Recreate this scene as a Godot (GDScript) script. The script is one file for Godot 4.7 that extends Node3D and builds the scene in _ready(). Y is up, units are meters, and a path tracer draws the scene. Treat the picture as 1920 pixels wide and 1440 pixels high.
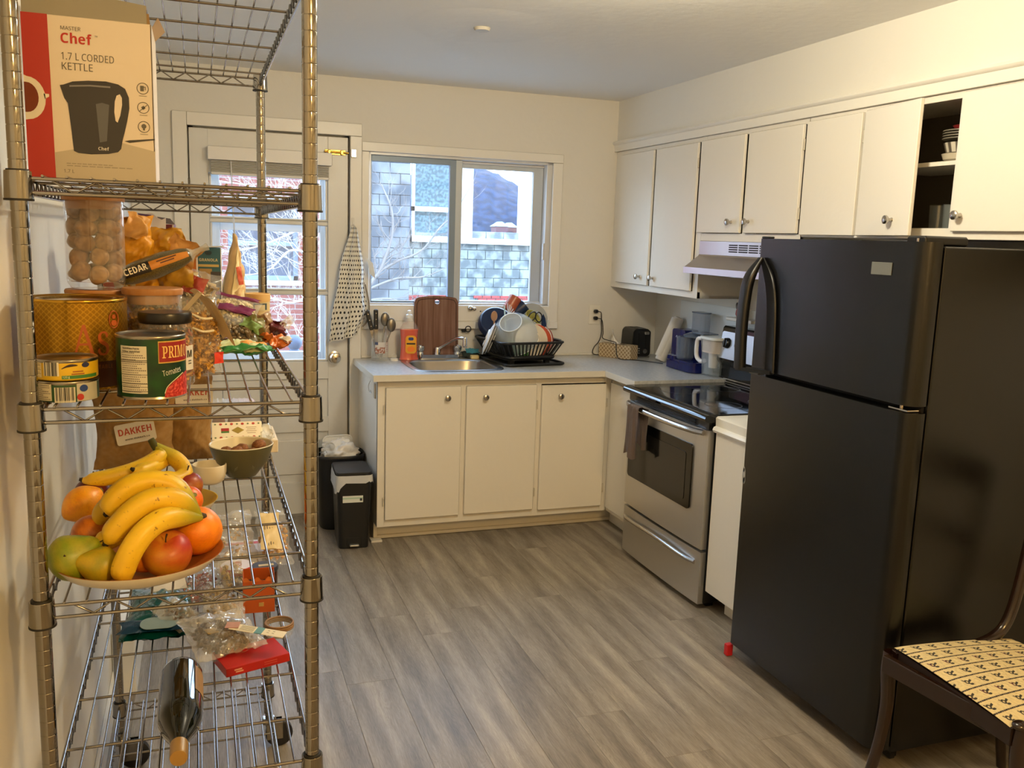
extends Node3D
# A galley kitchen seen past a chrome wire rack. Back wall z = 0, right wall x = 0, floor y = 0, metres.

class Geo:
	# Collects vertices, normals, uvs and clockwise triangles, then makes one mesh.
	var v := PackedVector3Array()
	var n := PackedVector3Array()
	var t := PackedVector2Array()
	var ix := PackedInt32Array()

	func vert(p: Vector3, m: Vector3, uv := Vector2.ZERO) -> int:
		v.append(p); n.append(m); t.append(uv)
		return v.size() - 1

	func tri_ix(a: int, b: int, c: int) -> void:
		ix.append(a); ix.append(c); ix.append(b)

	func tri(a: Vector3, b: Vector3, c: Vector3) -> void:
		var m := (b - a).cross(c - a).normalized()
		tri_ix(vert(a, m, Vector2(a.x, a.y)), vert(b, m, Vector2(b.x, b.y)), vert(c, m, Vector2(c.x, c.y)))

	func quad(a: Vector3, b: Vector3, c: Vector3, d: Vector3, u0 := Vector2.ZERO, u1 := Vector2.ONE) -> Geo:
		# a bottom left, b bottom right, c top right, d top left, seen from the front
		var m := (b - a).cross(d - a).normalized()
		var k := vert(a, m, Vector2(u0.x, u1.y))
		vert(b, m, u1)
		vert(c, m, Vector2(u1.x, u0.y))
		vert(d, m, u0)
		tri_ix(k, k + 1, k + 2); tri_ix(k, k + 2, k + 3)
		return self

	func patch(g: PackedVector3Array, nu: int, nv: int, wu := false, wv := false, u0 := Vector2.ZERO, u1 := Vector2.ONE) -> Geo:
		# a grid of (nu + 1) x (nv + 1) points, normal = du x dv
		var w := nu + 1
		var k := v.size()
		for j in nv + 1:
			for i in w:
				var il := i - 1 if i > 0 else (nu - 1 if wu else 0)
				var ir := i + 1 if i < nu else (1 if wu else nu)
				var jl := j - 1 if j > 0 else (nv - 1 if wv else 0)
				var jr := j + 1 if j < nv else (1 if wv else nv)
				var dv := g[jr * w + i] - g[jl * w + i]
				var du := g[j * w + ir] - g[j * w + il]
				var m := du.cross(dv)
				if m.length_squared() < 1e-16:
					var jj := jr if j == 0 else jl
					m = Vector3.ZERO
					for q in nu:
						m += (g[jj * w + (q + 1)] - g[jj * w + q]).cross(g[jr * w + q] - g[jl * w + q])
				vert(g[j * w + i], m.normalized(), Vector2(lerpf(u0.x, u1.x, float(i) / nu), lerpf(u1.y, u0.y, float(j) / nv)))
		for j in nv:
			for i in nu:
				var a := k + j * w + i
				tri_ix(a, a + 1, a + w + 1); tri_ix(a, a + w + 1, a + w)
		return self

	func grid(nu: int, nv: int, f: Callable, wu := false, wv := false, u0 := Vector2.ZERO, u1 := Vector2.ONE) -> Geo:
		var g := PackedVector3Array()
		for j in nv + 1:
			for i in nu + 1:
				g.append(f.call(float(i) / nu, float(j) / nv))
		return patch(g, nu, nv, wu, wv, u0, u1)

	func lathe(profile: Array, segs := 28, xf := Transform3D.IDENTITY, sx := 1.0, sz := 1.0, crease := 0.7) -> Geo:
		# profile: Vector2(radius, y), upwards along the outside; sharp turns are creased
		var run: Array = [profile[0]]
		for q in range(1, profile.size()):
			run.append(profile[q])
			var last := q == profile.size() - 1
			if last or absf((profile[q] - profile[q - 1]).angle_to(profile[q + 1] - profile[q])) > crease:
				var g := PackedVector3Array()
				for p in run:
					for i in segs + 1:
						var a := TAU * i / segs
						g.append(xf * Vector3(p.x * cos(a) * sx, p.y, -p.x * sin(a) * sz))
				patch(g, segs, run.size() - 1, true)
				run = [profile[q]]
		return self

	func tube(pts: Array, r: Variant, sides := 8, closed := false, caps := true) -> Geo:
		var c := pts.size()
		var tan: Array = []
		for q in c:
			var p0: Vector3 = pts[q - 1] if q > 0 else (pts[c - 1] if closed else pts[0])
			var p1: Vector3 = pts[q + 1] if q < c - 1 else (pts[0] if closed else pts[c - 1])
			tan.append((p1 - p0).normalized())
		var nn: Vector3 = tan[0].cross(Vector3.UP if absf(tan[0].y) < 0.9 else Vector3.RIGHT).normalized()
		var g := PackedVector3Array()
		var total := c + (1 if closed else 0)
		for qq in total:
			var q := qq % c
			var T: Vector3 = tan[q]
			nn = (nn - T * nn.dot(T)).normalized()
			var bb := T.cross(nn)
			var rad: float = r[q] if r is Array else r
			for i in sides + 1:
				var a := TAU * i / sides
				g.append(pts[q] + (nn * cos(a) + bb * sin(a)) * rad)
		patch(g, sides, total - 1, true, closed)
		if caps and not closed:
			var e := (total - 1) * (sides + 1)
			for i in sides:
				tri(pts[0], g[i + 1], g[i]); tri(pts[c - 1], g[e + i], g[e + i + 1])
		return self

	func rod(a: Vector3, b: Vector3, r: float, sides := 8) -> Geo:
		return tube([a, b], r, sides)

	func box(size: Vector3, at := Vector3.ZERO, bev := 0.002, basis := Basis.IDENTITY) -> Geo:
		# a box with softened edges, its centre at «at»
		var h := size / 2
		bev = minf(bev, minf(h.x, minf(h.y, h.z)) * 0.9)
		var id := {}
		for ax in 3:
			for c in 8:
				var s := Vector3(1 if c & 1 else -1, 1 if c & 2 else -1, 1 if c & 4 else -1)
				var p := Vector3(s.x * (h.x - bev), s.y * (h.y - bev), s.z * (h.z - bev))
				p[ax] = s[ax] * h[ax]
				var m := Vector3.ZERO
				m[ax] = s[ax]
				var o := [Vector2(p.z * -s.x, -p.y), Vector2(p.x, p.z * s.y), Vector2(p.x * s.z, -p.y)][ax] as Vector2
				id[ax * 8 + c] = vert(at + basis * p, basis * m, o)
		for ax in 3:
			var b := (ax + 1) % 3
			var d := (ax + 2) % 3
			for s in 2:
				var f := [s << ax, (s << ax) | (1 << b), (s << ax) | (1 << b) | (1 << d), (s << ax) | (1 << d)]
				_out(id[ax * 8 + f[0]], id[ax * 8 + f[1]], id[ax * 8 + f[2]], id[ax * 8 + f[3]])
				if bev > 0.0:
					for s2 in 2:   # the edge between the faces ax,s and b,s2
						var c0 := (s << ax) | (s2 << b)
						var c1 := c0 | (1 << d)
						_out(id[ax * 8 + c0], id[ax * 8 + c1], id[b * 8 + c1], id[b * 8 + c0])
		if bev > 0.0:
			for c in 8:
				_out3(id[c], id[8 + c], id[16 + c])
		return self

	func _out(a: int, b: int, c: int, d: int) -> void:
		_out3(a, b, c); _out3(a, c, d)

	func _out3(a: int, b: int, c: int) -> void:
		if (v[b] - v[a]).cross(v[c] - v[a]).dot(n[a] + n[b] + n[c]) > 0.0:
			tri_ix(a, b, c)
		else:
			tri_ix(a, c, b)

	func bar(lo: Vector3, hi: Vector3, bev := 0.002) -> Geo:
		return box((hi - lo).abs(), (lo + hi) / 2, bev)

	func prism(poly: PackedVector2Array, z0: float, z1: float, xf := Transform3D.IDENTITY, smooth := 0.6) -> Geo:
		# a polygon in x, y drawn out along z
		if Geometry2D.is_polygon_clockwise(poly):
			poly.reverse()
		var c := poly.size()
		var bs := xf.basis.orthonormalized()
		for q in c:
			var a := poly[q]
			var b := poly[(q + 1) % c]
			var e := (b - a).normalized()
			var ep := (a - poly[(q + c - 1) % c]).normalized()
			var en := (poly[(q + 2) % c] - b).normalized()
			var m := Vector2(e.y, -e.x)
			var ma := (m + Vector2(ep.y, -ep.x)).normalized() if absf(ep.angle_to(e)) < smooth else m
			var mb := (m + Vector2(en.y, -en.x)).normalized() if absf(e.angle_to(en)) < smooth else m
			var k := vert(xf * Vector3(a.x, a.y, z0), bs * Vector3(ma.x, ma.y, 0), a)
			vert(xf * Vector3(b.x, b.y, z0), bs * Vector3(mb.x, mb.y, 0), b)
			vert(xf * Vector3(b.x, b.y, z1), bs * Vector3(mb.x, mb.y, 0), b)
			vert(xf * Vector3(a.x, a.y, z1), bs * Vector3(ma.x, ma.y, 0), a)
			_out(k, k + 1, k + 2, k + 3)
		var tr := Geometry2D.triangulate_polygon(poly)
		for s in 2:
			var k := v.size()
			for p in poly:
				vert(xf * Vector3(p.x, p.y, z1 if s else z0), bs * Vector3(0, 0, 1 if s else -1), p)
			for q in range(0, tr.size(), 3):
				_out3(k + tr[q], k + tr[q + 1], k + tr[q + 2])
		return self

	func ball(c: Vector3, r: Vector3, nu := 16, nv := 10, noise: FastNoiseLite = null, amp := 0.0, basis := Basis.IDENTITY) -> Geo:
		return grid(nu, nv, func(u, w):
			var a: float = TAU * u
			var b: float = PI * (w - 0.5)
			var d := Vector3(cos(a) * cos(b), sin(b), -sin(a) * cos(b))
			var k := 1.0 + (amp * noise.get_noise_3dv(d * 100.0 + c * 900.0) if noise else 0.0)
			return c + basis * (d * r * k), true)

	func add(o: Geo, xf := Transform3D.IDENTITY) -> Geo:
		var k := v.size()
		var nb := xf.basis.inverse().transposed()
		for q in o.v.size():
			vert(xf * o.v[q], (nb * o.n[q]).normalized(), o.t[q])
		for q in o.ix:
			ix.append(q + k)
		return self

	func mesh() -> ArrayMesh:
		var a := []
		a.resize(Mesh.ARRAY_MAX)
		a[Mesh.ARRAY_VERTEX] = v
		a[Mesh.ARRAY_NORMAL] = n
		a[Mesh.ARRAY_TEX_UV] = t
		a[Mesh.ARRAY_INDEX] = ix
		var m := ArrayMesh.new()
		m.add_surface_from_arrays(Mesh.PRIMITIVE_TRIANGLES, a)
		return m

var rng := RandomNumberGenerator.new()
var used := {}
var mats := {}
var lump := FastNoiseLite.new()

func numbered(called: String) -> String:
	used[called] = used.get(called, -1) + 1
	return called if used[called] == 0 else "%s_%03d" % [called, used[called]]

func thing(called: String, label: String, category: String, at := Vector3.ZERO, group := "", turn := 0.0) -> Node3D:
	var o := Node3D.new()
	o.name = numbered(called)
	add_child(o)
	o.position = at
	o.rotation.y = turn
	return tag(o, label, category, group)

func tag(o: Node3D, label: String, category: String, group := "") -> Node3D:
	o.set_meta("label", label)
	o.set_meta("category", category)
	if group:
		o.set_meta("group", group)
	return o

func part(parent: Node3D, called: String, shape: Variant, m: Material, at := Transform3D.IDENTITY, label := "") -> MeshInstance3D:
	var o := MeshInstance3D.new()
	o.mesh = shape.mesh() if shape is Geo else shape
	o.material_override = m
	o.transform = at
	if parent == self:
		o.name = numbered(called)
		add_child(o)
	else:
		var c := 0
		o.name = called
		while parent.has_node(NodePath(o.name)):
			c += 1
			o.name = "%s_%03d" % [called, c]
		parent.add_child(o)
	if label:
		o.set_meta("label", label)
	return o

func wpart(parent: Node3D, called: String, shape: Variant, m: Material, label := "") -> MeshInstance3D:
	# a part whose shape is given in world coordinates, for things that are not turned
	var off := parent.position
	if parent.get_parent() != self:
		off = (parent.get_parent() as Node3D).position + parent.position
	return part(parent, called, shape, m, Transform3D(Basis.IDENTITY, -off), label)

func sub(parent: Node3D, called: String, at: Vector3, label := "") -> Node3D:
	# a part that has pieces of its own; «at» in world coordinates
	var o := Node3D.new()
	o.name = called
	parent.add_child(o, true)
	o.position = at - parent.position
	if label:
		o.set_meta("label", label)
	return o

func struct(called: String, shape: Variant, m: Material, label := "", cat := "") -> MeshInstance3D:
	var o := part(self, called, shape, m)
	o.set_meta("kind", "structure")
	if label:
		tag(o, label, cat)
	return o

func stuff(o: Node3D) -> Node3D:
	o.set_meta("kind", "stuff")
	return o

func mat(key: String, c: Color, rough := 0.5, metal := 0.0, more := {}) -> StandardMaterial3D:
	if mats.has(key):
		return mats[key]
	var m := StandardMaterial3D.new()
	m.resource_name = key
	m.albedo_color = c
	m.roughness = rough
	m.metallic = metal
	for k in more:
		m.set(k, more[k])
	mats[key] = m
	return m

func hexmat(hex: String, rough := 0.5, metal := 0.0, more := {}) -> StandardMaterial3D:
	return mat("%s_%s_%s" % [hex, rough, metal] + ("" if more.is_empty() else str(more.hash())), Color(hex), rough, metal, more)

func clear_mat(key: String, c: Color, alpha: float, rough := 0.05) -> StandardMaterial3D:
	return mat(key, Color(c, alpha), rough, 0.0, {"transparency": BaseMaterial3D.TRANSPARENCY_ALPHA, "cull_mode": BaseMaterial3D.CULL_DISABLED})

func noise_tex(seed_: int, freq: float, size := 256, octaves := 4, normal := false, strength := 4.0) -> NoiseTexture2D:
	var f := FastNoiseLite.new()
	f.seed = seed_
	f.frequency = freq
	f.fractal_octaves = octaves
	var x := NoiseTexture2D.new()
	x.width = size
	x.height = size
	x.seamless = true
	x.noise = f
	x.as_normal_map = normal
	x.bump_strength = strength
	return x

func image_tex(w: int, h: int, f: Callable) -> ImageTexture:
	var im := Image.create_empty(w, h, false, Image.FORMAT_RGB8)
	for y in h:
		for x in w:
			im.set_pixel(x, y, f.call(float(x) / w, float(y) / h))
	return ImageTexture.create_from_image(im)

func place(at: Vector3, yaw := 0.0, pitch := 0.0, roll := 0.0) -> Transform3D:
	return Transform3D(Basis.from_euler(Vector3(pitch, yaw, roll)), at)

func ngon(r: float, c := 24, sx := 1.0, sy := 1.0, power := 2.0) -> PackedVector2Array:
	var p := PackedVector2Array()
	for i in c:
		var a := TAU * i / c
		p.append(Vector2(signf(cos(a)) * pow(absf(cos(a)), 2.0 / power) * r * sx, signf(sin(a)) * pow(absf(sin(a)), 2.0 / power) * r * sy))
	return p

func rrect(w: float, h: float, r: float, steps := 5) -> PackedVector2Array:
	var p := PackedVector2Array()
	for q in 4:
		var c := Vector2((w / 2 - r) * (1 if q in [0, 3] else -1), (h / 2 - r) * (1 if q < 2 else -1))
		for i in steps + 1:
			p.append(c + Vector2(r, 0).rotated(PI / 2 * (q + float(i) / steps)))
	return p

func lettering(parent: Node3D, words: String, tall: float, at: Transform3D, m: Material, bend := 0.0, face := "Droid Sans", bold := false, wide := 0.0, arch := 0.0) -> MeshInstance3D:
	# real letters lying on a surface, middle of the word at «at»; bend wraps them round a cylinder of that radius (axis y)
	var tm := TextMesh.new()
	var f := SystemFont.new()
	f.font_names = PackedStringArray([face])
	f.font_weight = 700 if bold else 400
	tm.font = f
	tm.font_size = 48
	tm.pixel_size = 0.01
	tm.depth = 0.0
	tm.curve_step = 2.0
	tm.text = words
	var a := tm.surface_get_arrays(0) if tm.get_surface_count() else []
	var p: PackedVector3Array = a[Mesh.ARRAY_VERTEX]
	var box := AABB(p[0], Vector3.ZERO)
	for q in p:
		box = box.expand(q)
	var s := tall / box.size.y
	var sx := wide / box.size.x if wide > 0.0 else s
	var nn: PackedVector3Array = a[Mesh.ARRAY_NORMAL]
	for q in p.size():
		var x := (p[q].x - box.get_center().x) * sx
		var y := (p[q].y - box.get_center().y) * s + arch * x * x
		if bend > 0.0:
			p[q] = Vector3(sin(x / bend) * (bend + 0.0004), y, cos(x / bend) * (bend + 0.0004) - bend)
			nn[q] = Vector3(sin(x / bend), 0, cos(x / bend))
		else:
			p[q] = Vector3(x, y, 0.0004)
			nn[q] = Vector3(0, 0, 1)
	a[Mesh.ARRAY_VERTEX] = p
	a[Mesh.ARRAY_NORMAL] = nn
	a[Mesh.ARRAY_TANGENT] = null
	var am := ArrayMesh.new()
	am.add_surface_from_arrays(Mesh.PRIMITIVE_TRIANGLES, a)
	return part(parent, "lettering", am, m, at)

func wrap_patch(r: float, a0: float, a1: float, y0: float, y1: float, lift := 0.0005) -> Geo:
	# a label on a can of radius r; angle 0 faces +z, growing towards +x
	return Geo.new().grid(maxi(4, int(absf(a1 - a0) * 14)), 1, func(u, w):
		var a := lerpf(a0, a1, u)
		return Vector3(sin(a) * (r + lift), lerpf(y0, y1, w), cos(a) * (r + lift)))

func pouch(w: float, h: float, thick: float, seed_: int, crumple := 0.012, fill := 0.5, nu := 20, nv := 24, top := 1.0) -> Geo:
	# a filled bag standing on its bottom edge: two sheets joined round the rim, fullest at height fill; top = width of the mouth
	var f := FastNoiseLite.new()
	f.seed = seed_
	f.frequency = 0.9
	f.fractal_octaves = 3
	var g := Geo.new()
	for side in [1.0, -1.0]:
		g.grid(nu, nv, func(u, q):
			var e := pow(sin(PI * clampf(u, 0, 1)), 0.55)
			var k: float = q / fill * 0.5 if q < fill else 0.5 + (q - fill) / (1 - fill) * 0.5
			var d: float = thick / 2 * e * pow(maxf(sin(PI * k), 0.0), 0.7)
			var ww := w * lerpf(1.0, top, smoothstep(fill, 1.0, q)) * (1 - 0.12 * sin(PI * k))
			var x: float = (u - 0.5) * ww * side
			var c := f.get_noise_3d(x * 30, q * h * 30, side * 3) * crumple
			var c2 := f.get_noise_3d(x * 25 + 50, q * h * 25, 9) * crumple
			return Vector3(x + c2 * 0.6, q * h + c2 * 0.5 * (q if q < 0.9 else q), side * d + c * (0.35 + e * 0.9)))
	return g

func scatter(parent: Node3D, called: String, m: Mesh, mt: Material, count: int, spot: Callable) -> MultiMeshInstance3D:
	var mm := MultiMesh.new()
	mm.transform_format = MultiMesh.TRANSFORM_3D
	mm.mesh = m
	mm.instance_count = count
	for i in count:
		mm.set_instance_transform(i, spot.call(i))
	var o := MultiMeshInstance3D.new()
	o.multimesh = mm
	o.material_override = mt
	o.name = called
	parent.add_child(o, true)
	o.set_meta("kind", "stuff")
	return o

func any_turn() -> Basis:
	return Basis.from_euler(Vector3(rng.randf() * TAU, rng.randf() * TAU, rng.randf() * TAU))

func bezier(p: Array, c := 12) -> Array:
	# a smooth line through the given points
	var cv := Curve3D.new()
	for i in p.size():
		var a: Vector3 = p[maxi(i - 1, 0)]
		var b: Vector3 = p[mini(i + 1, p.size() - 1)]
		cv.add_point(p[i], -(b - a) / 6.0, (b - a) / 6.0)
	var out := []
	for i in (p.size() - 1) * c + 1:
		out.append(cv.samplef(float(i) / c))
	return out

func _ready() -> void:
	rng.seed = 7
	lump.seed = 5
	lump.frequency = 0.02
	set_view()
	set_light()
	room()
	outside()
	back_door()
	window()
	kitchen()
	counter_things()
	fridge_and_chair()
	bins()
	rack()
	kettle_shelf()
	can_shelf()
	fruit_shelf()
	snack_shelf()

func set_view() -> void:
	var cam := Camera3D.new()
	cam.name = "camera"
	add_child(cam)
	# measured from the photograph: 59.7 degrees wide, 9.3 down, 19.5 to the right, tipped 1.9
	var right := Vector3(0.94384447, 0.03259952, 0.32877786)
	var up := Vector3(0.02286294, 0.98629024, -0.16342842)
	var back := -Vector3(0.32959809, -0.16176783, -0.93015927)
	cam.transform = Transform3D(Basis(right, up, back).orthonormalized(), Vector3(-2.7936, 1.6481, 5.1407))
	cam.fov = rad_to_deg(2.0 * atan(720.0 / 1672.1))
	cam.near = 0.05
	cam.far = 500.0
	cam.current = true

func set_light() -> void:
	var e := Environment.new()
	e.tonemap_mode = Environment.TONE_MAPPER_LINEAR
	e.tonemap_exposure = 1.0
	e.background_mode = Environment.BG_SKY
	e.background_energy_multiplier = 1.0
	var sm := ProceduralSkyMaterial.new()
	sm.sky_top_color = Color(0.72, 0.85, 1.0)
	sm.sky_horizon_color = Color(0.86, 0.94, 1.0)
	sm.ground_bottom_color = Color(0.5, 0.52, 0.55)
	sm.ground_horizon_color = Color(0.7, 0.74, 0.78)
	sm.sky_energy_multiplier = 2.9
	sm.ground_energy_multiplier = 1.0
	e.sky = Sky.new()
	e.sky.sky_material = sm
	e.sdfgi_enabled = true
	e.ssao_enabled = true
	e.ssil_enabled = true
	var w := WorldEnvironment.new()
	w.name = "surroundings"
	w.environment = e
	add_child(w)
	# two warm ceiling fittings: one just above the frame, one over the dining end behind the camera
	ceiling_lamp(Vector3(-1.55, 2.492, 2.84), 1.55, Color(1.0, 0.95, 0.83), "round frosted ceiling light over the middle of the kitchen")
	ceiling_lamp(Vector3(-1.75, 2.492, 5.7), 3.1, Color(1.0, 0.81, 0.51), "round frosted ceiling light over the dining end of the room")

func ceiling_lamp(at: Vector3, power: float, tint: Color, label: String) -> void:
	var t := thing("ceiling_light", label, "ceiling light", at)
	part(t, "base", Geo.new().lathe([Vector2(0, -0.035), Vector2(0.07, -0.035), Vector2(0.075, -0.028), Vector2(0.075, 0), Vector2(0, 0)]), hexmat("e8e4da", 0.4))
	var g := Geo.new().lathe([Vector2(0, -0.15), Vector2(0.05, -0.147), Vector2(0.1, -0.133), Vector2(0.14, -0.108), Vector2(0.155, -0.08), Vector2(0.15, -0.055), Vector2(0.1, -0.04), Vector2(0.0, -0.036)])
	part(t, "shade", g, mat("lit_lamp_glass_%s" % tint.to_html(), Color(1.0, 0.9, 0.72), 0.4, 0.0, {"emission_enabled": true, "emission": tint, "emission_energy_multiplier": 3.0}))
	var l := OmniLight3D.new()
	l.name = "lamp_light"
	t.add_child(l)
	l.position.y = -0.105
	l.light_color = tint
	l.light_energy = power
	l.light_size = 0.1
	l.omni_range = 12.0
	l.omni_attenuation = 2.0
	l.shadow_enabled = true

func paint(key: String, c: Color, rough := 0.55) -> StandardMaterial3D:
	return mat(key, c, rough, 0.0, {"normal_enabled": true, "normal_texture": wall_bump(), "normal_scale": 0.12, "uv1_triplanar": true, "uv1_world_triplanar": true, "uv1_scale": Vector3(1.7, 1.7, 1.7)})

var _bump: NoiseTexture2D
func wall_bump() -> NoiseTexture2D:
	if _bump == null:
		_bump = noise_tex(3, 0.03, 256, 4, true, 3.0)
	return _bump

func csg_wall(called: String, lo: Vector3, hi: Vector3, holes: Array, m: Material) -> void:
	var c := CSGCombiner3D.new()
	c.name = called
	add_child(c)
	c.material_override = m
	var b := CSGBox3D.new()
	b.name = "body"
	b.size = hi - lo
	b.position = (hi + lo) / 2
	c.add_child(b)
	for h in holes:
		var k := CSGBox3D.new()
		k.name = "opening"
		k.operation = CSGShape3D.OPERATION_SUBTRACTION
		k.size = h[1] - h[0]
		k.position = (h[0] + h[1]) / 2
		c.add_child(k, true)
	c.set_meta("kind", "structure")

func plank_image(s: int) -> ImageTexture:
	var f := FastNoiseLite.new()
	f.seed = s
	f.frequency = 1.0
	f.fractal_octaves = 4
	var f2 := FastNoiseLite.new()
	f2.seed = s + 40
	f2.frequency = 1.0
	f2.fractal_octaves = 2
	var tone := [0.0, 0.05, -0.05, 0.02, -0.02, 0.08][s % 6] as float
	return image_tex(96, 640, func(u, w):
		var warp: float = f2.get_noise_2d(u * 2.0, w * 3.5)
		var big: float = f.get_noise_2d(u * 2.2 + 20, w * 1.6)             # broad pale and dark drifts
		var streak: float = f.get_noise_2d(u * 44.0 + warp * 2.0, w * 9.0) # grain
		var fine: float = f2.get_noise_2d(u * 80.0, w * 22.0)
		var ring: float = sin((u * 7.0 + warp * 9.0 + pow(absf(u - 0.5) * 2, 2.0) * 5.0 - w * 3.0) * 9.0) * 0.5
		var arch: float = clampf(f2.get_noise_2d(u * 1.5 + 9, w * 2.4 + 3) * 2.2, 0, 1)
		var k: float = clampf(0.47 + tone + big * 0.36 + streak * 0.12 + fine * 0.13 + ring * arch * 0.09, 0, 1)
		var dark := Color(0.33, 0.30, 0.265)
		var pale := Color(0.76, 0.72, 0.655)
		return dark.lerp(pale, k))

func room() -> void:
	var wall := paint("wall_paint", Color(0.87, 0.86, 0.83), 0.6)
	var trim := paint("trim_paint", Color(0.90, 0.89, 0.86), 0.35)
	csg_wall("wall_back", Vector3(-3.26, -0.1, -0.16), Vector3(0.15, 2.6, 0), [[Vector3(-2.83, -0.2, -1), Vector3(-1.975, 2.18, 1)], [Vector3(-1.875, 1.235, -1), Vector3(-0.75, 2.11, 1)]], wall)
	struct("wall_right", Geo.new().bar(Vector3(0, -0.1, 0), Vector3(0.15, 2.6, 7.6), 0), wall)
	struct("wall_left", Geo.new().bar(Vector3(-3.26, -0.1, 0), Vector3(-3.11, 2.6, 7.6), 0), wall)
	struct("wall_rear", Geo.new().bar(Vector3(-3.26, -0.1, 7.6), Vector3(0.15, 2.6, 7.75), 0), wall)
	struct("ceiling", Geo.new().bar(Vector3(-3.26, 2.492, -0.16), Vector3(0.15, 2.65, 7.75), 0), paint("ceiling_paint", Color(0.92, 0.915, 0.90), 0.7))
	# the old round patch on the ceiling, with a stub of cable plate
	struct("ceiling_patch", Geo.new().lathe([Vector2(0, 0), Vector2(0.03, -0.006), Vector2(0.22, -0.004), Vector2(0.3, 0.0)], 40, place(Vector3(-1.68, 2.4915, 1.49))), paint("ceiling_paint", Color.WHITE))
	struct("ceiling_plate", Geo.new().lathe([Vector2(0, -0.012), Vector2(0.03, -0.012), Vector2(0.036, 0.0)], 20, place(Vector3(-1.68, 2.4865, 1.49))), hexmat("c9c4b8", 0.5))
	# soffit over the wall cabinets and its moulding
	struct("trim_soffit", Geo.new().bar(Vector3(-0.336, 2.25, 0.0), Vector3(0, 2.492, 7.6), 0), wall)
	var crown := PackedVector2Array([Vector2(-0.32, 2.19), Vector2(-0.352, 2.19), Vector2(-0.354, 2.228), Vector2(-0.362, 2.23), Vector2(-0.368, 2.24), Vector2(-0.362, 2.25), Vector2(-0.32, 2.25)])
	struct("trim_crown", Geo.new().prism(crown, 0.0, 4.6, Transform3D.IDENTITY, 0.9), trim)
	struct("trim_backsplash", Geo.new().bar(Vector3(-0.006, 0.93, 0.32), Vector3(0.0, 1.307, 2.2), 0.001), paint("panel_paint", Color(0.87, 0.885, 0.88), 0.3))
	struct("baseboard_left", Geo.new().bar(Vector3(-3.11, 0, 0.0), Vector3(-3.032, 0.24, 1.93), 0.006).bar(Vector3(-3.11, 0, 1.93), Vector3(-3.096, 0.1, 7.6), 0.003), trim)
	struct("baseboard_back", Geo.new().bar(Vector3(-3.11, 0, 0), Vector3(-2.905, 0.12, 0.014), 0.003), trim)
	# floor: planks, each its own piece, over a dark bed
	var fl := Node3D.new()
	fl.name = "floor"
	add_child(fl)
	fl.set_meta("kind", "structure")
	part(fl, "bed", Geo.new().bar(Vector3(-3.26, -0.1, -0.16), Vector3(0.15, -0.008, 7.75), 0), hexmat("2a2724", 0.9))
	var looks := []
	var bump := noise_tex(8, 0.02, 256, 4, true, 4.0)
	for s in 6:
		looks.append(mat("plank_%d" % s, Color.WHITE, 0.42, 0.0, {"albedo_texture": plank_image(s), "normal_enabled": true, "normal_texture": bump, "normal_scale": 0.12, "metallic_specular": 0.45}))
	var ends := {0: 2.06, 1: 1.51, 2: 1.73, 3: 1.50, 4: 1.17, 5: 1.477, 6: 0.845, 7: 1.475, 8: 1.87}
	var wide := 0.182
	var long := 1.333
	var board := Geo.new().box(Vector3(wide - 0.0006, 0.008, long - 0.0006), Vector3.ZERO, 0.0006)
	for q in board.v.size():
		var uv := Vector2(board.v[q].x / wide + 0.5, board.v[q].z / long + 0.5)
		board.t[q] = uv
	var bm := board.mesh()
	var prev := -1
	for row in range(-5, 14):
		var z0: float = ends[row] if ends.has(row) else fmod(absf(row * 0.61), long)
		z0 -= long * 2
		while z0 < 7.6:
			if z0 > -long:
				var pick := rng.randi_range(0, 5)
				if pick == prev:
					pick = (pick + 1) % 6
				prev = pick
				var zc := z0 + long / 2
				if zc > long / 2:
					part(fl, "plank", bm, looks[pick], place(Vector3(-2.31 + wide * (row + 0.5), -0.004, zc), PI if rng.randf() < 0.5 else 0.0))
				elif z0 + long > 0.05:   # cut to fit against the back wall
					var left := z0 + long
					part(fl, "plank", bm, looks[pick], Transform3D(Basis.IDENTITY.scaled(Vector3(1, 1, left / long)), Vector3(-2.31 + wide * (row + 0.5), -0.004, left / 2)))
			z0 += long

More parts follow.
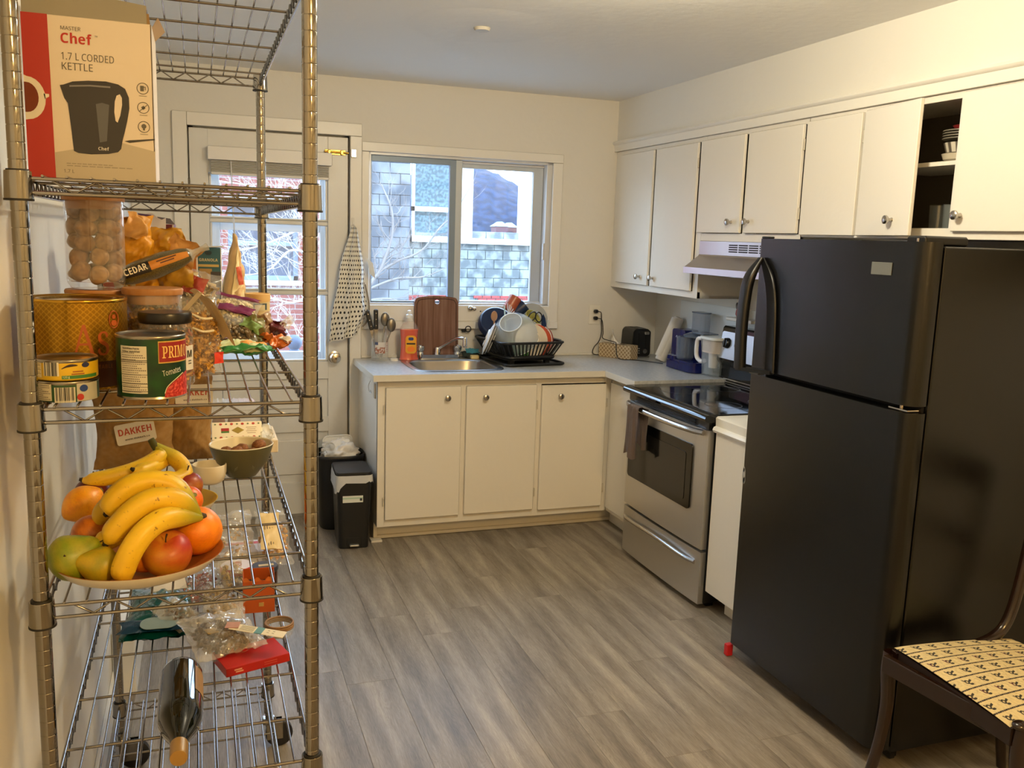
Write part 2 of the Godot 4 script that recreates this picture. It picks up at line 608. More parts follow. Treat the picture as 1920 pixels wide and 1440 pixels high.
func outside() -> void:
	struct("ground", Geo.new().quad(Vector3(-40, -0.35, -0.2), Vector3(60, -0.35, -0.2), Vector3(60, -0.35, -140), Vector3(-40, -0.35, -140)), mat("yard", Color(0.5, 0.5, 0.49), 0.9))
	# the whitewashed concrete block building across the yard
	var t := thing("block_building", "weathered grey concrete block building with white window trim across the yard", "building", Vector3(1.1, -0.35, -12.6))
	var ramp := Gradient.new()
	ramp.set_color(0, Color(0.52, 0.54, 0.55)); ramp.set_color(1, Color(0.74, 0.76, 0.75))
	ramp.offsets = PackedFloat32Array([0.35, 0.66])
	var nt := noise_tex(21, 0.022, 256, 4)
	nt.color_ramp = ramp
	var washed := mat("whitewashed_block", Color(0.78, 0.78, 0.76), 0.9, 0.0, {"albedo_texture": nt, "uv1_triplanar": true, "uv1_world_triplanar": true, "uv1_scale": Vector3(0.45, 0.45, 0.45)})
	var greyer := mat("plain_block", Color(0.66, 0.66, 0.68), 0.9, 0.0, {"albedo_texture": nt, "uv1_triplanar": true, "uv1_world_triplanar": true, "uv1_scale": Vector3(0.2, 0.2, 0.2)})
	var joint := hexmat("9a9c9a", 0.9)
	wpart(t, "rear_wall", Geo.new().bar(Vector3(1.0, -0.35, -13.9), Vector3(6.5, 1.5, -13.53), 0), washed)
	wpart(t, "side_wall", Geo.new().bar(Vector3(-2.0, -0.35, -14.5), Vector3(1.09, 5.6, -12.03), 0), greyer)
	var bm := Geo.new().box(Vector3(0.394, 0.194, 0.06), Vector3.ZERO, 0.008).mesh()
	for row in 9:
		for c in 10:
			part(t, "block", bm, washed, place(Vector3(0.2 + c * 0.4 + (0.2 if row % 2 else 0.0), 0.47 + row * 0.2 - 0.06, -0.92)))
	var half := Geo.new().box(Vector3(0.19, 0.192, 0.06), Vector3.ZERO, 0.008).mesh()
	for row in range(1, 19, 2):
		part(t, "block", half, greyer, place(Vector3(-0.107, 0.43 + row * 0.2, 0.56)))
	for row in 19:
		for c in 5:
			part(t, "block", bm, greyer, place(Vector3(-0.21 - c * 0.4 - (0.2 if row % 2 else 0.0), 0.43 + row * 0.2, 0.56)))
	var bricks := Geo.new()
	for row in 3:
		for c in 30:
			if c in [7, 8, 17, 18, 19]:
				continue
			bricks.box(Vector3(0.19, 0.055, 0.05), Vector3(1.1 + c * 0.205 + row % 2 * 0.1, 0.225 + row * 0.063, -13.49), 0.004)
	stuff(wpart(t, "brickwork", bricks, hexmat("a5423b", 0.9)))
	# its pale window with slats, and the open white porch frame beside it
	var white := hexmat("e6e6e2", 0.5)
	var w := sub(t, "slatted_window", Vector3(1.9, 1.5, -13.5), "window closed by pale blue slats")
	wpart(w, "frame", Geo.new().bar(Vector3(1.44, 1.5, -13.5), Vector3(2.5, 1.63, -13.36)).bar(Vector3(1.44, 1.5, -13.5), Vector3(1.5, 3.7, -13.38)), white)
	wpart(w, "rail", Geo.new().bar(Vector3(1.44, 2.13, -13.5), Vector3(2.5, 2.23, -13.38)), white)
	var sl := Geo.new().box(Vector3(1.0, 0.15, 0.02), Vector3.ZERO, 0.004, Basis(Vector3.RIGHT, 0.2)).mesh()
	var slat_look := mat("slat_blue", Color(0.60, 0.72, 0.76), 0.6, 0.0, {"albedo_texture": nt, "uv1_triplanar": true, "uv1_world_triplanar": true, "uv1_scale": Vector3(2, 2, 2)})
	for i in 15:
		part(w, "slat", sl, slat_look, place(Vector3(0.08, 0.06 + i * 0.14, 0.0)))
	var p := sub(t, "porch_frame", Vector3(3.3, 1.5, -13.5), "bright white porch frame open to the hill behind")
	wpart(p, "sill", Geo.new().bar(Vector3(2.4, 1.49, -13.6), Vector3(6.6, 1.61, -13.34)), white)
	for x in [[2.5, 2.76], [3.84, 4.08], [5.2, 5.44]]:
		wpart(p, "post", Geo.new().bar(Vector3(x[0], 1.6, -13.6), Vector3(x[1], 4.2, -13.4)), white)
	wpart(p, "rail", Geo.new().bar(Vector3(4.08, 2.05, -13.55), Vector3(5.2, 2.14, -13.45)), white)
	wpart(p, "top_beam", Geo.new().bar(Vector3(2.4, 4.2, -13.6), Vector3(6.6, 4.45, -13.36)), white)
	# the wooded hill far behind and the houses at its foot
	var hn := FastNoiseLite.new()
	hn.seed = 3
	hn.frequency = 0.12
	struct("hill", Geo.new().grid(90, 24, func(u, q):
		var x: float = lerpf(-10, 110, u)
		var ridge: float = 11.3 * exp(-pow((x - 36.5) / 13.0, 2)) + 7.6 * exp(-pow((x - 52.0) / 14.0, 2)) * 0.75 + 2.0
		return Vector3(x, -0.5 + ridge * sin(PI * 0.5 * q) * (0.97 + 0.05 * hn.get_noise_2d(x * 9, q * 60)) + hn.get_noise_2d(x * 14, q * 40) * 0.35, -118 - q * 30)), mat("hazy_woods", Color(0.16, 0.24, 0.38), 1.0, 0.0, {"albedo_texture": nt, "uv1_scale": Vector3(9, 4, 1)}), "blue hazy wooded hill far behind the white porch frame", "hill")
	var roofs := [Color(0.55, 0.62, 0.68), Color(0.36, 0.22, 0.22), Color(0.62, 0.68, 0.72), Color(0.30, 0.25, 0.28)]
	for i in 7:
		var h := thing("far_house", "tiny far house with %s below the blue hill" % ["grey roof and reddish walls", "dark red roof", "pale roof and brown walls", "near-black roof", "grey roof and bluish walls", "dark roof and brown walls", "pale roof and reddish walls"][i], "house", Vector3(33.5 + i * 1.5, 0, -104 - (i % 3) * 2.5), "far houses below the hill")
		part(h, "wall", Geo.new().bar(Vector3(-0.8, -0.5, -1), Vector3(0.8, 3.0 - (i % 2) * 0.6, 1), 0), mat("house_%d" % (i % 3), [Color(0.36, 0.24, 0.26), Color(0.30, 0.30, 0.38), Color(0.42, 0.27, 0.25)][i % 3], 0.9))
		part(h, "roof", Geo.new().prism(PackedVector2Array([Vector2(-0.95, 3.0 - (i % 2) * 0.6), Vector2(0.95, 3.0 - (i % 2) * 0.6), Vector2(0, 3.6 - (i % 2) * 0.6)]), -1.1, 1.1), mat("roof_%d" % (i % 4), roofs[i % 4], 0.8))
	# the red brick house seen through the door
	var brick_tex := image_tex(256, 256, func(u, q):
		var row: int = int(q * 16)
		var f := fposmod(u * 4 + (0.5 if row % 2 else 0.0), 1.0)
		var g := fposmod(q * 16, 1.0)
		var k: float = lump.get_noise_2d((row * 37 + int(u * 4 + (0.5 if row % 2 else 0.0)) * 91) * 13.0, 5.0) * 0.35
		return Color(0.66, 0.61, 0.58) if f < 0.05 or g < 0.14 else Color(0.60 + k * 0.3, 0.29 + k * 0.25, 0.25 + k * 0.2))
	var brick := mat("brick_wall", Color(0.82, 0.80, 0.80), 0.9, 0.0, {"albedo_texture": brick_tex, "uv1_triplanar": true, "uv1_world_triplanar": true, "uv1_scale": Vector3(1.1, 0.9, 1.1)})
	var b := thing("brick_house", "red brick house with one dark window seen through the door glass", "building", Vector3(-2.0, -0.35, -7.3))
	for q in [[-7.0, -0.72, -0.35, 0.98], [-7.0, -0.72, 1.97, 4.6], [-7.0, -2.42, 0.98, 1.97], [-1.53, -0.72, 0.98, 1.97]]:
		wpart(b, "wall", Geo.new().bar(Vector3(q[0], q[2], -7.6), Vector3(q[1], q[3], -7.0), 0), brick)
	wpart(b, "window_sill", Geo.new().bar(Vector3(-2.46, 0.93, -7.1), Vector3(-1.5, 0.99, -6.94)), hexmat("b9b4ad", 0.8))
	wpart(b, "lintel", Geo.new().bar(Vector3(-2.46, 1.97, -7.1), Vector3(-1.5, 2.06, -6.97)), hexmat("d8d5d0", 0.8))
	wpart(b, "window_frame", Geo.new().bar(Vector3(-2.42, 0.99, -7.2), Vector3(-2.36, 1.97, -7.12)).bar(Vector3(-1.59, 0.99, -7.2), Vector3(-1.53, 1.97, -7.12)).bar(Vector3(-2.42, 1.44, -7.2), Vector3(-1.53, 1.5, -7.11)).bar(Vector3(-2.42, 0.99, -7.2), Vector3(-1.53, 1.05, -7.12)), hexmat("6f8299", 0.6))
	wpart(b, "pane", Geo.new().bar(Vector3(-2.42, 0.99, -7.3), Vector3(-1.53, 1.97, -7.19), 0), hexmat("3c4c60", 0.15))
	# bare trees in the yard
	bare_tree("slim bare tree with a forked trunk in front of the grey block wall", 11, Vector3(-1.2, -0.35, -6.0), [
		[Vector3(-1.2, -0.35, -6.0), Vector3(-1.02, 0.55, -6.0), Vector3(-0.774, 1.004, -6), Vector3(-0.622, 1.238, -6), Vector3(-0.498, 1.637, -6), Vector3(-0.51, 1.95, -6), Vector3(-0.62, 2.25, -6.1)],
		[Vector3(-0.66, 1.17, -6), Vector3(-0.45, 1.30, -6), Vector3(-0.121, 1.449, -6), Vector3(0.12, 1.75, -6), Vector3(0.30, 1.93, -6), Vector3(0.55, 2.35, -6)],
		[Vector3(-0.80, 0.95, -6), Vector3(-0.45, 1.1, -5.9), Vector3(-0.1, 1.13, -5.9), Vector3(0.3, 1.3, -5.9)],
		[Vector3(-0.9, 0.8, -6), Vector3(-0.5, 0.83, -6.1), Vector3(-0.15, 0.72, -6.1), Vector3(0.1, 0.75, -6.1)]], 0.034, 0.022)
	bare_tree("pale bare tree with tangled twigs seen through the door glass", 12, Vector3(-1.35, -0.35, -4.6), [
		[Vector3(-1.35, -0.35, -4.6), Vector3(-1.40, 0.4, -4.8), Vector3(-1.55, 0.95, -5), Vector3(-1.62, 1.5, -5.0), Vector3(-1.60, 2.2, -5.0), Vector3(-1.5, 2.9, -5.0)],
		[Vector3(-1.50, 1.78, -5), Vector3(-1.74, 1.66, -5), Vector3(-2.08, 1.50, -5), Vector3(-2.42, 1.41, -5), Vector3(-2.9, 1.42, -5)],
		[Vector3(-1.62, 1.4, -5), Vector3(-1.85, 1.43, -4.9), Vector3(-2.1, 1.2, -4.9), Vector3(-2.5, 1.15, -4.9)],
		[Vector3(-1.6, 1.9, -5), Vector3(-1.9, 1.95, -5), Vector3(-2.25, 2.1, -5), Vector3(-2.7, 2.15, -5)],
		[Vector3(-1.56, 1.0, -5), Vector3(-1.8, 0.86, -5), Vector3(-2.1, 0.9, -5), Vector3(-2.5, 0.75, -5)],
		[Vector3(-1.45, 0.6, -4.9), Vector3(-1.75, 0.45, -5), Vector3(-2.2, 0.55, -5), Vector3(-2.6, 0.4, -5)]], 0.03, 0.02)
	var k := thing("round_topped_post", "blue-grey post with a round ball top outside the door", "post", Vector3(-2.09, -0.35, -2.0))
	part(k, "ball", Geo.new().ball(Vector3(0, 1.13, 0), Vector3(0.062, 0.06, 0.062)), hexmat("33465f", 0.5))
	part(k, "stem", Geo.new().lathe([Vector2(0.05, 0), Vector2(0.05, 0.9), Vector2(0.065, 0.94), Vector2(0.03, 0.98), Vector2(0.045, 1.06), Vector2(0.02, 1.1)], 16), hexmat("33465f", 0.5))

func bare_tree(label: String, s: int, at: Vector3, limbs: Array, r: float, tilt: float) -> void:
	var t := thing("bare_tree", label, "tree", at)
	var bark := mat("bark_%d" % s, Color(0.50, 0.47, 0.45) if s == 11 else Color(0.74, 0.71, 0.68), 0.85)
	var g := RandomNumberGenerator.new()
	g.seed = s
	var tw := Geo.new()
	for i in limbs.size():
		var pts := bezier(limbs[i], 5)
		var rr := []
		for q in pts.size():
			rr.append((r if i == 0 else r * 0.5) * lerpf(1.0, 0.22, float(q) / pts.size()))
		wpart(t, "trunk" if i == 0 else "branch", Geo.new().tube(pts, rr, 8), bark)
		for q in range(3 if i else 10, pts.size()):
			for rep in (1 if s == 11 else 2):
				var d: Vector3 = (pts[q] - pts[q - 1]).normalized()
				var side := Vector3(g.randf_range(-1, 1), g.randf_range(-0.4, 1.0), g.randf_range(-0.4, 0.4)).normalized()
				twig(tw, g, pts[q], (d * 0.7 + side).normalized(), g.randf_range(0.18, 0.42), rr[q] * 0.4, 0)
	stuff(wpart(t, "twigs", tw, bark))

func twig(o: Geo, g: RandomNumberGenerator, p: Vector3, d: Vector3, l: float, r: float, depth: int) -> void:
	var pts := [p]
	var c := p
	for i in 3:
		d = (d + Vector3(g.randf_range(-0.35, 0.35), g.randf_range(-0.2, 0.35), g.randf_range(-0.3, 0.3))).normalized()
		c += d * l / 3
		pts.append(c)
	o.tube(pts, [r, r * 0.8, r * 0.6, r * 0.35], 4, false, false)
	if depth < 2:
		for i in 2 + (1 if depth == 0 else 0):
			twig(o, g, pts[1 + i % 3], (d + Vector3(g.randf_range(-1, 1), g.randf_range(-0.6, 0.9), g.randf_range(-0.5, 0.5)) * 0.9).normalized(), l * g.randf_range(0.45, 0.7), r * 0.6, depth + 1)

func glass() -> StandardMaterial3D:
	return clear_mat("window_glass", Color(0.85, 0.93, 1.0), 0.04, 0.02)

func back_door() -> void:
	var white := mat("door_paint", Color(0.86, 0.86, 0.845), 0.35, 0.0, {"normal_enabled": true, "normal_texture": wall_bump(), "normal_scale": 0.1, "uv1_triplanar": true, "uv1_world_triplanar": true})
	var trim := paint("trim_paint", Color.WHITE)
	# casing and jambs
	struct("trim_1", Geo.new().bar(Vector3(-2.905, 0, 0), Vector3(-2.832, 2.245, 0.022), 0.004), trim)
	struct("trim_2", Geo.new().bar(Vector3(-2.832, 2.176, 0), Vector3(-1.912, 2.245, 0.022), 0.004), trim)
	struct("trim_3", Geo.new().bar(Vector3(-1.978, 0, 0), Vector3(-1.912, 2.176, 0.022), 0.004), trim)
	struct("trim_9", Geo.new().bar(Vector3(-2.845, 0, -0.075), Vector3(-2.80, 2.19, -0.052), 0.002).bar(Vector3(-2.0, 0, -0.075), Vector3(-1.965, 2.19, -0.052), 0.002).bar(Vector3(-2.84, 2.15, -0.075), Vector3(-1.97, 2.19, -0.052), 0.002), trim)
	var d := Node3D.new()
	d.name = "door_1"
	add_child(d)
	d.position = Vector3(-2.4, 0, -0.02)
	d.set_meta("kind", "structure")
	# slab: stiles, rails and two sunk panels
	var z0 := -0.05
	var z1 := -0.006
	wpart(d, "stile", Geo.new().bar(Vector3(-2.824, 0.012, z0), Vector3(-2.728, 2.168, z1), 0.003), white)
	wpart(d, "stile", Geo.new().bar(Vector3(-2.098, 0.012, z0), Vector3(-1.986, 2.168, z1), 0.003), white)
	for r in [[1.94, 2.168], [0.81, 0.912], [0.50, 0.59], [0.012, 0.20]]:
		wpart(d, "rail", Geo.new().bar(Vector3(-2.73, r[0], z0), Vector3(-2.096, r[1], z1), 0.003), white)
	for r in [[0.585, 0.815], [0.195, 0.505]]:
		wpart(d, "panel", Geo.new().bar(Vector3(-2.73, r[0], -0.04), Vector3(-2.096, r[1], -0.022), 0).bar(Vector3(-2.68, r[0] + 0.05, -0.03), Vector3(-2.146, r[1] - 0.05, -0.012), 0.008), white)
	for r in [[1.678, 1.702], [1.29, 1.314]]:
		wpart(d, "muntin", Geo.new().bar(Vector3(-2.73, r[0], -0.046), Vector3(-2.096, r[1], -0.008), 0.006), white)
	for r in [[0.912, 1.29], [1.314, 1.678], [1.702, 1.94]]:
		wpart(d, "bead", Geo.new().bar(Vector3(-2.728, r[0], -0.04), Vector3(-2.714, r[1], -0.012), 0.004).bar(Vector3(-2.112, r[0], -0.04), Vector3(-2.098, r[1], -0.012), 0.004).bar(Vector3(-2.728, r[0], -0.04), Vector3(-2.098, r[0] + 0.012, -0.012), 0.004), white)
		wpart(d, "pane", Geo.new().bar(Vector3(-2.73, r[0], -0.031), Vector3(-2.096, r[1], -0.028), 0), glass())
	for y in [0.35, 1.08, 1.86]:
		wpart(d, "hinge", Geo.new().bar(Vector3(-2.834, y - 0.045, -0.004), Vector3(-2.822, y + 0.045, 0.006), 0.003), hexmat("57534d", 0.4, 0.6))
	var chrome := mat("worn_nickel", Color(0.78, 0.75, 0.70), 0.22, 1.0)
	var kn := wpart(d, "knob", Geo.new().lathe([Vector2(0, 0), Vector2(0.034, 0), Vector2(0.035, 0.006), Vector2(0.014, 0.012), Vector2(0.013, 0.03), Vector2(0.024, 0.036), Vector2(0.031, 0.05), Vector2(0.027, 0.064), Vector2(0.012, 0.068), Vector2(0.0, 0.068)], 24, Transform3D(Basis(Vector3.RIGHT, PI / 2), Vector3(-2.062, 0.936, -0.006))), chrome)
	wpart(d, "keyhole_plate", Geo.new().bar(Vector3(-2.068, 0.93, 0.06), Vector3(-2.056, 0.942, 0.0635), 0.001), hexmat("6b6355", 0.4, 0.8))
	var brass := mat("brass", Color(0.72, 0.56, 0.25), 0.25, 1.0)
	wpart(d, "door_bolt", Geo.new().bar(Vector3(-2.115, 2.07, -0.006), Vector3(-2.0, 2.098, 0.0), 0.002).rod(Vector3(-2.118, 2.085, 0.008), Vector3(-1.985, 2.083, 0.008), 0.006).bar(Vector3(-2.10, 2.072, 0), Vector3(-2.085, 2.096, 0.016), 0.003).bar(Vector3(-2.03, 2.072, 0), Vector3(-2.015, 2.096, 0.016), 0.003), brass)
	part(self, "bolt_keeper", Geo.new().bar(Vector3(-1.976, 2.06, 0.022), Vector3(-1.945, 2.105, 0.034), 0.003).box(Vector3(0.006, 0.014, 0.006), Vector3(-1.96, 2.083, 0.035), 0.002), chrome).set_meta("kind", "thing")
	tag(get_node("bolt_keeper"), "small metal bolt keeper on the door frame beside the brass bolt", "bolt keeper")
	# storm door behind it
	var s := Node3D.new()
	s.name = "door_2"
	add_child(s)
	s.set_meta("kind", "structure")
	var alu := hexmat("dfe6ea", 0.4)
	wpart(s, "frame", Geo.new().bar(Vector3(-2.83, 0, -0.15), Vector3(-2.672, 2.18, -0.115), 0.003).bar(Vector3(-2.128, 0, -0.15), Vector3(-1.975, 2.18, -0.115), 0.003).bar(Vector3(-2.672, 1.64, -0.15), Vector3(-2.128, 1.69, -0.118), 0.003).bar(Vector3(-2.672, 0.0, -0.15), Vector3(-2.128, 0.955, -0.118), 0.003).bar(Vector3(-2.672, 2.1, -0.15), Vector3(-2.128, 2.18, -0.118), 0.003), alu)
	wpart(s, "pane", Geo.new().bar(Vector3(-2.672, 0.95, -0.134), Vector3(-2.128, 2.1, -0.132), 0), glass())
	struct("trim_4", Geo.new().bar(Vector3(-2.83, -0.02, -0.16), Vector3(-1.975, 0.012, 0.0), 0.002), hexmat("8d8982", 0.5))
	# raised blind
	var b := thing("window_blind", "raised white slatted blind on the back door", "blind", Vector3(-2.405, 2.07, 0.0))
	wpart(b, "valance", Geo.new().bar(Vector3(-2.732, 2.004, -0.006), Vector3(-2.083, 2.075, 0.062), 0.004), mat("valance", Color(0.90, 0.89, 0.87), 0.4))
	for i in 9:
		wpart(b, "slat", Geo.new().bar(Vector3(-2.716, 1.944 + i * 0.0066, -0.003), Vector3(-2.098, 1.9485 + i * 0.0066, 0.048), 0.001), hexmat("c9c4b9", 0.5))
	wpart(b, "bottom_rail", Geo.new().bar(Vector3(-2.716, 1.928, -0.002), Vector3(-2.098, 1.943, 0.048), 0.003), hexmat("dcdad4", 0.45))
	wpart(b, "wand", Geo.new().rod(Vector3(-2.615, 2.0, 0.055), Vector3(-2.60, 1.50, 0.052), 0.0045, 6), clear_mat("wand_plastic", Color(0.9, 0.9, 0.9), 0.55, 0.2))

func window() -> void:
	var trim := paint("trim_paint", Color.WHITE)
	struct("trim_5", Geo.new().bar(Vector3(-1.912, 2.10, 0), Vector3(-0.692, 2.152, 0.018), 0.004), trim)
	struct("trim_6", Geo.new().bar(Vector3(-0.757, 1.10, 0), Vector3(-0.694, 2.10, 0.018), 0.004), trim)
	struct("trim_7", Geo.new().bar(Vector3(-1.90, 1.145, -0.02), Vector3(-0.694, 1.24, 0.016), 0.004).bar(Vector3(-1.90, 1.10, 0), Vector3(-0.694, 1.146, 0.03), 0.004), trim)
	struct("trim_8", Geo.new().bar(Vector3(-1.912, 1.10, 0), Vector3(-1.868, 2.10, 0.014), 0.004), trim)
	var w := Node3D.new()
	w.name = "window_1"
	add_child(w)
	w.position = Vector3(-1.3, 1.24, -0.05)
	w.set_meta("kind", "structure")
	var alu := hexmat("cdcfd2", 0.35, 0.15)
	wpart(w, "window_frame", Geo.new().bar(Vector3(-1.875, 1.235, -0.12), Vector3(-1.856, 2.11, -0.004), 0.003).bar(Vector3(-0.79, 1.235, -0.12), Vector3(-0.75, 2.11, -0.004), 0.003).bar(Vector3(-1.875, 2.085, -0.12), Vector3(-0.75, 2.11, -0.004), 0.003).bar(Vector3(-1.875, 1.235, -0.12), Vector3(-0.75, 1.252, -0.004), 0.003), alu)
	wpart(w, "track", Geo.new().bar(Vector3(-1.856, 2.07, -0.06), Vector3(-0.79, 2.086, -0.052), 0.002).bar(Vector3(-1.856, 1.252, -0.06), Vector3(-0.79, 1.262, -0.052), 0.002), alu)
	var sash := hexmat("7c8da0", 0.4, 0.2)
	# left sash, the nearer one, then the right one behind it
	wpart(w, "sash", Geo.new().bar(Vector3(-1.858, 1.252, -0.048), Vector3(-1.848, 2.085, -0.02), 0.002).bar(Vector3(-1.392, 1.252, -0.048), Vector3(-1.352, 2.085, -0.02), 0.003).bar(Vector3(-1.85, 2.052, -0.048), Vector3(-1.39, 2.085, -0.02), 0.002).bar(Vector3(-1.85, 1.252, -0.048), Vector3(-1.39, 1.262, -0.02), 0.002), sash)
	wpart(w, "pane", Geo.new().bar(Vector3(-1.85, 1.26, -0.036), Vector3(-1.39, 2.055, -0.033), 0), glass())
	wpart(w, "sash", Geo.new().bar(Vector3(-1.356, 1.252, -0.092), Vector3(-1.315, 2.085, -0.02), 0.003).bar(Vector3(-0.855, 1.252, -0.092), Vector3(-0.79, 2.085, -0.064), 0.003).bar(Vector3(-1.32, 2.045, -0.092), Vector3(-0.85, 2.085, -0.064), 0.002).bar(Vector3(-1.32, 1.252, -0.092), Vector3(-0.85, 1.264, -0.064), 0.002), hexmat("b9c2cb", 0.35, 0.2))
	wpart(w, "pane", Geo.new().bar(Vector3(-1.32, 1.262, -0.08), Vector3(-0.85, 2.05, -0.077), 0), glass())
	wpart(w, "latch", Geo.new().ball(Vector3(-1.262, 1.224, 0.03), Vector3(0.016, 0.016, 0.016)).ball(Vector3(-1.235, 1.22, 0.026), Vector3(0.011, 0.011, 0.011)).bar(Vector3(-1.275, 1.215, 0.0), Vector3(-1.225, 1.232, 0.02), 0.003), mat("worn_nickel", Color.WHITE))
	wpart(w, "finger_pull", Geo.new().bar(Vector3(-0.80, 1.52, -0.02), Vector3(-0.79, 1.62, -0.002), 0.002), alu)
	for h in [Vector3(-1.194, 1.205, 0.016), Vector3(-1.165, 1.202, 0.016), Vector3(-1.19, 1.16, 0.016)]:
		wpart(w, "screw_hole", Geo.new().lathe([Vector2(0, 0.0015), Vector2(0.004, 0.0015), Vector2(0.0045, 0)], 10, Transform3D(Basis(Vector3.RIGHT, PI / 2), h)), hexmat("2a2725", 0.8))

func knob(parent: Node3D, at: Vector3, facing: String) -> void:
	# a small chrome cabinet knob on a door
	var b := Basis(Vector3.RIGHT, PI / 2) if facing == "z" else Basis(Vector3.BACK, PI / 2)
	var g := Geo.new().lathe([Vector2(0, 0), Vector2(0.009, 0), Vector2(0.0065, 0.006), Vector2(0.006, 0.014), Vector2(0.013, 0.018), Vector2(0.0165, 0.024), Vector2(0.0155, 0.03), Vector2(0.010, 0.0335), Vector2(0.0, 0.0345)], 20, Transform3D(b, at))
	wpart(parent, "knob", g, mat("knob_chrome", Color(0.74, 0.72, 0.69), 0.2, 1.0))

func cabinet_door(parent: Node3D, lo: Vector3, hi: Vector3, knob_at: Vector3, facing: String, m: Material, hinges := []) -> MeshInstance3D:
	var d := wpart(parent, "door", Geo.new().bar(lo, hi, 0.004), m)
	if knob_at != Vector3.ZERO:
		knob(d, knob_at, facing)
	for h in hinges:
		var s := Vector3(0.010, 0.05, 0.008) if facing == "z" else Vector3(0.008, 0.05, 0.010)
		wpart(d, "hinge", Geo.new().box(s, h, 0.003), mat("painted_hinge", Color(0.80, 0.77, 0.70), 0.4))
	return d

func kitchen() -> void:
	var cream := mat("cabinet_paint", Color(0.90, 0.875, 0.82), 0.38, 0.0, {"normal_enabled": true, "normal_texture": wall_bump(), "normal_scale": 0.1, "uv1_triplanar": true, "uv1_world_triplanar": true, "uv1_scale": Vector3(3, 3, 3)})
	var upper := mat("upper_paint", Color(0.90, 0.885, 0.85), 0.38, 0.0, {"normal_enabled": true, "normal_texture": wall_bump(), "normal_scale": 0.1, "uv1_triplanar": true, "uv1_world_triplanar": true, "uv1_scale": Vector3(3, 3, 3)})
	var dark := hexmat("3a3733", 0.8)
	# base cabinets under the window
	var c := thing("base_cabinet", "cream base cabinet with three flat doors and chrome knobs under the sink", "cabinet", Vector3(-1.2, 0, 0.3))
	wpart(c, "body", Geo.new().bar(Vector3(-1.925, 0.10, 0.003), Vector3(-1.905, 0.892, 0.603), 0.002).bar(Vector3(-1.905, 0.10, 0.003), Vector3(-0.03, 0.12, 0.6), 0).bar(Vector3(-1.905, 0.12, 0.003), Vector3(-0.03, 0.70, 0.02), 0), cream)
	var fr := Geo.new()
	for x in [[-1.925, -1.885], [-1.478, -1.446], [-1.046, -1.012], [-0.622, -0.585]]:
		fr.bar(Vector3(x[0], 0.10, 0.585), Vector3(x[1], 0.892, 0.605), 0.001)
	fr.bar(Vector3(-1.886, 0.855, 0.585), Vector3(-0.62, 0.892, 0.604), 0.001).bar(Vector3(-1.886, 0.10, 0.585), Vector3(-0.62, 0.143, 0.604), 0.001)
	wpart(c, "face_frame", fr, cream)
	wpart(c, "toe_kick", Geo.new().bar(Vector3(-1.905, 0.0, 0.47), Vector3(-0.50, 0.10, 0.49), 0.001).bar(Vector3(-1.905, 0.0, 0.49), Vector3(-0.50, 0.022, 0.506), 0.006).bar(Vector3(-1.925, 0.0, 0.003), Vector3(-1.903, 0.10, 0.51), 0.002).bar(Vector3(-1.945, 0.0, 0.50), Vector3(-1.885, 0.012, 0.56), 0.002), cream)
	cabinet_door(c, Vector3(-1.885, 0.142, 0.606), Vector3(-1.478, 0.857, 0.626), Vector3(-1.558, 0.799, 0.626), "z", cream, [Vector3(-1.892, 0.74, 0.612), Vector3(-1.892, 0.24, 0.612)])
	cabinet_door(c, Vector3(-1.449, 0.143, 0.606), Vector3(-1.045, 0.856, 0.626), Vector3(-1.346, 0.797, 0.626), "z", cream, [Vector3(-1.037, 0.74, 0.612), Vector3(-1.037, 0.24, 0.612)])
	cabinet_door(c, Vector3(-1.015, 0.136, 0.606), Vector3(-0.622, 0.850, 0.626), Vector3(-0.909, 0.79, 0.626), "z", cream, [Vector3(-0.614, 0.74, 0.612), Vector3(-0.614, 0.24, 0.612)])
	var hook := thing("wall_hook", "thin bent metal hook on the side of the base cabinet", "hook", Vector3(-1.93, 0.84, 0.43))
	part(hook, "wire", Geo.new().tube(bezier([Vector3(0, 0.03, 0), Vector3(-0.012, 0.0, 0), Vector3(-0.01, -0.028, 0.01), Vector3(-0.004, -0.035, 0.035), Vector3(-0.012, -0.015, 0.055)], 4), 0.002, 6), mat("knob_chrome", Color.WHITE))
	part(hook, "plate", Geo.new().bar(Vector3(-0.003, -0.05, 0.10), Vector3(0.004, 0.03, 0.125), 0.001), hexmat("b8b4aa", 0.35, 0.7))
	var c2 := thing("base_cabinet", "narrow cream base cabinet between the corner and the stainless stove", "cabinet", Vector3(-0.3, 0, 0.8))
	wpart(c2, "body", Geo.new().bar(Vector3(-0.584, 0.10, 0.606), Vector3(-0.02, 0.892, 1.0), 0.002), cream)
	wpart(c2, "door", Geo.new().bar(Vector3(-0.604, 0.13, 0.635), Vector3(-0.585, 0.86, 0.99), 0.003), cream)
	wpart(c2, "toe_kick", Geo.new().bar(Vector3(-0.51, 0.0, 0.51), Vector3(-0.49, 0.10, 1.0), 0.001), cream)
	# worktop in one L, with the sink hole
	var speck := noise_tex(31, 0.05, 256, 5)
	var g2 := Gradient.new()
	g2.set_color(0, Color(0.66, 0.67, 0.67)); g2.set_color(1, Color(0.80, 0.80, 0.79))
	speck.color_ramp = g2
	var lam := mat("laminate", Color(1, 1, 1), 0.28, 0.0, {"albedo_texture": speck, "uv1_triplanar": true, "uv1_world_triplanar": true, "uv1_scale": Vector3(3, 3, 3)})
	var edge := hexmat("d9d4c6", 0.4)
	var w := thing("countertop", "pale grey marbled laminate worktop running round the corner", "countertop", Vector3(-1.0, 0.91, 0.33))
	var k := CSGCombiner3D.new()
	k.name = "top"
	w.add_child(k)
	k.position = -w.position
	k.material_override = lam
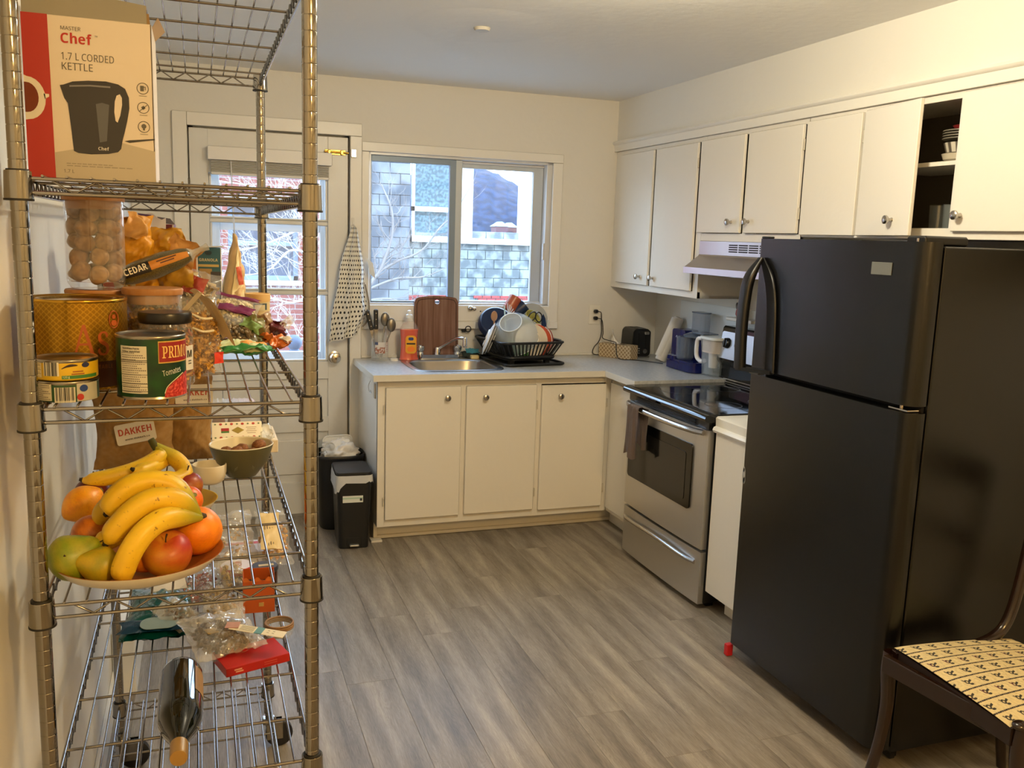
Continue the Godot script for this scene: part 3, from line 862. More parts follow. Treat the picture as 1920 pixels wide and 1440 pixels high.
	for q in [[Vector3(-1.956, 0.897, 0.002), Vector3(-0.002, 0.9304, 0.655), 0], [Vector3(-0.652, 0.897, 0.60), Vector3(-0.002, 0.9304, 1.017), 0], [Vector3(-1.688, 0.8, 0.128), Vector3(-1.23, 1.0, 0.552), 2]]:
		var b := CSGBox3D.new()
		b.name = "slab"
		b.operation = q[2]
		b.size = q[1] - q[0]
		b.position = (q[0] + q[1]) / 2
		k.add_child(b, true)
	wpart(w, "edge_band", Geo.new().bar(Vector3(-1.957, 0.896, 0.655), Vector3(-0.652, 0.9295, 0.658), 0.001).bar(Vector3(-1.958, 0.896, 0.004), Vector3(-1.955, 0.9295, 0.656), 0.001).bar(Vector3(-0.655, 0.896, 0.657), Vector3(-0.652, 0.9295, 1.017), 0.001), edge)
	wpart(w, "back_lip", Geo.new().bar(Vector3(-1.91, 0.9304, 0.002), Vector3(-0.01, 0.944, 0.012), 0.003), hexmat("e2ded2", 0.4))
	sink()
	stove()
	# small cabinet end to the right of the stove
	var s := thing("base_cabinet", "narrow cream cabinet with its own white top between stove and fridge", "cabinet", Vector3(-0.3, 0, 2.0))
	wpart(s, "body", Geo.new().bar(Vector3(-0.64, 0.10, 1.835), Vector3(-0.05, 0.845, 2.2), 0.002).bar(Vector3(-0.58, 0.0, 1.87), Vector3(-0.1, 0.10, 2.2), 0.001), cream)
	wpart(s, "door", Geo.new().bar(Vector3(-0.662, 0.10, 1.828), Vector3(-0.64, 0.832, 2.21), 0.003), cream)
	var moul := PackedVector2Array([Vector2(-0.64, 0.835), Vector2(-0.672, 0.835), Vector2(-0.678, 0.846), Vector2(-0.672, 0.858), Vector2(-0.662, 0.862), Vector2(-0.664, 0.898), Vector2(-0.655, 0.905), Vector2(-0.05, 0.905), Vector2(-0.05, 0.846), Vector2(-0.6, 0.846)])
	wpart(s, "top", Geo.new().prism(moul, 1.822, 2.21, Transform3D.IDENTITY, 0.9), hexmat("efece2", 0.35))
	uppers(upper, dark)
	hood()

func uppers(m: Material, dark: Material) -> void:
	var top := 2.189
	# tall pair at the window end
	var a := thing("wall_cabinet", "tall white wall cabinet with two doors nearest the window", "wall cabinet", Vector3(-0.17, 1.365, 0.5))
	carcass(a, 0.003, 1.045, 1.365, top, [[0.003, 0.10], [0.512, 0.538], [0.995, 1.045]], 1.40, m, dark)
	cabinet_door(a, Vector3(-0.352, 1.40, 0.095), Vector3(-0.335, 2.164, 0.512), Vector3(-0.352, 1.448, 0.42), "x", m)
	cabinet_door(a, Vector3(-0.352, 1.40, 0.545), Vector3(-0.335, 2.164, 0.992), Vector3(-0.352, 1.447, 0.585), "x", m, [Vector3(-0.347, 2.06, 0.999), Vector3(-0.347, 1.47, 0.999)])
	# short pair over the hood
	var b := thing("wall_cabinet", "short white wall cabinet with two doors over the range hood", "wall cabinet", Vector3(-0.17, 1.665, 1.45))
	carcass(b, 1.047, 1.862, 1.664, top, [[1.047, 1.056], [1.418, 1.445], [1.848, 1.862]], 1.703, m, dark)
	cabinet_door(b, Vector3(-0.352, 1.705, 1.022), Vector3(-0.335, 2.167, 1.414), Vector3(-0.352, 1.757, 1.345), "x", m)
	cabinet_door(b, Vector3(-0.352, 1.705, 1.449), Vector3(-0.335, 2.167, 1.848), Vector3(-0.352, 1.758, 1.49), "x", m, [Vector3(-0.347, 2.08, 1.856), Vector3(-0.347, 1.79, 1.856)])
	# run over the fridge: fixed panel, a door left ajar, a closed door
	var c := thing("wall_cabinet", "white wall cabinet over the fridge with one door ajar showing dishes", "wall cabinet", Vector3(-0.17, 1.69, 2.9))
	carcass(c, 1.866, 3.7, 1.692, top, [[1.866, 2.235], [2.672, 2.70], [3.2, 3.24], [3.66, 3.7]], 1.73, m, dark)
	wpart(c, "panel", Geo.new().bar(Vector3(-0.352, 1.70, 1.872), Vector3(-0.335, 2.172, 2.208), 0.003), m)
	# the ajar door swings on its far edge
	var d := part(c, "door", Geo.new().bar(Vector3(-0.017, 0, 0), Vector3(0.0, 0.475, 0.345), 0.004), m, Transform3D(Basis(Vector3.UP, -0.16), Vector3(-0.336, 1.70, 2.226) - c.position), "door left ajar")
	var kb := MeshInstance3D.new()
	kb.name = "knob"
	kb.mesh = Geo.new().lathe([Vector2(0, 0), Vector2(0.009, 0), Vector2(0.0065, 0.006), Vector2(0.006, 0.014), Vector2(0.013, 0.018), Vector2(0.0165, 0.024), Vector2(0.0155, 0.03), Vector2(0.010, 0.0335), Vector2(0.0, 0.0345)], 20, Transform3D(Basis(Vector3.BACK, PI / 2), Vector3.ZERO)).mesh()
	kb.material_override = mat("knob_chrome", Color.WHITE)
	kb.position = Vector3(-0.017, 0.058, 0.24)
	d.add_child(kb)
	part(d, "hinge", Geo.new().box(Vector3(0.01, 0.05, 0.012), Vector3(-0.01, 0.38, -0.006), 0.003), mat("painted_hinge", Color.WHITE))
	cabinet_door(c, Vector3(-0.352, 1.718, 2.695), Vector3(-0.335, 2.182, 3.19), Vector3(-0.352, 1.772, 2.735), "x", m)
	cabinet_door(c, Vector3(-0.352, 1.718, 3.24), Vector3(-0.335, 2.182, 3.66), Vector3(-0.352, 1.772, 3.60), "x", m)
	wpart(c, "shelf", Geo.new().bar(Vector3(-0.328, 1.945, 2.24), Vector3(-0.02, 1.961, 2.675), 0.002), m)
	cupboard_dishes()

func carcass(c: Node3D, z0: float, z1: float, y0: float, y1: float, stiles: Array, sill: float, m: Material, dark: Material) -> void:
	wpart(c, "body", Geo.new().bar(Vector3(-0.317, y0, z0), Vector3(-0.003, y1, z0 + 0.016), 0.001).bar(Vector3(-0.317, y0, z1 - 0.016), Vector3(-0.003, y1, z1), 0.001).bar(Vector3(-0.317, y0, z0), Vector3(-0.003, y0 + 0.016, z1), 0.001).bar(Vector3(-0.317, y1 - 0.016, z0), Vector3(-0.003, y1, z1), 0.001), m)
	wpart(c, "back_panel", Geo.new().bar(Vector3(-0.012, y0 + 0.016, z0 + 0.016), Vector3(-0.004, y1 - 0.016, z1 - 0.016), 0), hexmat("6a6459", 0.8))
	var f := Geo.new()
	for s in stiles:
		f.bar(Vector3(-0.334, y0, s[0]), Vector3(-0.316, y1, s[1]), 0.001)
	f.bar(Vector3(-0.3335, y0, z0), Vector3(-0.316, sill, z1), 0.001).bar(Vector3(-0.3335, 2.165, z0), Vector3(-0.316, y1, z1), 0.001)
	wpart(c, "face_frame", f, m)

func cupboard_dishes() -> void:
	# the stack seen through the gap of the ajar door
	var y := 1.962
	var grp := "dishes stacked in the cupboard"
	var p := Vector3(-0.20, y, 2.585)
	part(thing("dish", "pale bowl under the striped bowl in the open cupboard", "bowl", p), "bowl", Geo.new().lathe([Vector2(0, 0), Vector2(0.05, 0), Vector2(0.075, 0.012), Vector2(0.082, 0.032), Vector2(0.078, 0.032), Vector2(0.07, 0.015), Vector2(0, 0.006)]), hexmat("c8bda6", 0.3))
	var stripes := image_tex(128, 4, func(u, _w): return Color(0.86, 0.83, 0.76) if int(u * 26) % 2 else Color(0.38, 0.35, 0.31))
	part(thing("dish", "striped dish in the open cupboard above the pale bowl", "bowl", p + Vector3(0, 0.036, 0)), "bowl", Geo.new().lathe([Vector2(0, 0), Vector2(0.068, 0), Vector2(0.078, 0.034), Vector2(0.074, 0.034), Vector2(0.06, 0.006), Vector2(0, 0.006)]), mat("striped", Color.WHITE, 0.35, 0.0, {"albedo_texture": stripes}))
	for i in 4:
		part(thing("plate", ["lowest", "second", "third", "topmost"][i] + " of the grey plates stacked in the open cupboard", "plate", p + Vector3(0, 0.073 + i * 0.009, 0), grp), "plate", Geo.new().lathe([Vector2(0, 0), Vector2(0.05, 0), Vector2(0.085, 0.010), Vector2(0.085, 0.013), Vector2(0.05, 0.004), Vector2(0, 0.004)]), hexmat("8b8578", 0.3))
	part(thing("dish", "dark red flat dish on top of the plates in the open cupboard", "dish", p + Vector3(0.005, 0.112, 0.01)), "dish", Geo.new().lathe([Vector2(0, 0), Vector2(0.05, 0), Vector2(0.065, 0.018), Vector2(0.062, 0.018), Vector2(0, 0.006)]), hexmat("8a2626", 0.35))
	var q := Vector3(-0.21, 1.709, 2.57)
	for i in 3:
		part(thing("drinking_glass", "clear drinking glass on the lower cupboard shelf, " + ["nearest", "middle", "farthest"][i] + " of three", "glass", q + Vector3(0.02 * i, 0, 0.055 - i * 0.085), "glasses in the open cupboard"), "glass", Geo.new().lathe([Vector2(0, 0), Vector2(0.03, 0), Vector2(0.034, 0.11), Vector2(0.032, 0.11), Vector2(0.028, 0.006), Vector2(0, 0.006)], 20), clear_mat("clear_glass", Color(0.9, 0.95, 0.95), 0.08, 0.03))
	for i in 4:
		part(thing("saucer", "brown saucer at the right of the open cupboard, " + ["lowest", "second lowest", "third", "topmost"][i] + " of the leaning stack", "saucer", Vector3(-0.12, 1.80 + i * 0.017, 2.60), "saucers leaning in the cupboard"), "saucer", Geo.new().lathe([Vector2(0, 0), Vector2(0.04, 0), Vector2(0.07, 0.008), Vector2(0.07, 0.011), Vector2(0.04, 0.004), Vector2(0, 0.004)], 24, Transform3D(Basis(Vector3.RIGHT, 0.25), Vector3.ZERO)), hexmat("7a4a2c", 0.35))
	part(thing("cupboard_tub", "dark round tub under the leaning saucers in the open cupboard", "tub", Vector3(-0.12, 1.709, 2.595)), "tub", Geo.new().lathe([Vector2(0, 0), Vector2(0.048, 0), Vector2(0.052, 0.085), Vector2(0, 0.085)], 24), hexmat("4a4138", 0.5))

func hood() -> void:
	var steel := mat("brushed_steel", Color(0.72, 0.70, 0.70), 0.32, 1.0)
	var h := thing("range_hood", "stainless range hood with a slotted vent above the stove", "range hood", Vector3(-0.2, 1.5, 1.43))
	var prof := PackedVector2Array([Vector2(-0.003, 1.50), Vector2(-0.428, 1.50), Vector2(-0.43, 1.503), Vector2(-0.43, 1.529), Vector2(-0.427, 1.532), Vector2(-0.352, 1.588), Vector2(-0.347, 1.596), Vector2(-0.347, 1.663), Vector2(-0.003, 1.663)])
	wpart(h, "shell", Geo.new().prism(prof, 1.062, 1.82, Transform3D.IDENTITY, 0.3), steel)
	wpart(h, "front_lip", Geo.new().bar(Vector3(-0.433, 1.499, 1.058), Vector3(-0.428, 1.531, 1.824), 0.001), hexmat("c9c6ca", 0.3, 0.9))
	var blk := hexmat("141414", 0.7)
	for col in 4:
		for i in 4:
			wpart(h, "vent_slot", Geo.new().bar(Vector3(-0.3485, 1.612 + i * 0.0105, 1.335 + col * 0.085), Vector3(-0.346, 1.618 + i * 0.0105, 1.41 + col * 0.085), 0.001), blk)
	wpart(h, "filter", Geo.new().bar(Vector3(-0.38, 1.494, 1.15), Vector3(-0.08, 1.501, 1.73), 0.002), hexmat("8d8b88", 0.4, 0.8))

func sink() -> void:
	var steel := mat("sink_steel", Color(0.66, 0.65, 0.63), 0.3, 1.0)
	var s := thing("kitchen_sink", "single stainless steel drop-in sink in the worktop under the window", "sink", Vector3(-1.46, 0.93, 0.33))
	var cx := -1.458
	var cz := 0.335
	var rings := [[0.262, 0.255, 0.9312], [0.260, 0.253, 0.9345], [0.238, 0.222, 0.9350], [0.226, 0.208, 0.9325], [0.219, 0.200, 0.922], [0.205, 0.188, 0.80], [0.185, 0.168, 0.782], [0.10, 0.09, 0.777], [0.03, 0.03, 0.775]]
	var g := PackedVector3Array()
	for r in rings:
		var off := 0.018 if r[2] < 0.935 and r[0] < 0.23 else 0.0
		var p := ngon(1.0, 48, r[0], r[1], 5.0)
		p.append(p[0])
		for q in p:
			g.append(Vector3(cx + q.x, r[2], cz - q.y + off))
	wpart(s, "basin", Geo.new().patch(g, 48, rings.size() - 1, true), steel)
	wpart(s, "drain", Geo.new().lathe([Vector2(0, 0.001), Vector2(0.02, 0.002), Vector2(0.036, 0.004), Vector2(0.04, 0.001)], 24, place(Vector3(cx, 0.775, cz + 0.018))), hexmat("8d8a86", 0.25, 1.0))
	# tap
	var chrome := mat("chrome", Color(0.85, 0.85, 0.86), 0.08, 1.0)
	var f := thing("tap", "chrome mixer tap with two clear-topped handles behind the sink", "tap", Vector3(-1.465, 0.935, 0.085))
	wpart(f, "base", Geo.new().prism(rrect(0.255, 0.045, 0.02), 0.936, 0.957, Transform3D(Basis(Vector3.RIGHT, -PI / 2), Vector3(-1.463, 0, 0.085))), chrome)
	for x in [-1.578, -1.352]:
		var hd := wpart(f, "handle", Geo.new().lathe([Vector2(0, 0.957), Vector2(0.022, 0.957), Vector2(0.021, 0.97), Vector2(0.017, 0.975), Vector2(0.024, 0.98), Vector2(0.027, 0.998), Vector2(0.024, 1.008), Vector2(0.0, 1.010)], 12, place(Vector3(x, 0, 0.085))), hexmat("c4cad0", 0.12, 0.75))
		wpart(hd, "cap", Geo.new().lathe([Vector2(0, 1.014), Vector2(0.008, 1.013), Vector2(0.011, 1.009)], 14, place(Vector3(x, 0, 0.085))), chrome)
	wpart(f, "spout_base", Geo.new().lathe([Vector2(0, 0.957), Vector2(0.021, 0.957), Vector2(0.02, 0.985), Vector2(0.014, 1.0), Vector2(0, 1.004)], 18, place(Vector3(-1.475, 0, 0.085))), chrome)
	wpart(f, "spout", Geo.new().tube(bezier([Vector3(-1.475, 0.985, 0.09), Vector3(-1.452, 1.005, 0.10), Vector3(-1.415, 1.038, 0.14), Vector3(-1.39, 1.062, 0.19), Vector3(-1.372, 1.068, 0.225), Vector3(-1.358, 1.066, 0.245)], 5), 0.0095, 12), chrome)
	wpart(f, "nozzle", Geo.new().lathe([Vector2(0, 1.018), Vector2(0.012, 1.018), Vector2(0.0135, 1.03), Vector2(0.013, 1.07), Vector2(0.008, 1.078), Vector2(0, 1.079)], 16, place(Vector3(-1.355, 0, 0.248))), chrome)

func stove() -> void:
	var steel := mat("stove_steel", Color(0.80, 0.79, 0.77), 0.40, 0.9)
	var black := hexmat("0d0e10", 0.28)
	var gloss := mat("ceramic_glass", Color(0.012, 0.014, 0.018), 0.06)
	var t := thing("stove", "stainless electric stove with black glass top and towel on its handle", "stove", Vector3(-0.35, 0, 1.42))
	var z0 := 1.026
	var z1 := 1.806
	wpart(t, "body", Geo.new().bar(Vector3(-0.655, 0.03, z0), Vector3(-0.03, 0.895, z1), 0.003), black)
	wpart(t, "foot", Geo.new().bar(Vector3(-0.62, 0, z0 + 0.03), Vector3(-0.58, 0.03, z0 + 0.07), 0.002).bar(Vector3(-0.62, 0, z1 - 0.07), Vector3(-0.58, 0.03, z1 - 0.03), 0.002), black)
	# slightly bowed oven door: profile in plan, drawn upwards
	var bow := func(x0: float, bulge: float) -> PackedVector2Array:
		var p := PackedVector2Array()
		for i in 13:
			var u := i / 12.0
			p.append(Vector2(x0 - bulge * (1 - pow(2 * u - 1, 4)) - bulge * 0.6 * sin(PI * u), -lerpf(z0 + 0.004, z1 - 0.004, u)))
		p.append(Vector2(-0.65, -(z1 - 0.004)))
		p.append(Vector2(-0.65, -(z0 + 0.004)))
		return p
	var up := Transform3D(Basis(Vector3.RIGHT, -PI / 2), Vector3.ZERO)
	var dr := wpart(t, "oven_door", Geo.new().prism(bow.call(-0.683, 0.006), 0.287, 0.835, up), steel)
	var win := Geo.new().prism(rrect(0.625, 0.305, 0.02), -0.004, 0.004, Transform3D(Basis(Vector3.UP, -PI / 2), Vector3(-0.6935, 0.598, 1.385)))
	wpart(dr, "window", win, mat("oven_glass", Color(0.02, 0.02, 0.022), 0.12))
	wpart(dr, "inner_window", Geo.new().prism(rrect(0.53, 0.225, 0.012), -0.001, 0.001, Transform3D(Basis(Vector3.UP, -PI / 2), Vector3(-0.6985, 0.592, 1.385))), mat("oven_dark", Color(0.10, 0.095, 0.085), 0.1))
	wpart(t, "vent_band", Geo.new().prism(bow.call(-0.683, 0.006), 0.838, 0.872, up), black)
	for i in 4:
		wpart(t, "vent_rib", Geo.new().bar(Vector3(-0.698, 0.842 + i * 0.0075, z0 + 0.1), Vector3(-0.690, 0.8455 + i * 0.0075, z1 - 0.1), 0.001), hexmat("26282c", 0.3))
	# handle: a long bowed bar
	var bar := []
	for i in 17:
		var u := i / 16.0
		bar.append(Vector3(-0.692 - 0.045 * pow(sin(PI * u), 0.45), 0.822, lerpf(z0 + 0.012, z1 - 0.03, u)))
	wpart(dr, "handle", Geo.new().tube(bar, 0.0135, 12), mat("handle_steel", Color(0.75, 0.74, 0.73), 0.25, 1.0))
	var dw := wpart(t, "drawer", Geo.new().prism(bow.call(-0.681, 0.006), 0.028, 0.272, up), steel)
	var hb := []
	for i in 17:
		var u := i / 16.0
		hb.append(Vector3(-0.685 - 0.028 * pow(sin(PI * u), 0.5), 0.222 - 0.006 * cos(TAU * u), lerpf(z0 + 0.03, z1 - 0.045, u)))
	wpart(dw, "handle", Geo.new().tube(hb, 0.011, 10), mat("handle_steel", Color.WHITE))
	# cooktop with rolled front edge
	var pr := PackedVector2Array([Vector2(-0.08, 0.896), Vector2(-0.70, 0.876), Vector2(-0.714, 0.882), Vector2(-0.718, 0.893), Vector2(-0.712, 0.904), Vector2(-0.695, 0.911), Vector2(-0.66, 0.913), Vector2(-0.08, 0.913)])
	wpart(t, "cooktop", Geo.new().prism(pr, z0 - 0.012, z1 + 0.014, Transform3D.IDENTITY, 0.8), gloss)
	for q in [[-0.50, 1.22, 0.105], [-0.50, 1.62, 0.085], [-0.24, 1.22, 0.08], [-0.24, 1.62, 0.105]]:
		wpart(t, "burner_ring", Geo.new().lathe([Vector2(q[2] - 0.002, 0.9134), Vector2(q[2] + 0.002, 0.9134)].map(func(p): return p), 40, place(Vector3(q[0], 0, q[1]))), hexmat("2b2d31", 0.3))
	# backguard
	var bg := PackedVector2Array([Vector2(-0.03, 0.896), Vector2(-0.105, 0.896), Vector2(-0.10, 1.0), Vector2(-0.125, 1.03), Vector2(-0.095, 1.205), Vector2(-0.085, 1.215), Vector2(-0.03, 1.215)])
	wpart(t, "backguard", Geo.new().prism(bg, z0 - 0.078, z1, Transform3D.IDENTITY, 0.5), gloss)
	wpart(t, "trim_strip", Geo.new().bar(Vector3(-0.112, 0.914, z0 - 0.02), Vector3(-0.10, 0.922, z1), 0.002).bar(Vector3(-0.115, 0.93, z0 - 0.02), Vector3(-0.10, 0.938, z1), 0.002), mat("chrome", Color.WHITE))
	var tilt := Transform3D(Basis(Vector3.UP, -PI / 2) * Basis(Vector3.RIGHT, -0.17), Vector3(-0.1145, 1.115, 1.375))
	var pan := part(t, "control_panel", Geo.new().prism(rrect(0.83, 0.145, 0.015), 0, 0.003), mat("panel_silver", Color(0.78, 0.80, 0.84), 0.35, 0.55), Transform3D(Basis.IDENTITY, -t.position) * tilt)
	var kx := -0.345
	for i in 4:
		if i == 2:
			kx = 0.23
		part(pan, "knob", Geo.new().lathe([Vector2(0, 0), Vector2(0.029, 0), Vector2(0.027, 0.012), Vector2(0.02, 0.02), Vector2(0, 0.021)], 24, Transform3D(Basis(Vector3.RIGHT, PI / 2), Vector3(kx, 0.012, 0.003))).box(Vector3(0.01, 0.05, 0.012), Vector3(kx, 0.012, 0.024), 0.003), hexmat("101012", 0.35))
		kx += 0.112
	part(pan, "marking", Geo.new().box(Vector3(0.014, 0.002, 0.0006), Vector3(-0.285, 0.052, 0.0033), 0).box(Vector3(0.002, 0.012, 0.0006), Vector3(-0.285, 0.052, 0.0034), 0).box(Vector3(0.006, 0.006, 0.0006), Vector3(-0.27, 0.052, 0.0034), 0), hexmat("3a3f49", 0.6))
	# towel over the handle
	var tw := thing("hand_towel", "small brown terry towel hung over the stove's oven handle", "towel", Vector3(-0.74, 0.6, 1.25))
	var terry := mat("terry", Color(0.40, 0.33, 0.28), 0.95, 0.0, {"rim_enabled": true, "rim": 0.5, "normal_enabled": true, "normal_texture": noise_tex(17, 0.12, 128, 3, true, 8.0), "normal_scale": 0.8, "uv1_scale": Vector3(3, 5, 1)})
	for side in 2:
		var g := Geo.new().grid(16, 26, func(u, q):
			# from the free end up and over the bar
			var l: float = 0.255 if side == 0 else 0.20
			var s: float = q * (l + 0.03)
			var over: float = clampf((s - l) / 0.03, 0, 1)
			var zz: float = lerpf(1.165, 1.275, u) if side == 0 else lerpf(1.20, 1.315, u)
			var flare: float = (1 - q) * 0.02 * (u - 0.55)
			var fold: float = 0.008 * sin(u * 9.0 + side * 2.0) * (1.1 - q) + 0.003 * sin(u * 23.0 + q * 4.0)
			var x0: float = -0.757 - 0.004 if side == 0 else -0.7215
			var xx: float = x0 + (fold if side == 0 else -absf(fold)) - (0.0 if side else 0.006 * (1 - q))
			var y: float = 0.838 - l + s
			if over > 0:
				xx = lerpf(x0, -0.738, over)
				y = 0.838 + 0.004 * sin(over * PI / 2)
			return Vector3(xx, y + (0.012 * sin(u * 7.0) * (1 - q)), zz + flare))
		wpart(tw, "front_fold" if side == 0 else "back_fold", g, terry)

func counter_things() -> void:
	var top := 0.9306
	var clear := clear_mat("clear_glass", Color(0.9, 0.95, 0.95), 0.08, 0.03)
	var chrome := mat("chrome", Color.WHITE)
	var blackp := hexmat("17181a", 0.4)
	# apron on its hook by the door
	var dots := image_tex(256, 256, func(u, q):
		var row: int = int(q * 10)
		var f := Vector2(fposmod(u * 10 + (0.5 if row % 2 else 0.0), 1.0) - 0.5, fposmod(q * 10, 1.0) - 0.5)
		return Color(0.08, 0.08, 0.10) if f.length() < 0.24 else Color(0.90, 0.89, 0.85))
	var cloth := mat("dotted_cloth", Color.WHITE, 0.9, 0.0, {"albedo_texture": dots, "uv1_scale": Vector3(1.05, 2.4, 1), "rim_enabled": true, "rim": 0.3, "cull_mode": BaseMaterial3D.CULL_DISABLED})
	var ap := thing("apron", "white apron with black polka dots hanging from a hook beside the back door", "apron", Vector3(-1.98, 1.1, 0.06))
	wpart(ap, "cloth", Geo.new().grid(40, 40, func(u, q):
		# q 0 at the hem, 1 at the hook; deep folds run down from the hook
		var d: float = 1.0 - q
		var left: float = lerpf(-1.972, -2.105, pow(d, 0.75))
		var right: float = lerpf(-1.955, -1.872, pow(d, 0.55)) - 0.06 * smoothstep(0.75, 1.0, d)
		var fold: float = sin(u * 16.0 + d * 2.0) * 0.016 + sin(u * 31.0 + 1.0) * 0.006
		var y: float = lerpf(1.685, 1.07, d) + (0.05 * u - 0.045) * smoothstep(0.6, 1.0, d) * 0.9
		return Vector3(lerpf(left, right, u) + 0.004 * sin(d * 14.0 + u * 3.0), y, 0.052 + fold * (0.25 + 0.9 * d) + 0.03 * sin(PI * u) * (0.4 + d)), false, false), cloth)
	wpart(ap, "care_label", Geo.new().grid(4, 6, func(u, q): return Vector3(-1.892 + u * 0.034 + (0.012 * (1 - q)), 1.425 + q * 0.085 - u * 0.03, 0.085 + 0.006 * sin(q * 4.0))), hexmat("dfe6ee", 0.6))
	wpart(ap, "tie", Geo.new().tube(bezier([Vector3(-1.90, 1.36, 0.07), Vector3(-1.875, 1.24, 0.06), Vector3(-1.885, 1.15, 0.05), Vector3(-1.91, 1.12, 0.05)], 5), 0.005, 6), hexmat("8e8474", 0.9))
	var hk := thing("wall_hook", "small white hook on the door frame holding the dotted apron", "hook", Vector3(-1.962, 1.69, 0.022))
	part(hk, "hook", Geo.new().tube(bezier([Vector3(0, 0.03, 0.002), Vector3(0, 0.0, 0.004), Vector3(0, -0.012, 0.018), Vector3(0, 0.004, 0.03)], 4), 0.003, 6).bar(Vector3(-0.008, 0.0, 0), Vector3(0.008, 0.04, 0.004), 0.001), hexmat("dcd9d0", 0.4))
	# utensil jar
	var j := thing("utensil_jar", "clear glass jar with a torn paper label holding knives and spoons", "jar", Vector3(-1.822, top, 0.115))
	part(j, "glass", Geo.new().lathe([Vector2(0, 0), Vector2(0.046, 0), Vector2(0.05, 0.008), Vector2(0.05, 0.115), Vector2(0.042, 0.14), Vector2(0.042, 0.162), Vector2(0.0395, 0.162), Vector2(0.0395, 0.14), Vector2(0.047, 0.113), Vector2(0.047, 0.012), Vector2(0, 0.008)]), clear)
	part(j, "label", wrap_patch(0.05, -0.75, 0.45, 0.045, 0.11), mat("jar_label", Color.WHITE, 0.6, 0.0, {"albedo_texture": image_tex(64, 48, func(u, q): return Color(0.25, 0.30, 0.45) if q < 0.25 and u < 0.3 else (Color(0.62, 0.40, 0.32) if q > 0.45 and lump.get_noise_2d(u * 260, q * 200) > -0.1 else Color(0.82, 0.80, 0.78)))}))
	part(j, "label", wrap_patch(0.05, 0.5, 1.0, 0.05, 0.11), mat("jar_label2", Color.WHITE, 0.6, 0.0, {"albedo_texture": image_tex(32, 48, func(u, q): return Color(0.62, 0.5, 0.48) if fposmod(q * 9, 1.0) < 0.4 and u > 0.1 and u < 0.9 else Color(0.85, 0.83, 0.8))}))
	var steel := mat("cutlery_steel", Color(0.62, 0.60, 0.57), 0.3, 1.0)
	for q in [[Vector3(-0.02, 0.02, 0.0), Vector3(-0.024, 0.30, 0.0), "knife", "black-handled kitchen knife with the tallest handle in the glass jar"], [Vector3(-0.005, 0.02, -0.01), Vector3(-0.068, 0.27, -0.015), "knife", "black-handled knife leaning leftmost in the glass jar"]]:
		var kn := thing("kitchen_knife", q[3], "knife", j.position, "knives in the glass jar")
		var ax: Vector3 = (q[1] - q[0]).normalized()
		var b := Basis(ax.cross(Vector3.BACK).normalized(), ax, Vector3.BACK)
		part(kn, "handle", Geo.new().box(Vector3(0.026, 0.115, 0.016), Vector3(0, 0.215, 0), 0.006), blackp, Transform3D(b, q[0]))
		part(kn, "blade", Geo.new().prism(PackedVector2Array([Vector2(-0.011, 0.16), Vector2(0.011, 0.16), Vector2(0.011, 0.06), Vector2(0.0, 0.0), Vector2(-0.011, 0.03)]), -0.001, 0.001), steel, Transform3D(b, q[0]))
		for y in [0.18, 0.215, 0.25]:
			part(kn, "rivet", Geo.new().lathe([Vector2(0.0035, 0.0), Vector2(0.0, 0.001)], 8, Transform3D(Basis(Vector3.RIGHT, PI / 2), Vector3(0, y, 0.008))), steel, Transform3D(b, q[0]))
	for q in [[Vector3(0.03, 0, -0.01), 0.235, "large metal spoon with its bowl up in the glass jar"], [Vector3(0.062, 0, 0.012), 0.205, "smaller metal ladle leaning rightmost in the glass jar"]]:
		var sp := thing("serving_spoon", q[2], "spoon", j.position, "spoons in the glass jar")
		part(sp, "bowl", Geo.new().ball(q[0] + Vector3(0, q[1], 0.008), Vector3(0.026, 0.04, 0.012), 16, 10), mat("spoon_steel", Color(0.50, 0.47, 0.42), 0.35, 0.9))
		part(sp, "handle", Geo.new().rod(Vector3(q[0].x * 0.1, 0.015, 0.005), q[0] + Vector3(0, q[1] - 0.03, 0), 0.0045), steel)
	# loose little stopper
	var st := thing("sink_stopper", "small white stopper with a loop lying by the dish soap", "stopper", Vector3(-1.742, top, 0.135))
	part(st, "disc", Geo.new().lathe([Vector2(0, 0), Vector2(0.024, 0), Vector2(0.022, 0.012), Vector2(0.008, 0.016), Vector2(0, 0.017)], 20), hexmat("e3e0d8", 0.5))
	part(st, "loop", Geo.new().tube(bezier([Vector3(-0.01, 0.014, 0), Vector3(-0.012, 0.032, 0), Vector3(0.0, 0.04, 0), Vector3(0.012, 0.03, 0), Vector3(0.01, 0.014, 0)], 4), 0.0016, 6), hexmat("e3e0d8", 0.5))
	# dish soap
	var ds := thing("dish_soap_bottle", "tall clear bottle of orange dish soap with a yellow label behind the sink", "bottle", Vector3(-1.652, top, 0.115))
	var prof := func(a: float, b: float) -> Array:
		var o := [Vector2(0, a)]
		for i in 13:
			var y := lerpf(a, b, i / 12.0)
			o.append(Vector2(0.056 - 0.009 * sin(clampf(y / 0.18, 0, 1) * PI) * 0.7 - 0.038 * smoothstep(0.175, 0.245, y) + (0.004 if y < 0.01 else 0.0), y))
		o.append(Vector2(0, b))
		return o
	part(ds, "soap", Geo.new().lathe(prof.call(0.004, 0.178), 28, Transform3D.IDENTITY, 0.95, 0.58), mat("orange_soap", Color(0.92, 0.30, 0.06), 0.12, 0.0, {"backlight_enabled": true, "backlight": Color(0.5, 0.16, 0.03)}))
	part(ds, "bottle", Geo.new().lathe(prof.call(0.0, 0.247), 28, Transform3D.IDENTITY, 1.0, 0.62), clear)
	part(ds, "cap", Geo.new().lathe([Vector2(0.019, 0.244), Vector2(0.019, 0.262), Vector2(0.011, 0.266), Vector2(0.011, 0.284), Vector2(0.006, 0.288), Vector2(0, 0.288)], 18), hexmat("e9edf0", 0.3))
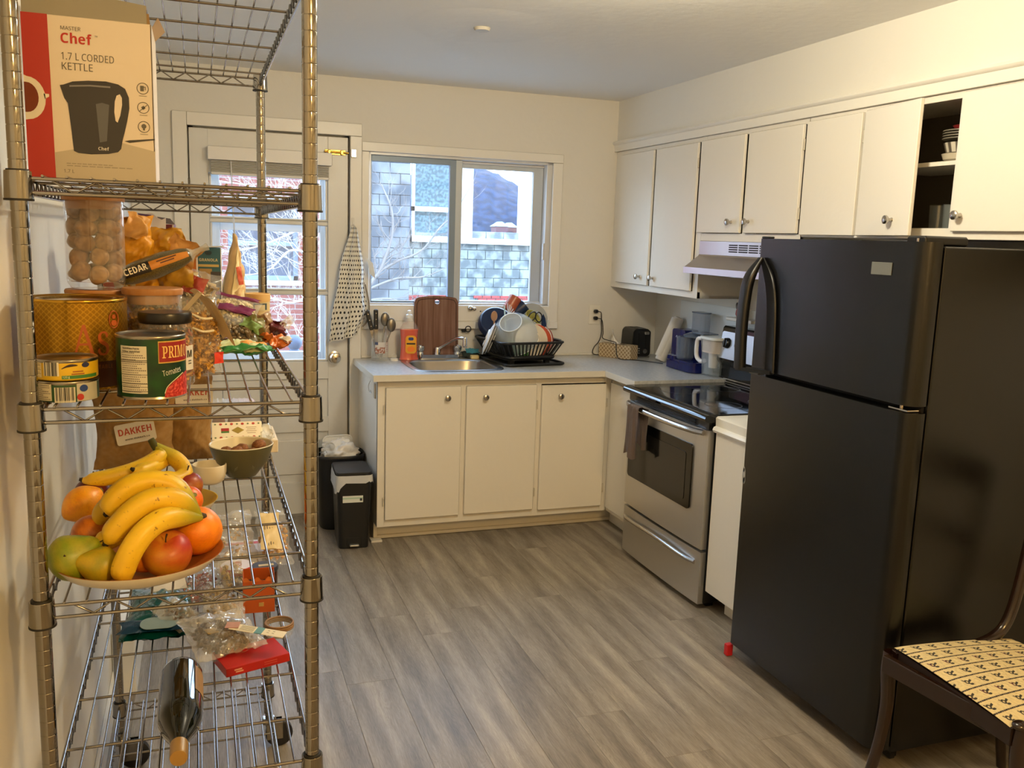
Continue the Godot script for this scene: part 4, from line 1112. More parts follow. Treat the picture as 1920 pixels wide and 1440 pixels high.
	var lab := part(ds, "label", Geo.new().prism(rrect(0.062, 0.105, 0.02), 0, 0.0008), hexmat("e8a324", 0.4), Transform3D(Basis(Vector3.UP, -0.12), Vector3(0.004, 0.093, 0.0335)))
	part(lab, "emblem", Geo.new().prism(rrect(0.03, 0.018, 0.008), 0.0009, 0.0014, place(Vector3(0, 0.033, 0))), hexmat("1f3d7a", 0.4))
	part(lab, "banner", Geo.new().prism(rrect(0.05, 0.009, 0.002), 0.0009, 0.0013, place(Vector3(0, 0.005, 0))), hexmat("28231f", 0.4))
	part(lab, "orange_slice", Geo.new().prism(ngon(0.02, 20, 1.1, 0.8), 0.0009, 0.0012, place(Vector3(0, -0.026, 0))), hexmat("f0801c", 0.4))
	# cutting board leaning on the window sill
	var grain := image_tex(96, 192, func(u, q):
		var k: float = lump.get_noise_2d(u * 900, q * 60) * 0.28 + lump.get_noise_2d(u * 240 + 500, q * 14) * 0.4
		var strip: float = [0.0, 0.05, -0.05, 0.03, -0.03][int(u * 5) % 5]
		return Color(0.36, 0.20, 0.125).lightened(clampf(0.12 + strip + k * 0.35, 0, 0.6)))
	var cb := thing("cutting_board", "large brown wooden cutting board with a round hole leaning behind the sink", "cutting board", Vector3(-1.472, top, 0.062))
	var lean := Basis(Vector3.RIGHT, -0.062)
	var cs := CSGCombiner3D.new()
	cs.name = "board"
	cb.add_child(cs)
	cs.transform = Transform3D(lean, Vector3(0, 0.004, 0))
	cs.material_override = mat("board_wood", Color.WHITE, 0.5, 0.0, {"albedo_texture": grain, "uv1_triplanar": true, "uv1_scale": Vector3(3.7, 2.7, 3.7), "uv1_offset": Vector3(0.5, 0, 0)})
	var poly := PackedVector2Array([Vector2(-0.133, 0), Vector2(0.131, 0)])
	for i in 25:
		var u := i / 24.0
		var x := 0.131 - 0.264 * u
		var cnr := minf(minf(u, 1 - u) / 0.09, 1.0)
		poly.append(Vector2(x, 0.345 + 0.018 * cos((u - 0.5) * 2.6) + 0.022 * (sqrt(1 - pow(1 - cnr, 2)) - 1)))
	var cp := CSGPolygon3D.new()
	cp.name = "slab"
	cp.polygon = poly
	cp.depth = 0.018
	cs.add_child(cp)
	var hole := CSGCylinder3D.new()
	hole.name = "hole"
	hole.operation = CSGShape3D.OPERATION_SUBTRACTION
	hole.radius = 0.015
	hole.height = 0.1
	hole.sides = 24
	hole.rotation.x = PI / 2
	hole.position = Vector3(0.003, 0.328, 0)
	cs.add_child(hole)
	var groove := []
	for p in poly:
		groove.append(Vector3(p.x * 0.9, clampf(p.y, 0.016, 0.36) - (0.014 if p.y > 0.2 else 0.0), 0.0005))
	part(cb, "juice_groove", Geo.new().tube(groove, 0.0022, 6, true), hexmat("3a2013", 0.7), Transform3D(lean, Vector3(0, 0.004, 0)))
	# scrubbers and soap at the sink's corner
	var sc := thing("scrubbing_cloth", "teal and black scrubbing cloth folded on the sink corner", "cloth", Vector3(-1.262, top, 0.065))
	part(sc, "cloth", pouch(0.115, 0.07, 0.028, 5, 0.012, 0.5, 14, 10), hexmat("2f3a34", 0.9), Transform3D(Basis(Vector3.RIGHT, -1.3), Vector3(0, 0.012, 0.03)))
	part(sc, "cloth_fold", pouch(0.09, 0.05, 0.014, 9, 0.01, 0.5, 14, 8), hexmat("4a93a6", 0.9), Transform3D(Basis(Vector3.UP, -0.1) * Basis(Vector3.RIGHT, -1.2), Vector3(0.006, 0.034, 0.025)))
	var sb := thing("sponge", "small cream sponge block standing by the sink's right corner", "sponge", Vector3(-1.255, top, 0.118))
	part(sb, "foam", Geo.new().box(Vector3(0.052, 0.024, 0.03), Vector3(0, 0.012, 0), 0.005), mat("cream_sponge", Color(0.87, 0.80, 0.58), 0.95))
	var rh := thing("wall_hook", "small black ring hook on the wall left of the dish rack", "hook", Vector3(-1.285, 1.10, 0.012))
	part(rh, "plate", Geo.new().box(Vector3(0.03, 0.04, 0.012), Vector3(-0.01, 0, 0.006), 0.005), blackp)
	part(rh, "ring", Geo.new().tube(Array(ngon(0.017, 16)).map(func(p): return Vector3(p.x + 0.012, p.y, 0.016)), 0.004, 6, true), blackp)
	dish_rack()
	# outlet with two plugs and their cords
	var ou := thing("wall_outlet", "white double wall outlet with two black plugs", "outlet", Vector3(-0.436, 1.187, 0.0))
	part(ou, "plate", Geo.new().box(Vector3(0.076, 0.122, 0.006), Vector3(0, 0, 0.003), 0.002), hexmat("e9e5da", 0.35))
	for y in [0.024, -0.022]:
		part(ou, "socket", Geo.new().prism(rrect(0.034, 0.028, 0.012), 0.0055, 0.0075, place(Vector3(0, y, 0))), hexmat("dedacf", 0.4))
	var cords := [[Vector3(-0.436, 1.209, 0.02), "black plug and cord from the outlet's upper socket to the toaster", [Vector3(-0.43, 1.209, 0.032), Vector3(-0.405, 1.20, 0.035), Vector3(-0.398, 1.14, 0.03), Vector3(-0.394, 1.07, 0.028), Vector3(-0.41, 1.02, 0.03), Vector3(-0.44, 0.985, 0.03), Vector3(-0.45, 0.95, 0.03), Vector3(-0.43, 0.936, 0.035), Vector3(-0.36, 0.936, 0.022), Vector3(-0.24, 0.936, 0.012)]],
		[Vector3(-0.436, 1.166, 0.02), "black plug and cord from the outlet's lower socket to the blue machine", [Vector3(-0.43, 1.166, 0.032), Vector3(-0.40, 1.155, 0.04), Vector3(-0.388, 1.08, 0.04), Vector3(-0.39, 1.04, 0.05), Vector3(-0.36, 1.03, 0.16), Vector3(-0.372, 1.02, 0.20), Vector3(-0.372, 0.95, 0.225), Vector3(-0.35, 0.934, 0.25), Vector3(-0.29, 0.934, 0.275), Vector3(-0.22, 0.934, 0.36), Vector3(-0.185, 0.936, 0.46)]]]
	for c in cords:
		var o := thing("power_cord", c[1], "power cord", c[0])
		wpart(o, "plug", Geo.new().box(Vector3(0.026, 0.022, 0.028), c[0] + Vector3(0, 0, 0.003), 0.006), blackp)
		wpart(o, "cable", Geo.new().tube(bezier(c[2], 6), 0.0028, 6), blackp)
	# tissue box
	var tile := image_tex(96, 96, func(u, q):
		var a: float = fposmod(u * 3 + q * 3, 1.0) - 0.5
		var b: float = fposmod(u * 3 - q * 3, 1.0) - 0.5
		return Color(0.85, 0.79, 0.66) if absf(a) < 0.11 or absf(b) < 0.11 else Color(0.60, 0.50, 0.36))
	var tb := thing("tissue_box", "tan tissue box with a pale lattice pattern in front of the toaster", "tissue box", Vector3(-0.328, top, 0.145), "", -1.03)
	part(tb, "carton", Geo.new().box(Vector3(0.235, 0.086, 0.085), Vector3(0, 0.043, 0), 0.002), mat("lattice_print", Color.WHITE, 0.6, 0.0, {"albedo_texture": tile, "uv1_scale": Vector3(13, 13, 1)}))
	part(tb, "opening", Geo.new().prism(ngon(0.05, 24, 1.2, 0.45), 0.0858, 0.0866, Transform3D(Basis(Vector3.RIGHT, -PI / 2), Vector3.ZERO)), hexmat("4d4438", 0.8))
	part(tb, "tissue", Geo.new().grid(16, 14, func(u, q):
		var w: float = lerpf(0.085, 0.012, pow(q, 0.7))
		return Vector3(-0.02 + (u - 0.5) * w - 0.03 * q, 0.084 + 0.09 * q - 0.03 * sin(PI * u) * (1 - q), 0.012 * sin(u * 11 + q * 5) * (1 - q * 0.6) + (0.03 * (u - 0.5)))), mat("tissue_paper", Color(0.95, 0.94, 0.92), 0.9, 0.0, {"cull_mode": BaseMaterial3D.CULL_DISABLED, "backlight_enabled": true, "backlight": Color(0.4, 0.4, 0.4)}))
	# toaster
	var to := thing("toaster", "black two-slot toaster with a silver dial in the corner", "toaster", Vector3(-0.178, top, 0.088))
	var tp := PackedVector2Array()
	for p in rrect(0.132, 0.175, 0.03):
		tp.append(Vector2(p.x * (1.0 - 0.10 * smoothstep(-0.02, 0.09, p.y)), p.y + 0.0945))
	part(to, "housing", Geo.new().prism(tp, -0.08, 0.072), hexmat("1b1d1e", 0.32))
	part(to, "end_panel", Geo.new().prism(rrect(0.122, 0.16, 0.018), 0.072, 0.078, place(Vector3(0, 0.094, 0))), hexmat("101112", 0.4))
	part(to, "base", Geo.new().box(Vector3(0.128, 0.010, 0.15), Vector3(0, 0.005, -0.003), 0.003), hexmat("8d8a84", 0.3, 0.9))
	for x in [-0.022, 0.026]:
		part(to, "slot", Geo.new().box(Vector3(0.020, 0.002, 0.12), Vector3(x, 0.1815, -0.005), 0.0005), hexmat("050505", 0.8))
		part(to, "lever_track", Geo.new().box(Vector3(0.006, 0.1, 0.002), Vector3(x, 0.105, 0.0785), 0.001), hexmat("050505", 0.8))
	part(to, "lever", Geo.new().box(Vector3(0.034, 0.022, 0.022), Vector3(0.026, 0.155, 0.088), 0.006), hexmat("a9a7a3", 0.25, 0.8))
	part(to, "dial", Geo.new().lathe([Vector2(0, 0), Vector2(0.016, 0), Vector2(0.015, 0.008), Vector2(0, 0.009)], 20, Transform3D(Basis(Vector3.RIGHT, PI / 2), Vector3(0.022, 0.042, 0.078))), hexmat("9b9894", 0.25, 0.9))
	for i in 3:
		part(to, "button", Geo.new().box(Vector3(0.014, 0.006, 0.004), Vector3(-0.018, 0.030 + i * 0.014, 0.079), 0.001), hexmat("c2c0bb", 0.3, 0.7))
	# paper towel roll leaning in the corner
	var pt := thing("paper_towel_roll", "thin white paper towel roll leaning against the wall beside the toaster", "paper towel", Vector3(-0.15, top, 0.36))
	var ax := Vector3(0.118, 0.268, 0.0).normalized()
	var rb := Basis(ax.cross(Vector3.BACK).normalized(), ax, Vector3.BACK)
	part(pt, "paper", Geo.new().lathe([Vector2(0, 0), Vector2(0.030, 0), Vector2(0.033, 0.01), Vector2(0.033, 0.275), Vector2(0.029, 0.281), Vector2(0.021, 0.281), Vector2(0.02, 0.27), Vector2(0.02, 0.02)], 24), mat("paper_white", Color(0.90, 0.88, 0.84), 0.85), Transform3D(rb, Vector3(0, 0.010, 0)))
	part(pt, "core", Geo.new().lathe([Vector2(0, 0.262), Vector2(0.0195, 0.262), Vector2(0.0205, 0.284), Vector2(0.0185, 0.284), Vector2(0.0175, 0.266), Vector2(0, 0.264)], 20), hexmat("6e4a33", 0.9), Transform3D(rb, Vector3(0, 0.010, 0)))
	part(pt, "loose_sheet", Geo.new().grid(8, 10, func(u, q):
		var a: float = 2.2 + u * 0.9
		var r: float = 0.034 + 0.014 * u
		return Vector3(r * cos(a), lerpf(0.02, 0.27, q), r * sin(a))), mat("paper_white", Color.WHITE), Transform3D(rb, Vector3(0, 0.010, 0)))
	blue_machine()
	pitcher()
	# little shelf with a figurine on the backsplash
	var ws := thing("small_wall_shelf", "little white shelf on the wall above the stove's controls", "shelf", Vector3(-0.0055, 1.243, 1.04))
	part(ws, "board", Geo.new().bar(Vector3(-0.07, 0, -0.11), Vector3(0, 0.018, 0.13), 0.003), hexmat("ece9df", 0.4))
	var fg := thing("figurine", "small red and white rooster figurine on the little wall shelf", "figurine", Vector3(-0.042, 1.262, 1.02))
	part(fg, "body", Geo.new().lathe([Vector2(0, 0), Vector2(0.02, 0), Vector2(0.028, 0.02), Vector2(0.026, 0.04), Vector2(0.013, 0.06), Vector2(0.012, 0.085), Vector2(0.016, 0.095), Vector2(0.01, 0.108), Vector2(0, 0.11)], 18), hexmat("8d2f2a", 0.4))
	part(fg, "head", Geo.new().ball(Vector3(0, 0.10, 0.0), Vector3(0.016, 0.015, 0.018)), hexmat("d8d2c8", 0.4))
	part(fg, "tail", Geo.new().ball(Vector3(0.0, 0.055, -0.03), Vector3(0.008, 0.028, 0.016), 12, 8, null, 0, Basis(Vector3.RIGHT, -0.5)), hexmat("3b2c26", 0.4))
	part(fg, "comb", Geo.new().ball(Vector3(0, 0.117, 0.004), Vector3(0.005, 0.009, 0.013), 10, 6), hexmat("b3231f", 0.4))

func blue_machine() -> void:
	var blue := mat("navy_plastic", Color(0.035, 0.075, 0.33), 0.22)
	var smoky := clear_mat("smoky_plastic", Color(0.45, 0.50, 0.58), 0.38, 0.08)
	var t := thing("food_processor", "navy blue countertop juicer with two knobs and a clear feed chute", "appliance", Vector3(-0.13, 0.9306, 0.68))
	var bp := PackedVector2Array()
	for p in rrect(0.32, 0.17, 0.05):
		bp.append(p)
	var up := Transform3D(Basis(Vector3.UP, PI / 2) * Basis(Vector3.RIGHT, -PI / 2), Vector3.ZERO)
	part(t, "base", Geo.new().prism(bp, 0.004, 0.045, up).prism(rrect(0.29, 0.145, 0.05), 0.0, 0.058, up), blue)
	for z in [-0.125, -0.082]:
		var k := part(t, "knob", Geo.new().lathe([Vector2(0, 0.05), Vector2(0.023, 0.05), Vector2(0.021, 0.072), Vector2(0, 0.074)], 22, place(Vector3(-0.055, 0, z))), blue)
		part(k, "cap", Geo.new().lathe([Vector2(0, 0.0755), Vector2(0.013, 0.0752), Vector2(0.0175, 0.072)], 22, place(Vector3(-0.055, 0, z))), hexmat("aab1bf", 0.3, 0.5))
	var tw := part(t, "tower", Geo.new().prism(rrect(0.15, 0.175, 0.02), -0.10, -0.01, Transform3D(Basis(Vector3.UP, -PI / 2), Vector3(0, 0.13, -0.165))), blue)
	part(t, "tower", Geo.new().box(Vector3(0.07, 0.15, 0.10), Vector3(0.05, 0.115, 0.09), 0.015), blue)
	# swirl of silver script on the tower
	part(tw, "emblem", Geo.new().tube(bezier([Vector3(0.009, 0.168, -0.195), Vector3(0.009, 0.178, -0.185), Vector3(0.009, 0.166, -0.178), Vector3(0.009, 0.176, -0.168), Vector3(0.009, 0.168, -0.162), Vector3(0.009, 0.178, -0.15), Vector3(0.009, 0.165, -0.145)], 4), 0.0022, 5), hexmat("d9dde6", 0.3, 0.4))
	part(t, "jug", Geo.new().lathe([Vector2(0, 0.06), Vector2(0.045, 0.06), Vector2(0.05, 0.07), Vector2(0.052, 0.19), Vector2(0.049, 0.19), Vector2(0.047, 0.072), Vector2(0, 0.066)], 26, place(Vector3(-0.02, 0, -0.03))), smoky)
	part(t, "bowl_lid", Geo.new().lathe([Vector2(0, 0.19), Vector2(0.075, 0.19), Vector2(0.077, 0.20), Vector2(0.045, 0.214), Vector2(0, 0.215)], 28, place(Vector3(0.03, 0, 0.005))), mat("lid_grey", Color(0.36, 0.40, 0.46), 0.2))
	part(t, "chute", Geo.new().prism(rrect(0.135, 0.065, 0.03, 6), 0.2, 0.327, Transform3D(Basis(Vector3.UP, PI / 2) * Basis(Vector3.RIGHT, -PI / 2), Vector3(0.055, 0, 0.0))), smoky)
	part(t, "chute_rim", Geo.new().prism(rrect(0.142, 0.072, 0.033, 6), 0.327, 0.332, Transform3D(Basis(Vector3.UP, PI / 2) * Basis(Vector3.RIGHT, -PI / 2), Vector3(0.055, 0, 0.0))), mat("lid_grey", Color.WHITE))
	part(t, "lid_rim", Geo.new().box(Vector3(0.10, 0.006, 0.12), Vector3(0.02, 0.222, 0.11), 0.002), mat("lid_grey", Color.WHITE))

func pitcher() -> void:
	var clear := clear_mat("pitcher_plastic", Color(0.80, 0.84, 0.86), 0.16, 0.06)
	var white := hexmat("efe9e2", 0.3)
	var t := thing("water_pitcher", "clear filter water pitcher with a white handle and lid beside the stove", "pitcher", Vector3(-0.125, 0.9306, 0.905))
	var g := PackedVector3Array()
	for r in [[0.04, 0.0], [0.046, 0.004], [0.05, 0.12], [0.058, 0.205], [0.055, 0.205], [0.047, 0.12], [0.043, 0.01], [0.0, 0.008]]:
		var p := ngon(r[0], 32, 0.9, 1.45, 3.0)
		p.append(p[0])
		for q in p:
			g.append(Vector3(q.x, r[1], -q.y))
	part(t, "jug", Geo.new().patch(g, 32, 7, true), clear)
	part(t, "lid", Geo.new().prism(ngon(0.06, 32, 0.9, 1.45, 3.0), 0.203, 0.217, Transform3D(Basis(Vector3.RIGHT, -PI / 2), Vector3.ZERO)), hexmat("e3e6e2", 0.3))
	part(t, "reservoir", Geo.new().prism(ngon(0.05, 28, 0.88, 1.4, 3.0), 0.13, 0.2, Transform3D(Basis(Vector3.RIGHT, -PI / 2), Vector3.ZERO)), mat("reservoir", Color(0.88, 0.80, 0.72), 0.3))
	part(t, "filter", Geo.new().lathe([Vector2(0, 0.045), Vector2(0.024, 0.047), Vector2(0.028, 0.13), Vector2(0, 0.13)], 22, place(Vector3(0, 0, 0.01))), white)
	part(t, "water", Geo.new().prism(ngon(0.044, 28, 0.88, 1.4, 3.0), 0.011, 0.05, Transform3D(Basis(Vector3.RIGHT, -PI / 2), Vector3.ZERO)), mat("still_water", Color(0.62, 0.68, 0.70, 0.3), 0.02, 0.0, {"transparency": 1}))
	var h := bezier([Vector3(-0.01, 0.198, -0.085), Vector3(-0.015, 0.19, -0.135), Vector3(-0.015, 0.15, -0.147), Vector3(-0.015, 0.09, -0.14), Vector3(-0.01, 0.066, -0.10), Vector3(-0.005, 0.075, -0.07)], 5)
	part(t, "handle", Geo.new().tube(h, 0.0125, 10), white)

func dish_rack() -> void:
	var black := hexmat("15171a", 0.4)
	var at := Vector3(-1.022, 0.9306, 0.235)
	var yaw := 0.13
	var t := thing("dish_rack", "black plastic dish drying rack with a drip tray on the worktop", "dish rack", at, "", yaw)
	var flat := Transform3D(Basis(Vector3.RIGHT, -PI / 2), Vector3.ZERO)
	part(t, "drip_tray", Geo.new().prism(rrect(0.37, 0.43, 0.03), 0.0, 0.006, flat).tube(Array(rrect(0.37, 0.43, 0.03)).map(func(p): return Vector3(p.x, 0.010, -p.y)), 0.008, 8, true), black, place(Vector3(0.01, 0, 0.0)))
	part(t, "floor_grid", Geo.new().prism(rrect(0.29, 0.34, 0.04), 0.028, 0.034, flat), black)
	part(t, "rim", Geo.new().tube(Array(rrect(0.40, 0.41, 0.045)).map(func(p): return Vector3(p.x, 0.131, -p.y)), 0.0075, 8, true), black)
	part(t, "rim_handle", Geo.new().prism(rrect(0.05, 0.2, 0.02), 0.126, 0.134, Transform3D(Basis(Vector3.RIGHT, -PI / 2), Vector3(0.215, 0, 0))), black)
	part(t, "foot", Geo.new().bar(Vector3(-0.13, 0.006, 0.12), Vector3(-0.10, 0.03, 0.15)).bar(Vector3(0.10, 0.006, 0.12), Vector3(0.13, 0.03, 0.15)), black)
	# flared side slats
	for side in 4:
		var c := 15
		for i in c:
			var u := (i + 0.5) / c * 2 - 1
			var lo := Vector3(u * 0.135, 0.032, 0.165) if side < 2 else Vector3(0.14, 0.032, u * 0.155)
			var hi := Vector3(u * 0.19, 0.131, 0.203) if side < 2 else Vector3(0.198, 0.131, u * 0.19)
			if side == 1:
				lo.z *= -1; hi.z *= -1
			if side == 3:
				lo.x *= -1; hi.x *= -1
			part(t, "slat", Geo.new().rod(lo, hi, 0.0042, 6), black)
	var corner := Geo.new()
	for sx in [-1, 1]:
		for sz in [-1, 1]:
			corner.quad(Vector3(sx * 0.10, 0.03, sz * 0.168), Vector3(sx * 0.14, 0.03, sz * 0.13), Vector3(sx * 0.196, 0.13, sz * 0.16), Vector3(sx * 0.15, 0.13, sz * 0.2))
	part(t, "corner_panel", corner, black)
	part(t, "lower_band", Geo.new().tube(Array(rrect(0.30, 0.35, 0.04)).map(func(p): return Vector3(p.x, 0.045, -p.y)), 0.012, 8, true), black)
	# crockery: all stand in the rack but are things of their own
	var plate_prof := [Vector2(0, 0.004), Vector2(0.045, 0.004), Vector2(0.047, 0.0), Vector2(0.051, 0.0), Vector2(0.055, 0.006), Vector2(0.10, 0.017), Vector2(0.101, 0.020), Vector2(0.055, 0.011), Vector2(0, 0.009)]
	var saucer := func(called: String, label: String, cat: String, pos: Vector3, b: Basis, k: float, m: Material, grp := "") -> void:
		var o := thing(called, label, cat, pos, grp)
		part(o, "dish", Geo.new().lathe(plate_prof, 32, Transform3D(b.scaled(Vector3(k, k, k)), Vector3.ZERO)), m)
	var ceramic := hexmat("d8cdb8", 0.3)
	# «out» turns the underside (foot ring) of the plate towards the given direction
	var face := func(dir: Vector3) -> Basis:
		var y := -dir.normalized()
		var x := y.cross(Vector3.BACK if absf(y.z) < 0.9 else Vector3.UP).normalized()
		return Basis(x, y, x.cross(y))
	saucer.call("dinner_plate", "beige plate with its round foot facing out at the front of the dish rack", "plate", Vector3(-0.994, 1.074, 0.385), face.call(Vector3(-0.1, 0.22, 1.0)), 0.96, ceramic, "")
	saucer.call("dinner_plate", "orange-red plate standing just behind the beige plate in the dish rack", "plate", Vector3(-0.955, 1.066, 0.345), face.call(Vector3(-0.15, 0.15, 1.0)), 0.95, hexmat("c4502f", 0.3), "")
	saucer.call("dinner_plate", "white plate standing between the orange and the red plates in the rack", "plate", Vector3(-0.94, 1.066, 0.315), face.call(Vector3(-0.2, 0.12, 1.0)), 0.95, hexmat("e6e2da", 0.3), "")
	saucer.call("dinner_plate", "dark red plate standing rearmost of the three behind the beige plate", "plate", Vector3(-0.925, 1.064, 0.29), face.call(Vector3(-0.25, 0.12, 1.0)), 0.95, hexmat("8e2a22", 0.3), "")
	for i in 4:
		saucer.call("dinner_plate", ["outermost white plate leaning at the left end of the dish rack", "second white plate from the left end of the dish rack", "third white plate from the left end of the dish rack", "brown plate beside the white plates at the left of the dish rack"][i], "plate", Vector3(-1.235 + i * 0.021, 1.075 + (0.02 if i == 3 else 0.0), 0.26 - i * 0.015), face.call(Vector3(-1.0, 0.40, -0.32)), 0.98 - i * 0.04, hexmat(["e4e2dc", "dad8d2", "e4e2dc", "6b4438"][i], 0.3), "")
	saucer.call("dinner_plate", "pale grey plate standing at the right rear of the dish rack", "plate", Vector3(-0.925, 1.17, 0.17), face.call(Vector3(-0.3, 0.15, 1.0)), 1.0, hexmat("9fa4a8", 0.3), "")
	var pan := thing("frying_pan", "dark blue pan tilted at the rear left of the dish rack", "pan", Vector3(-1.14, 1.165, 0.17))
	part(pan, "body", Geo.new().lathe([Vector2(0, 0), Vector2(0.085, 0), Vector2(0.10, 0.012), Vector2(0.108, 0.042), Vector2(0.104, 0.042), Vector2(0.095, 0.014), Vector2(0, 0.004)], 36, Transform3D(face.call(Vector3(-0.15, 0.75, 1.0)), Vector3.ZERO)), hexmat("14233f", 0.3))
	var wk := thing("slotted_turner", "pale slotted kitchen turner lying on the dark blue pan", "utensil", Vector3(-1.10, 1.21, 0.245))
	for i in 6:
		part(wk, "tine", Geo.new().rod(Vector3(0, -0.02, 0.0), Vector3(0.0 + 0.045 * cos(0.1 + i * 0.3), 0.02 + 0.045 * sin(-0.4 + i * 0.32), 0.0), 0.0022, 6), hexmat("dfe6ea", 0.3))
	part(wk, "handle", Geo.new().rod(Vector3(-0.015, -0.09, 0.02), Vector3(-0.022, 0.05, 0.0), 0.0045, 8), hexmat("b9d4d6", 0.3))
	var ws := thing("wooden_spoon", "brown wooden spoon standing up at the left of the dish rack", "spoon", Vector3(-1.19, 1.16, 0.27))
	part(ws, "bowl", Geo.new().ball(Vector3(0, 0.04, 0), Vector3(0.02, 0.03, 0.008)), hexmat("a97f5c", 0.6))
	part(ws, "handle", Geo.new().rod(Vector3(0.01, -0.12, 0.0), Vector3(0, 0.02, 0), 0.005), hexmat("a97f5c", 0.6))
	# the big clear plastic bowl, tipped over, foot ring outwards
	var bw := thing("mixing_bowl", "large translucent plastic mixing bowl tipped over on top of the dish rack", "bowl", Vector3(-1.09, 1.125, 0.33))
	var bb: Basis = face.call(Vector3(-0.46, 0.66, 0.60))
	var prof := [Vector2(0, 0.0), Vector2(0.058, 0.0), Vector2(0.062, -0.006), Vector2(0.066, -0.004), Vector2(0.069, 0.006), Vector2(0.095, 0.028), Vector2(0.118, 0.062), Vector2(0.131, 0.105), Vector2(0.138, 0.125), Vector2(0.140, 0.129), Vector2(0.136, 0.130)]
	part(bw, "bowl", Geo.new().lathe(prof, 44, Transform3D(bb, -(bb * Vector3(0, 0.07, 0))), 1, 1, 3.0), clear_mat("milky_plastic", Color(0.90, 0.95, 0.98), 0.42, 0.12))
	part(bw, "foot_ring", Geo.new().tube(Array(ngon(0.064, 40)).map(func(p): return bb * Vector3(p.x, -0.005 - 0.07, p.y)), 0.003, 6, true), hexmat("e6eef2", 0.2))
	part(bw, "rim", Geo.new().tube(Array(ngon(0.139, 48)).map(func(p): return bb * Vector3(p.x, 0.13 - 0.07, p.y)), 0.0024, 6, true), hexmat("eef2f0", 0.2))
	for q in [[Vector3(-1.07, 0.965, 0.30), 0.042, "left"], [Vector3(-0.995, 0.965, 0.27), 0.044, "right"]]:
		var gl := thing("drinking_glass", "pale green drinking glass under the clear mixing bowl, the %s one" % q[2], "glass", q[0], "green glasses in the dish rack")
		part(gl, "glass", Geo.new().lathe([Vector2(0, 0), Vector2(q[1] * 0.8, 0), Vector2(q[1], 0.1), Vector2(q[1] * 0.95, 0.1), Vector2(q[1] * 0.74, 0.006), Vector2(0, 0.006)], 24), clear_mat("green_glass", Color(0.45, 0.72, 0.55), 0.3, 0.05))
	var cup := thing("green_cup", "green plastic cup low in the front of the dish rack", "cup", Vector3(-1.04, 0.965, 0.365))
	part(cup, "cup", Geo.new().lathe([Vector2(0, 0), Vector2(0.03, 0), Vector2(0.038, 0.08), Vector2(0.036, 0.08), Vector2(0.028, 0.004), Vector2(0, 0.004)], 22), hexmat("3f7d3a", 0.35))
	# mugs on top
	var mug := func(label: String, pos: Vector3, b: Basis, m: Material, r: float, h: float, handle: bool) -> void:
		var o := thing("mug", label, "mug", pos)
		part(o, "cup", Geo.new().lathe([Vector2(0, 0), Vector2(r * 0.92, 0), Vector2(r, 0.006), Vector2(r, h - 0.003), Vector2(r * 0.96, h), Vector2(r * 0.9, h - 0.004), Vector2(r * 0.88, 0.008), Vector2(0, 0.006)], 28, Transform3D(b, Vector3.ZERO)), m)
		if handle:
			part(o, "handle", Geo.new().tube(bezier([b * Vector3(r * 0.96, h * 0.8, 0), b * Vector3(r * 1.6, h * 0.75, 0), b * Vector3(r * 1.7, h * 0.4, 0), b * Vector3(r * 0.96, h * 0.2, 0)], 5), 0.005, 8), m)
	mug.call("terracotta mug tipped upside down on top of the dish rack", Vector3(-1.032, 1.305, 0.19), Basis.from_euler(Vector3(PI + 0.2, 0.4, 0.52)), hexmat("a8573c", 0.3), 0.038, 0.092, true)
	mug.call("dark blue mug tipped beside the terracotta mug on the dish rack", Vector3(-0.975, 1.262, 0.20), Basis.from_euler(Vector3(PI + 0.5, 0.2, 0.75)), hexmat("1d3055", 0.3), 0.038, 0.075, false)
	var lid := thing("food_container", "yellow-green plastic container behind the clear bowl in the dish rack", "container", Vector3(-0.965, 1.165, 0.235))
	part(lid, "tub", Geo.new().lathe([Vector2(0, 0), Vector2(0.045, 0), Vector2(0.055, 0.045), Vector2(0.052, 0.045), Vector2(0.042, 0.004), Vector2(0, 0.004)], 26, Transform3D(Basis.from_euler(Vector3(0.9, 0, -0.4)), Vector3.ZERO)), hexmat("b9b66a", 0.4))
	var tg := thing("kitchen_tongs", "dark kitchen scissors resting behind the beige plate in the dish rack", "scissors", Vector3(-0.945, 1.19, 0.29))
	for i in 2:
		part(tg, "loop", Geo.new().tube(Array(ngon(0.02, 16, 1, 1.5)).map(func(p): return Basis.from_euler(Vector3(0.2, 0, -0.5 + i * 0.8)) * Vector3(p.x + (i - 0.5) * 0.045, p.y, 0)), 0.004, 6, true), hexmat("20242c", 0.4))
	part(tg, "blade", Geo.new().box(Vector3(0.014, 0.1, 0.003), Vector3(0.0, -0.07, 0), 0.001), mat("cutlery_steel", Color.WHITE))
	var kn := thing("kitchen_knife", "blue-bladed knife standing upright at the right end of the dish rack", "knife", Vector3(-0.885, 1.06, 0.30))
	part(kn, "blade", Geo.new().prism(PackedVector2Array([Vector2(-0.016, 0.0), Vector2(0.016, 0.0), Vector2(0.018, 0.08), Vector2(0.012, 0.13), Vector2(0.0, 0.157), Vector2(-0.010, 0.14), Vector2(-0.016, 0.1)]), -0.0012, 0.0012, Transform3D(Basis.from_euler(Vector3(0, 0.2, 0.1)), Vector3.ZERO)), hexmat("1c2d52", 0.3))
	part(kn, "handle", Geo.new().box(Vector3(0.02, 0.09, 0.014), Vector3(0.004, -0.045, 0), 0.005, Basis.from_euler(Vector3(0, 0.2, 0.1))), hexmat("14171c", 0.4))
	var tr := thing("cutting_mat", "thin clear plastic lid standing at the right end of the dish rack", "lid", Vector3(-0.862, 1.085, 0.29))
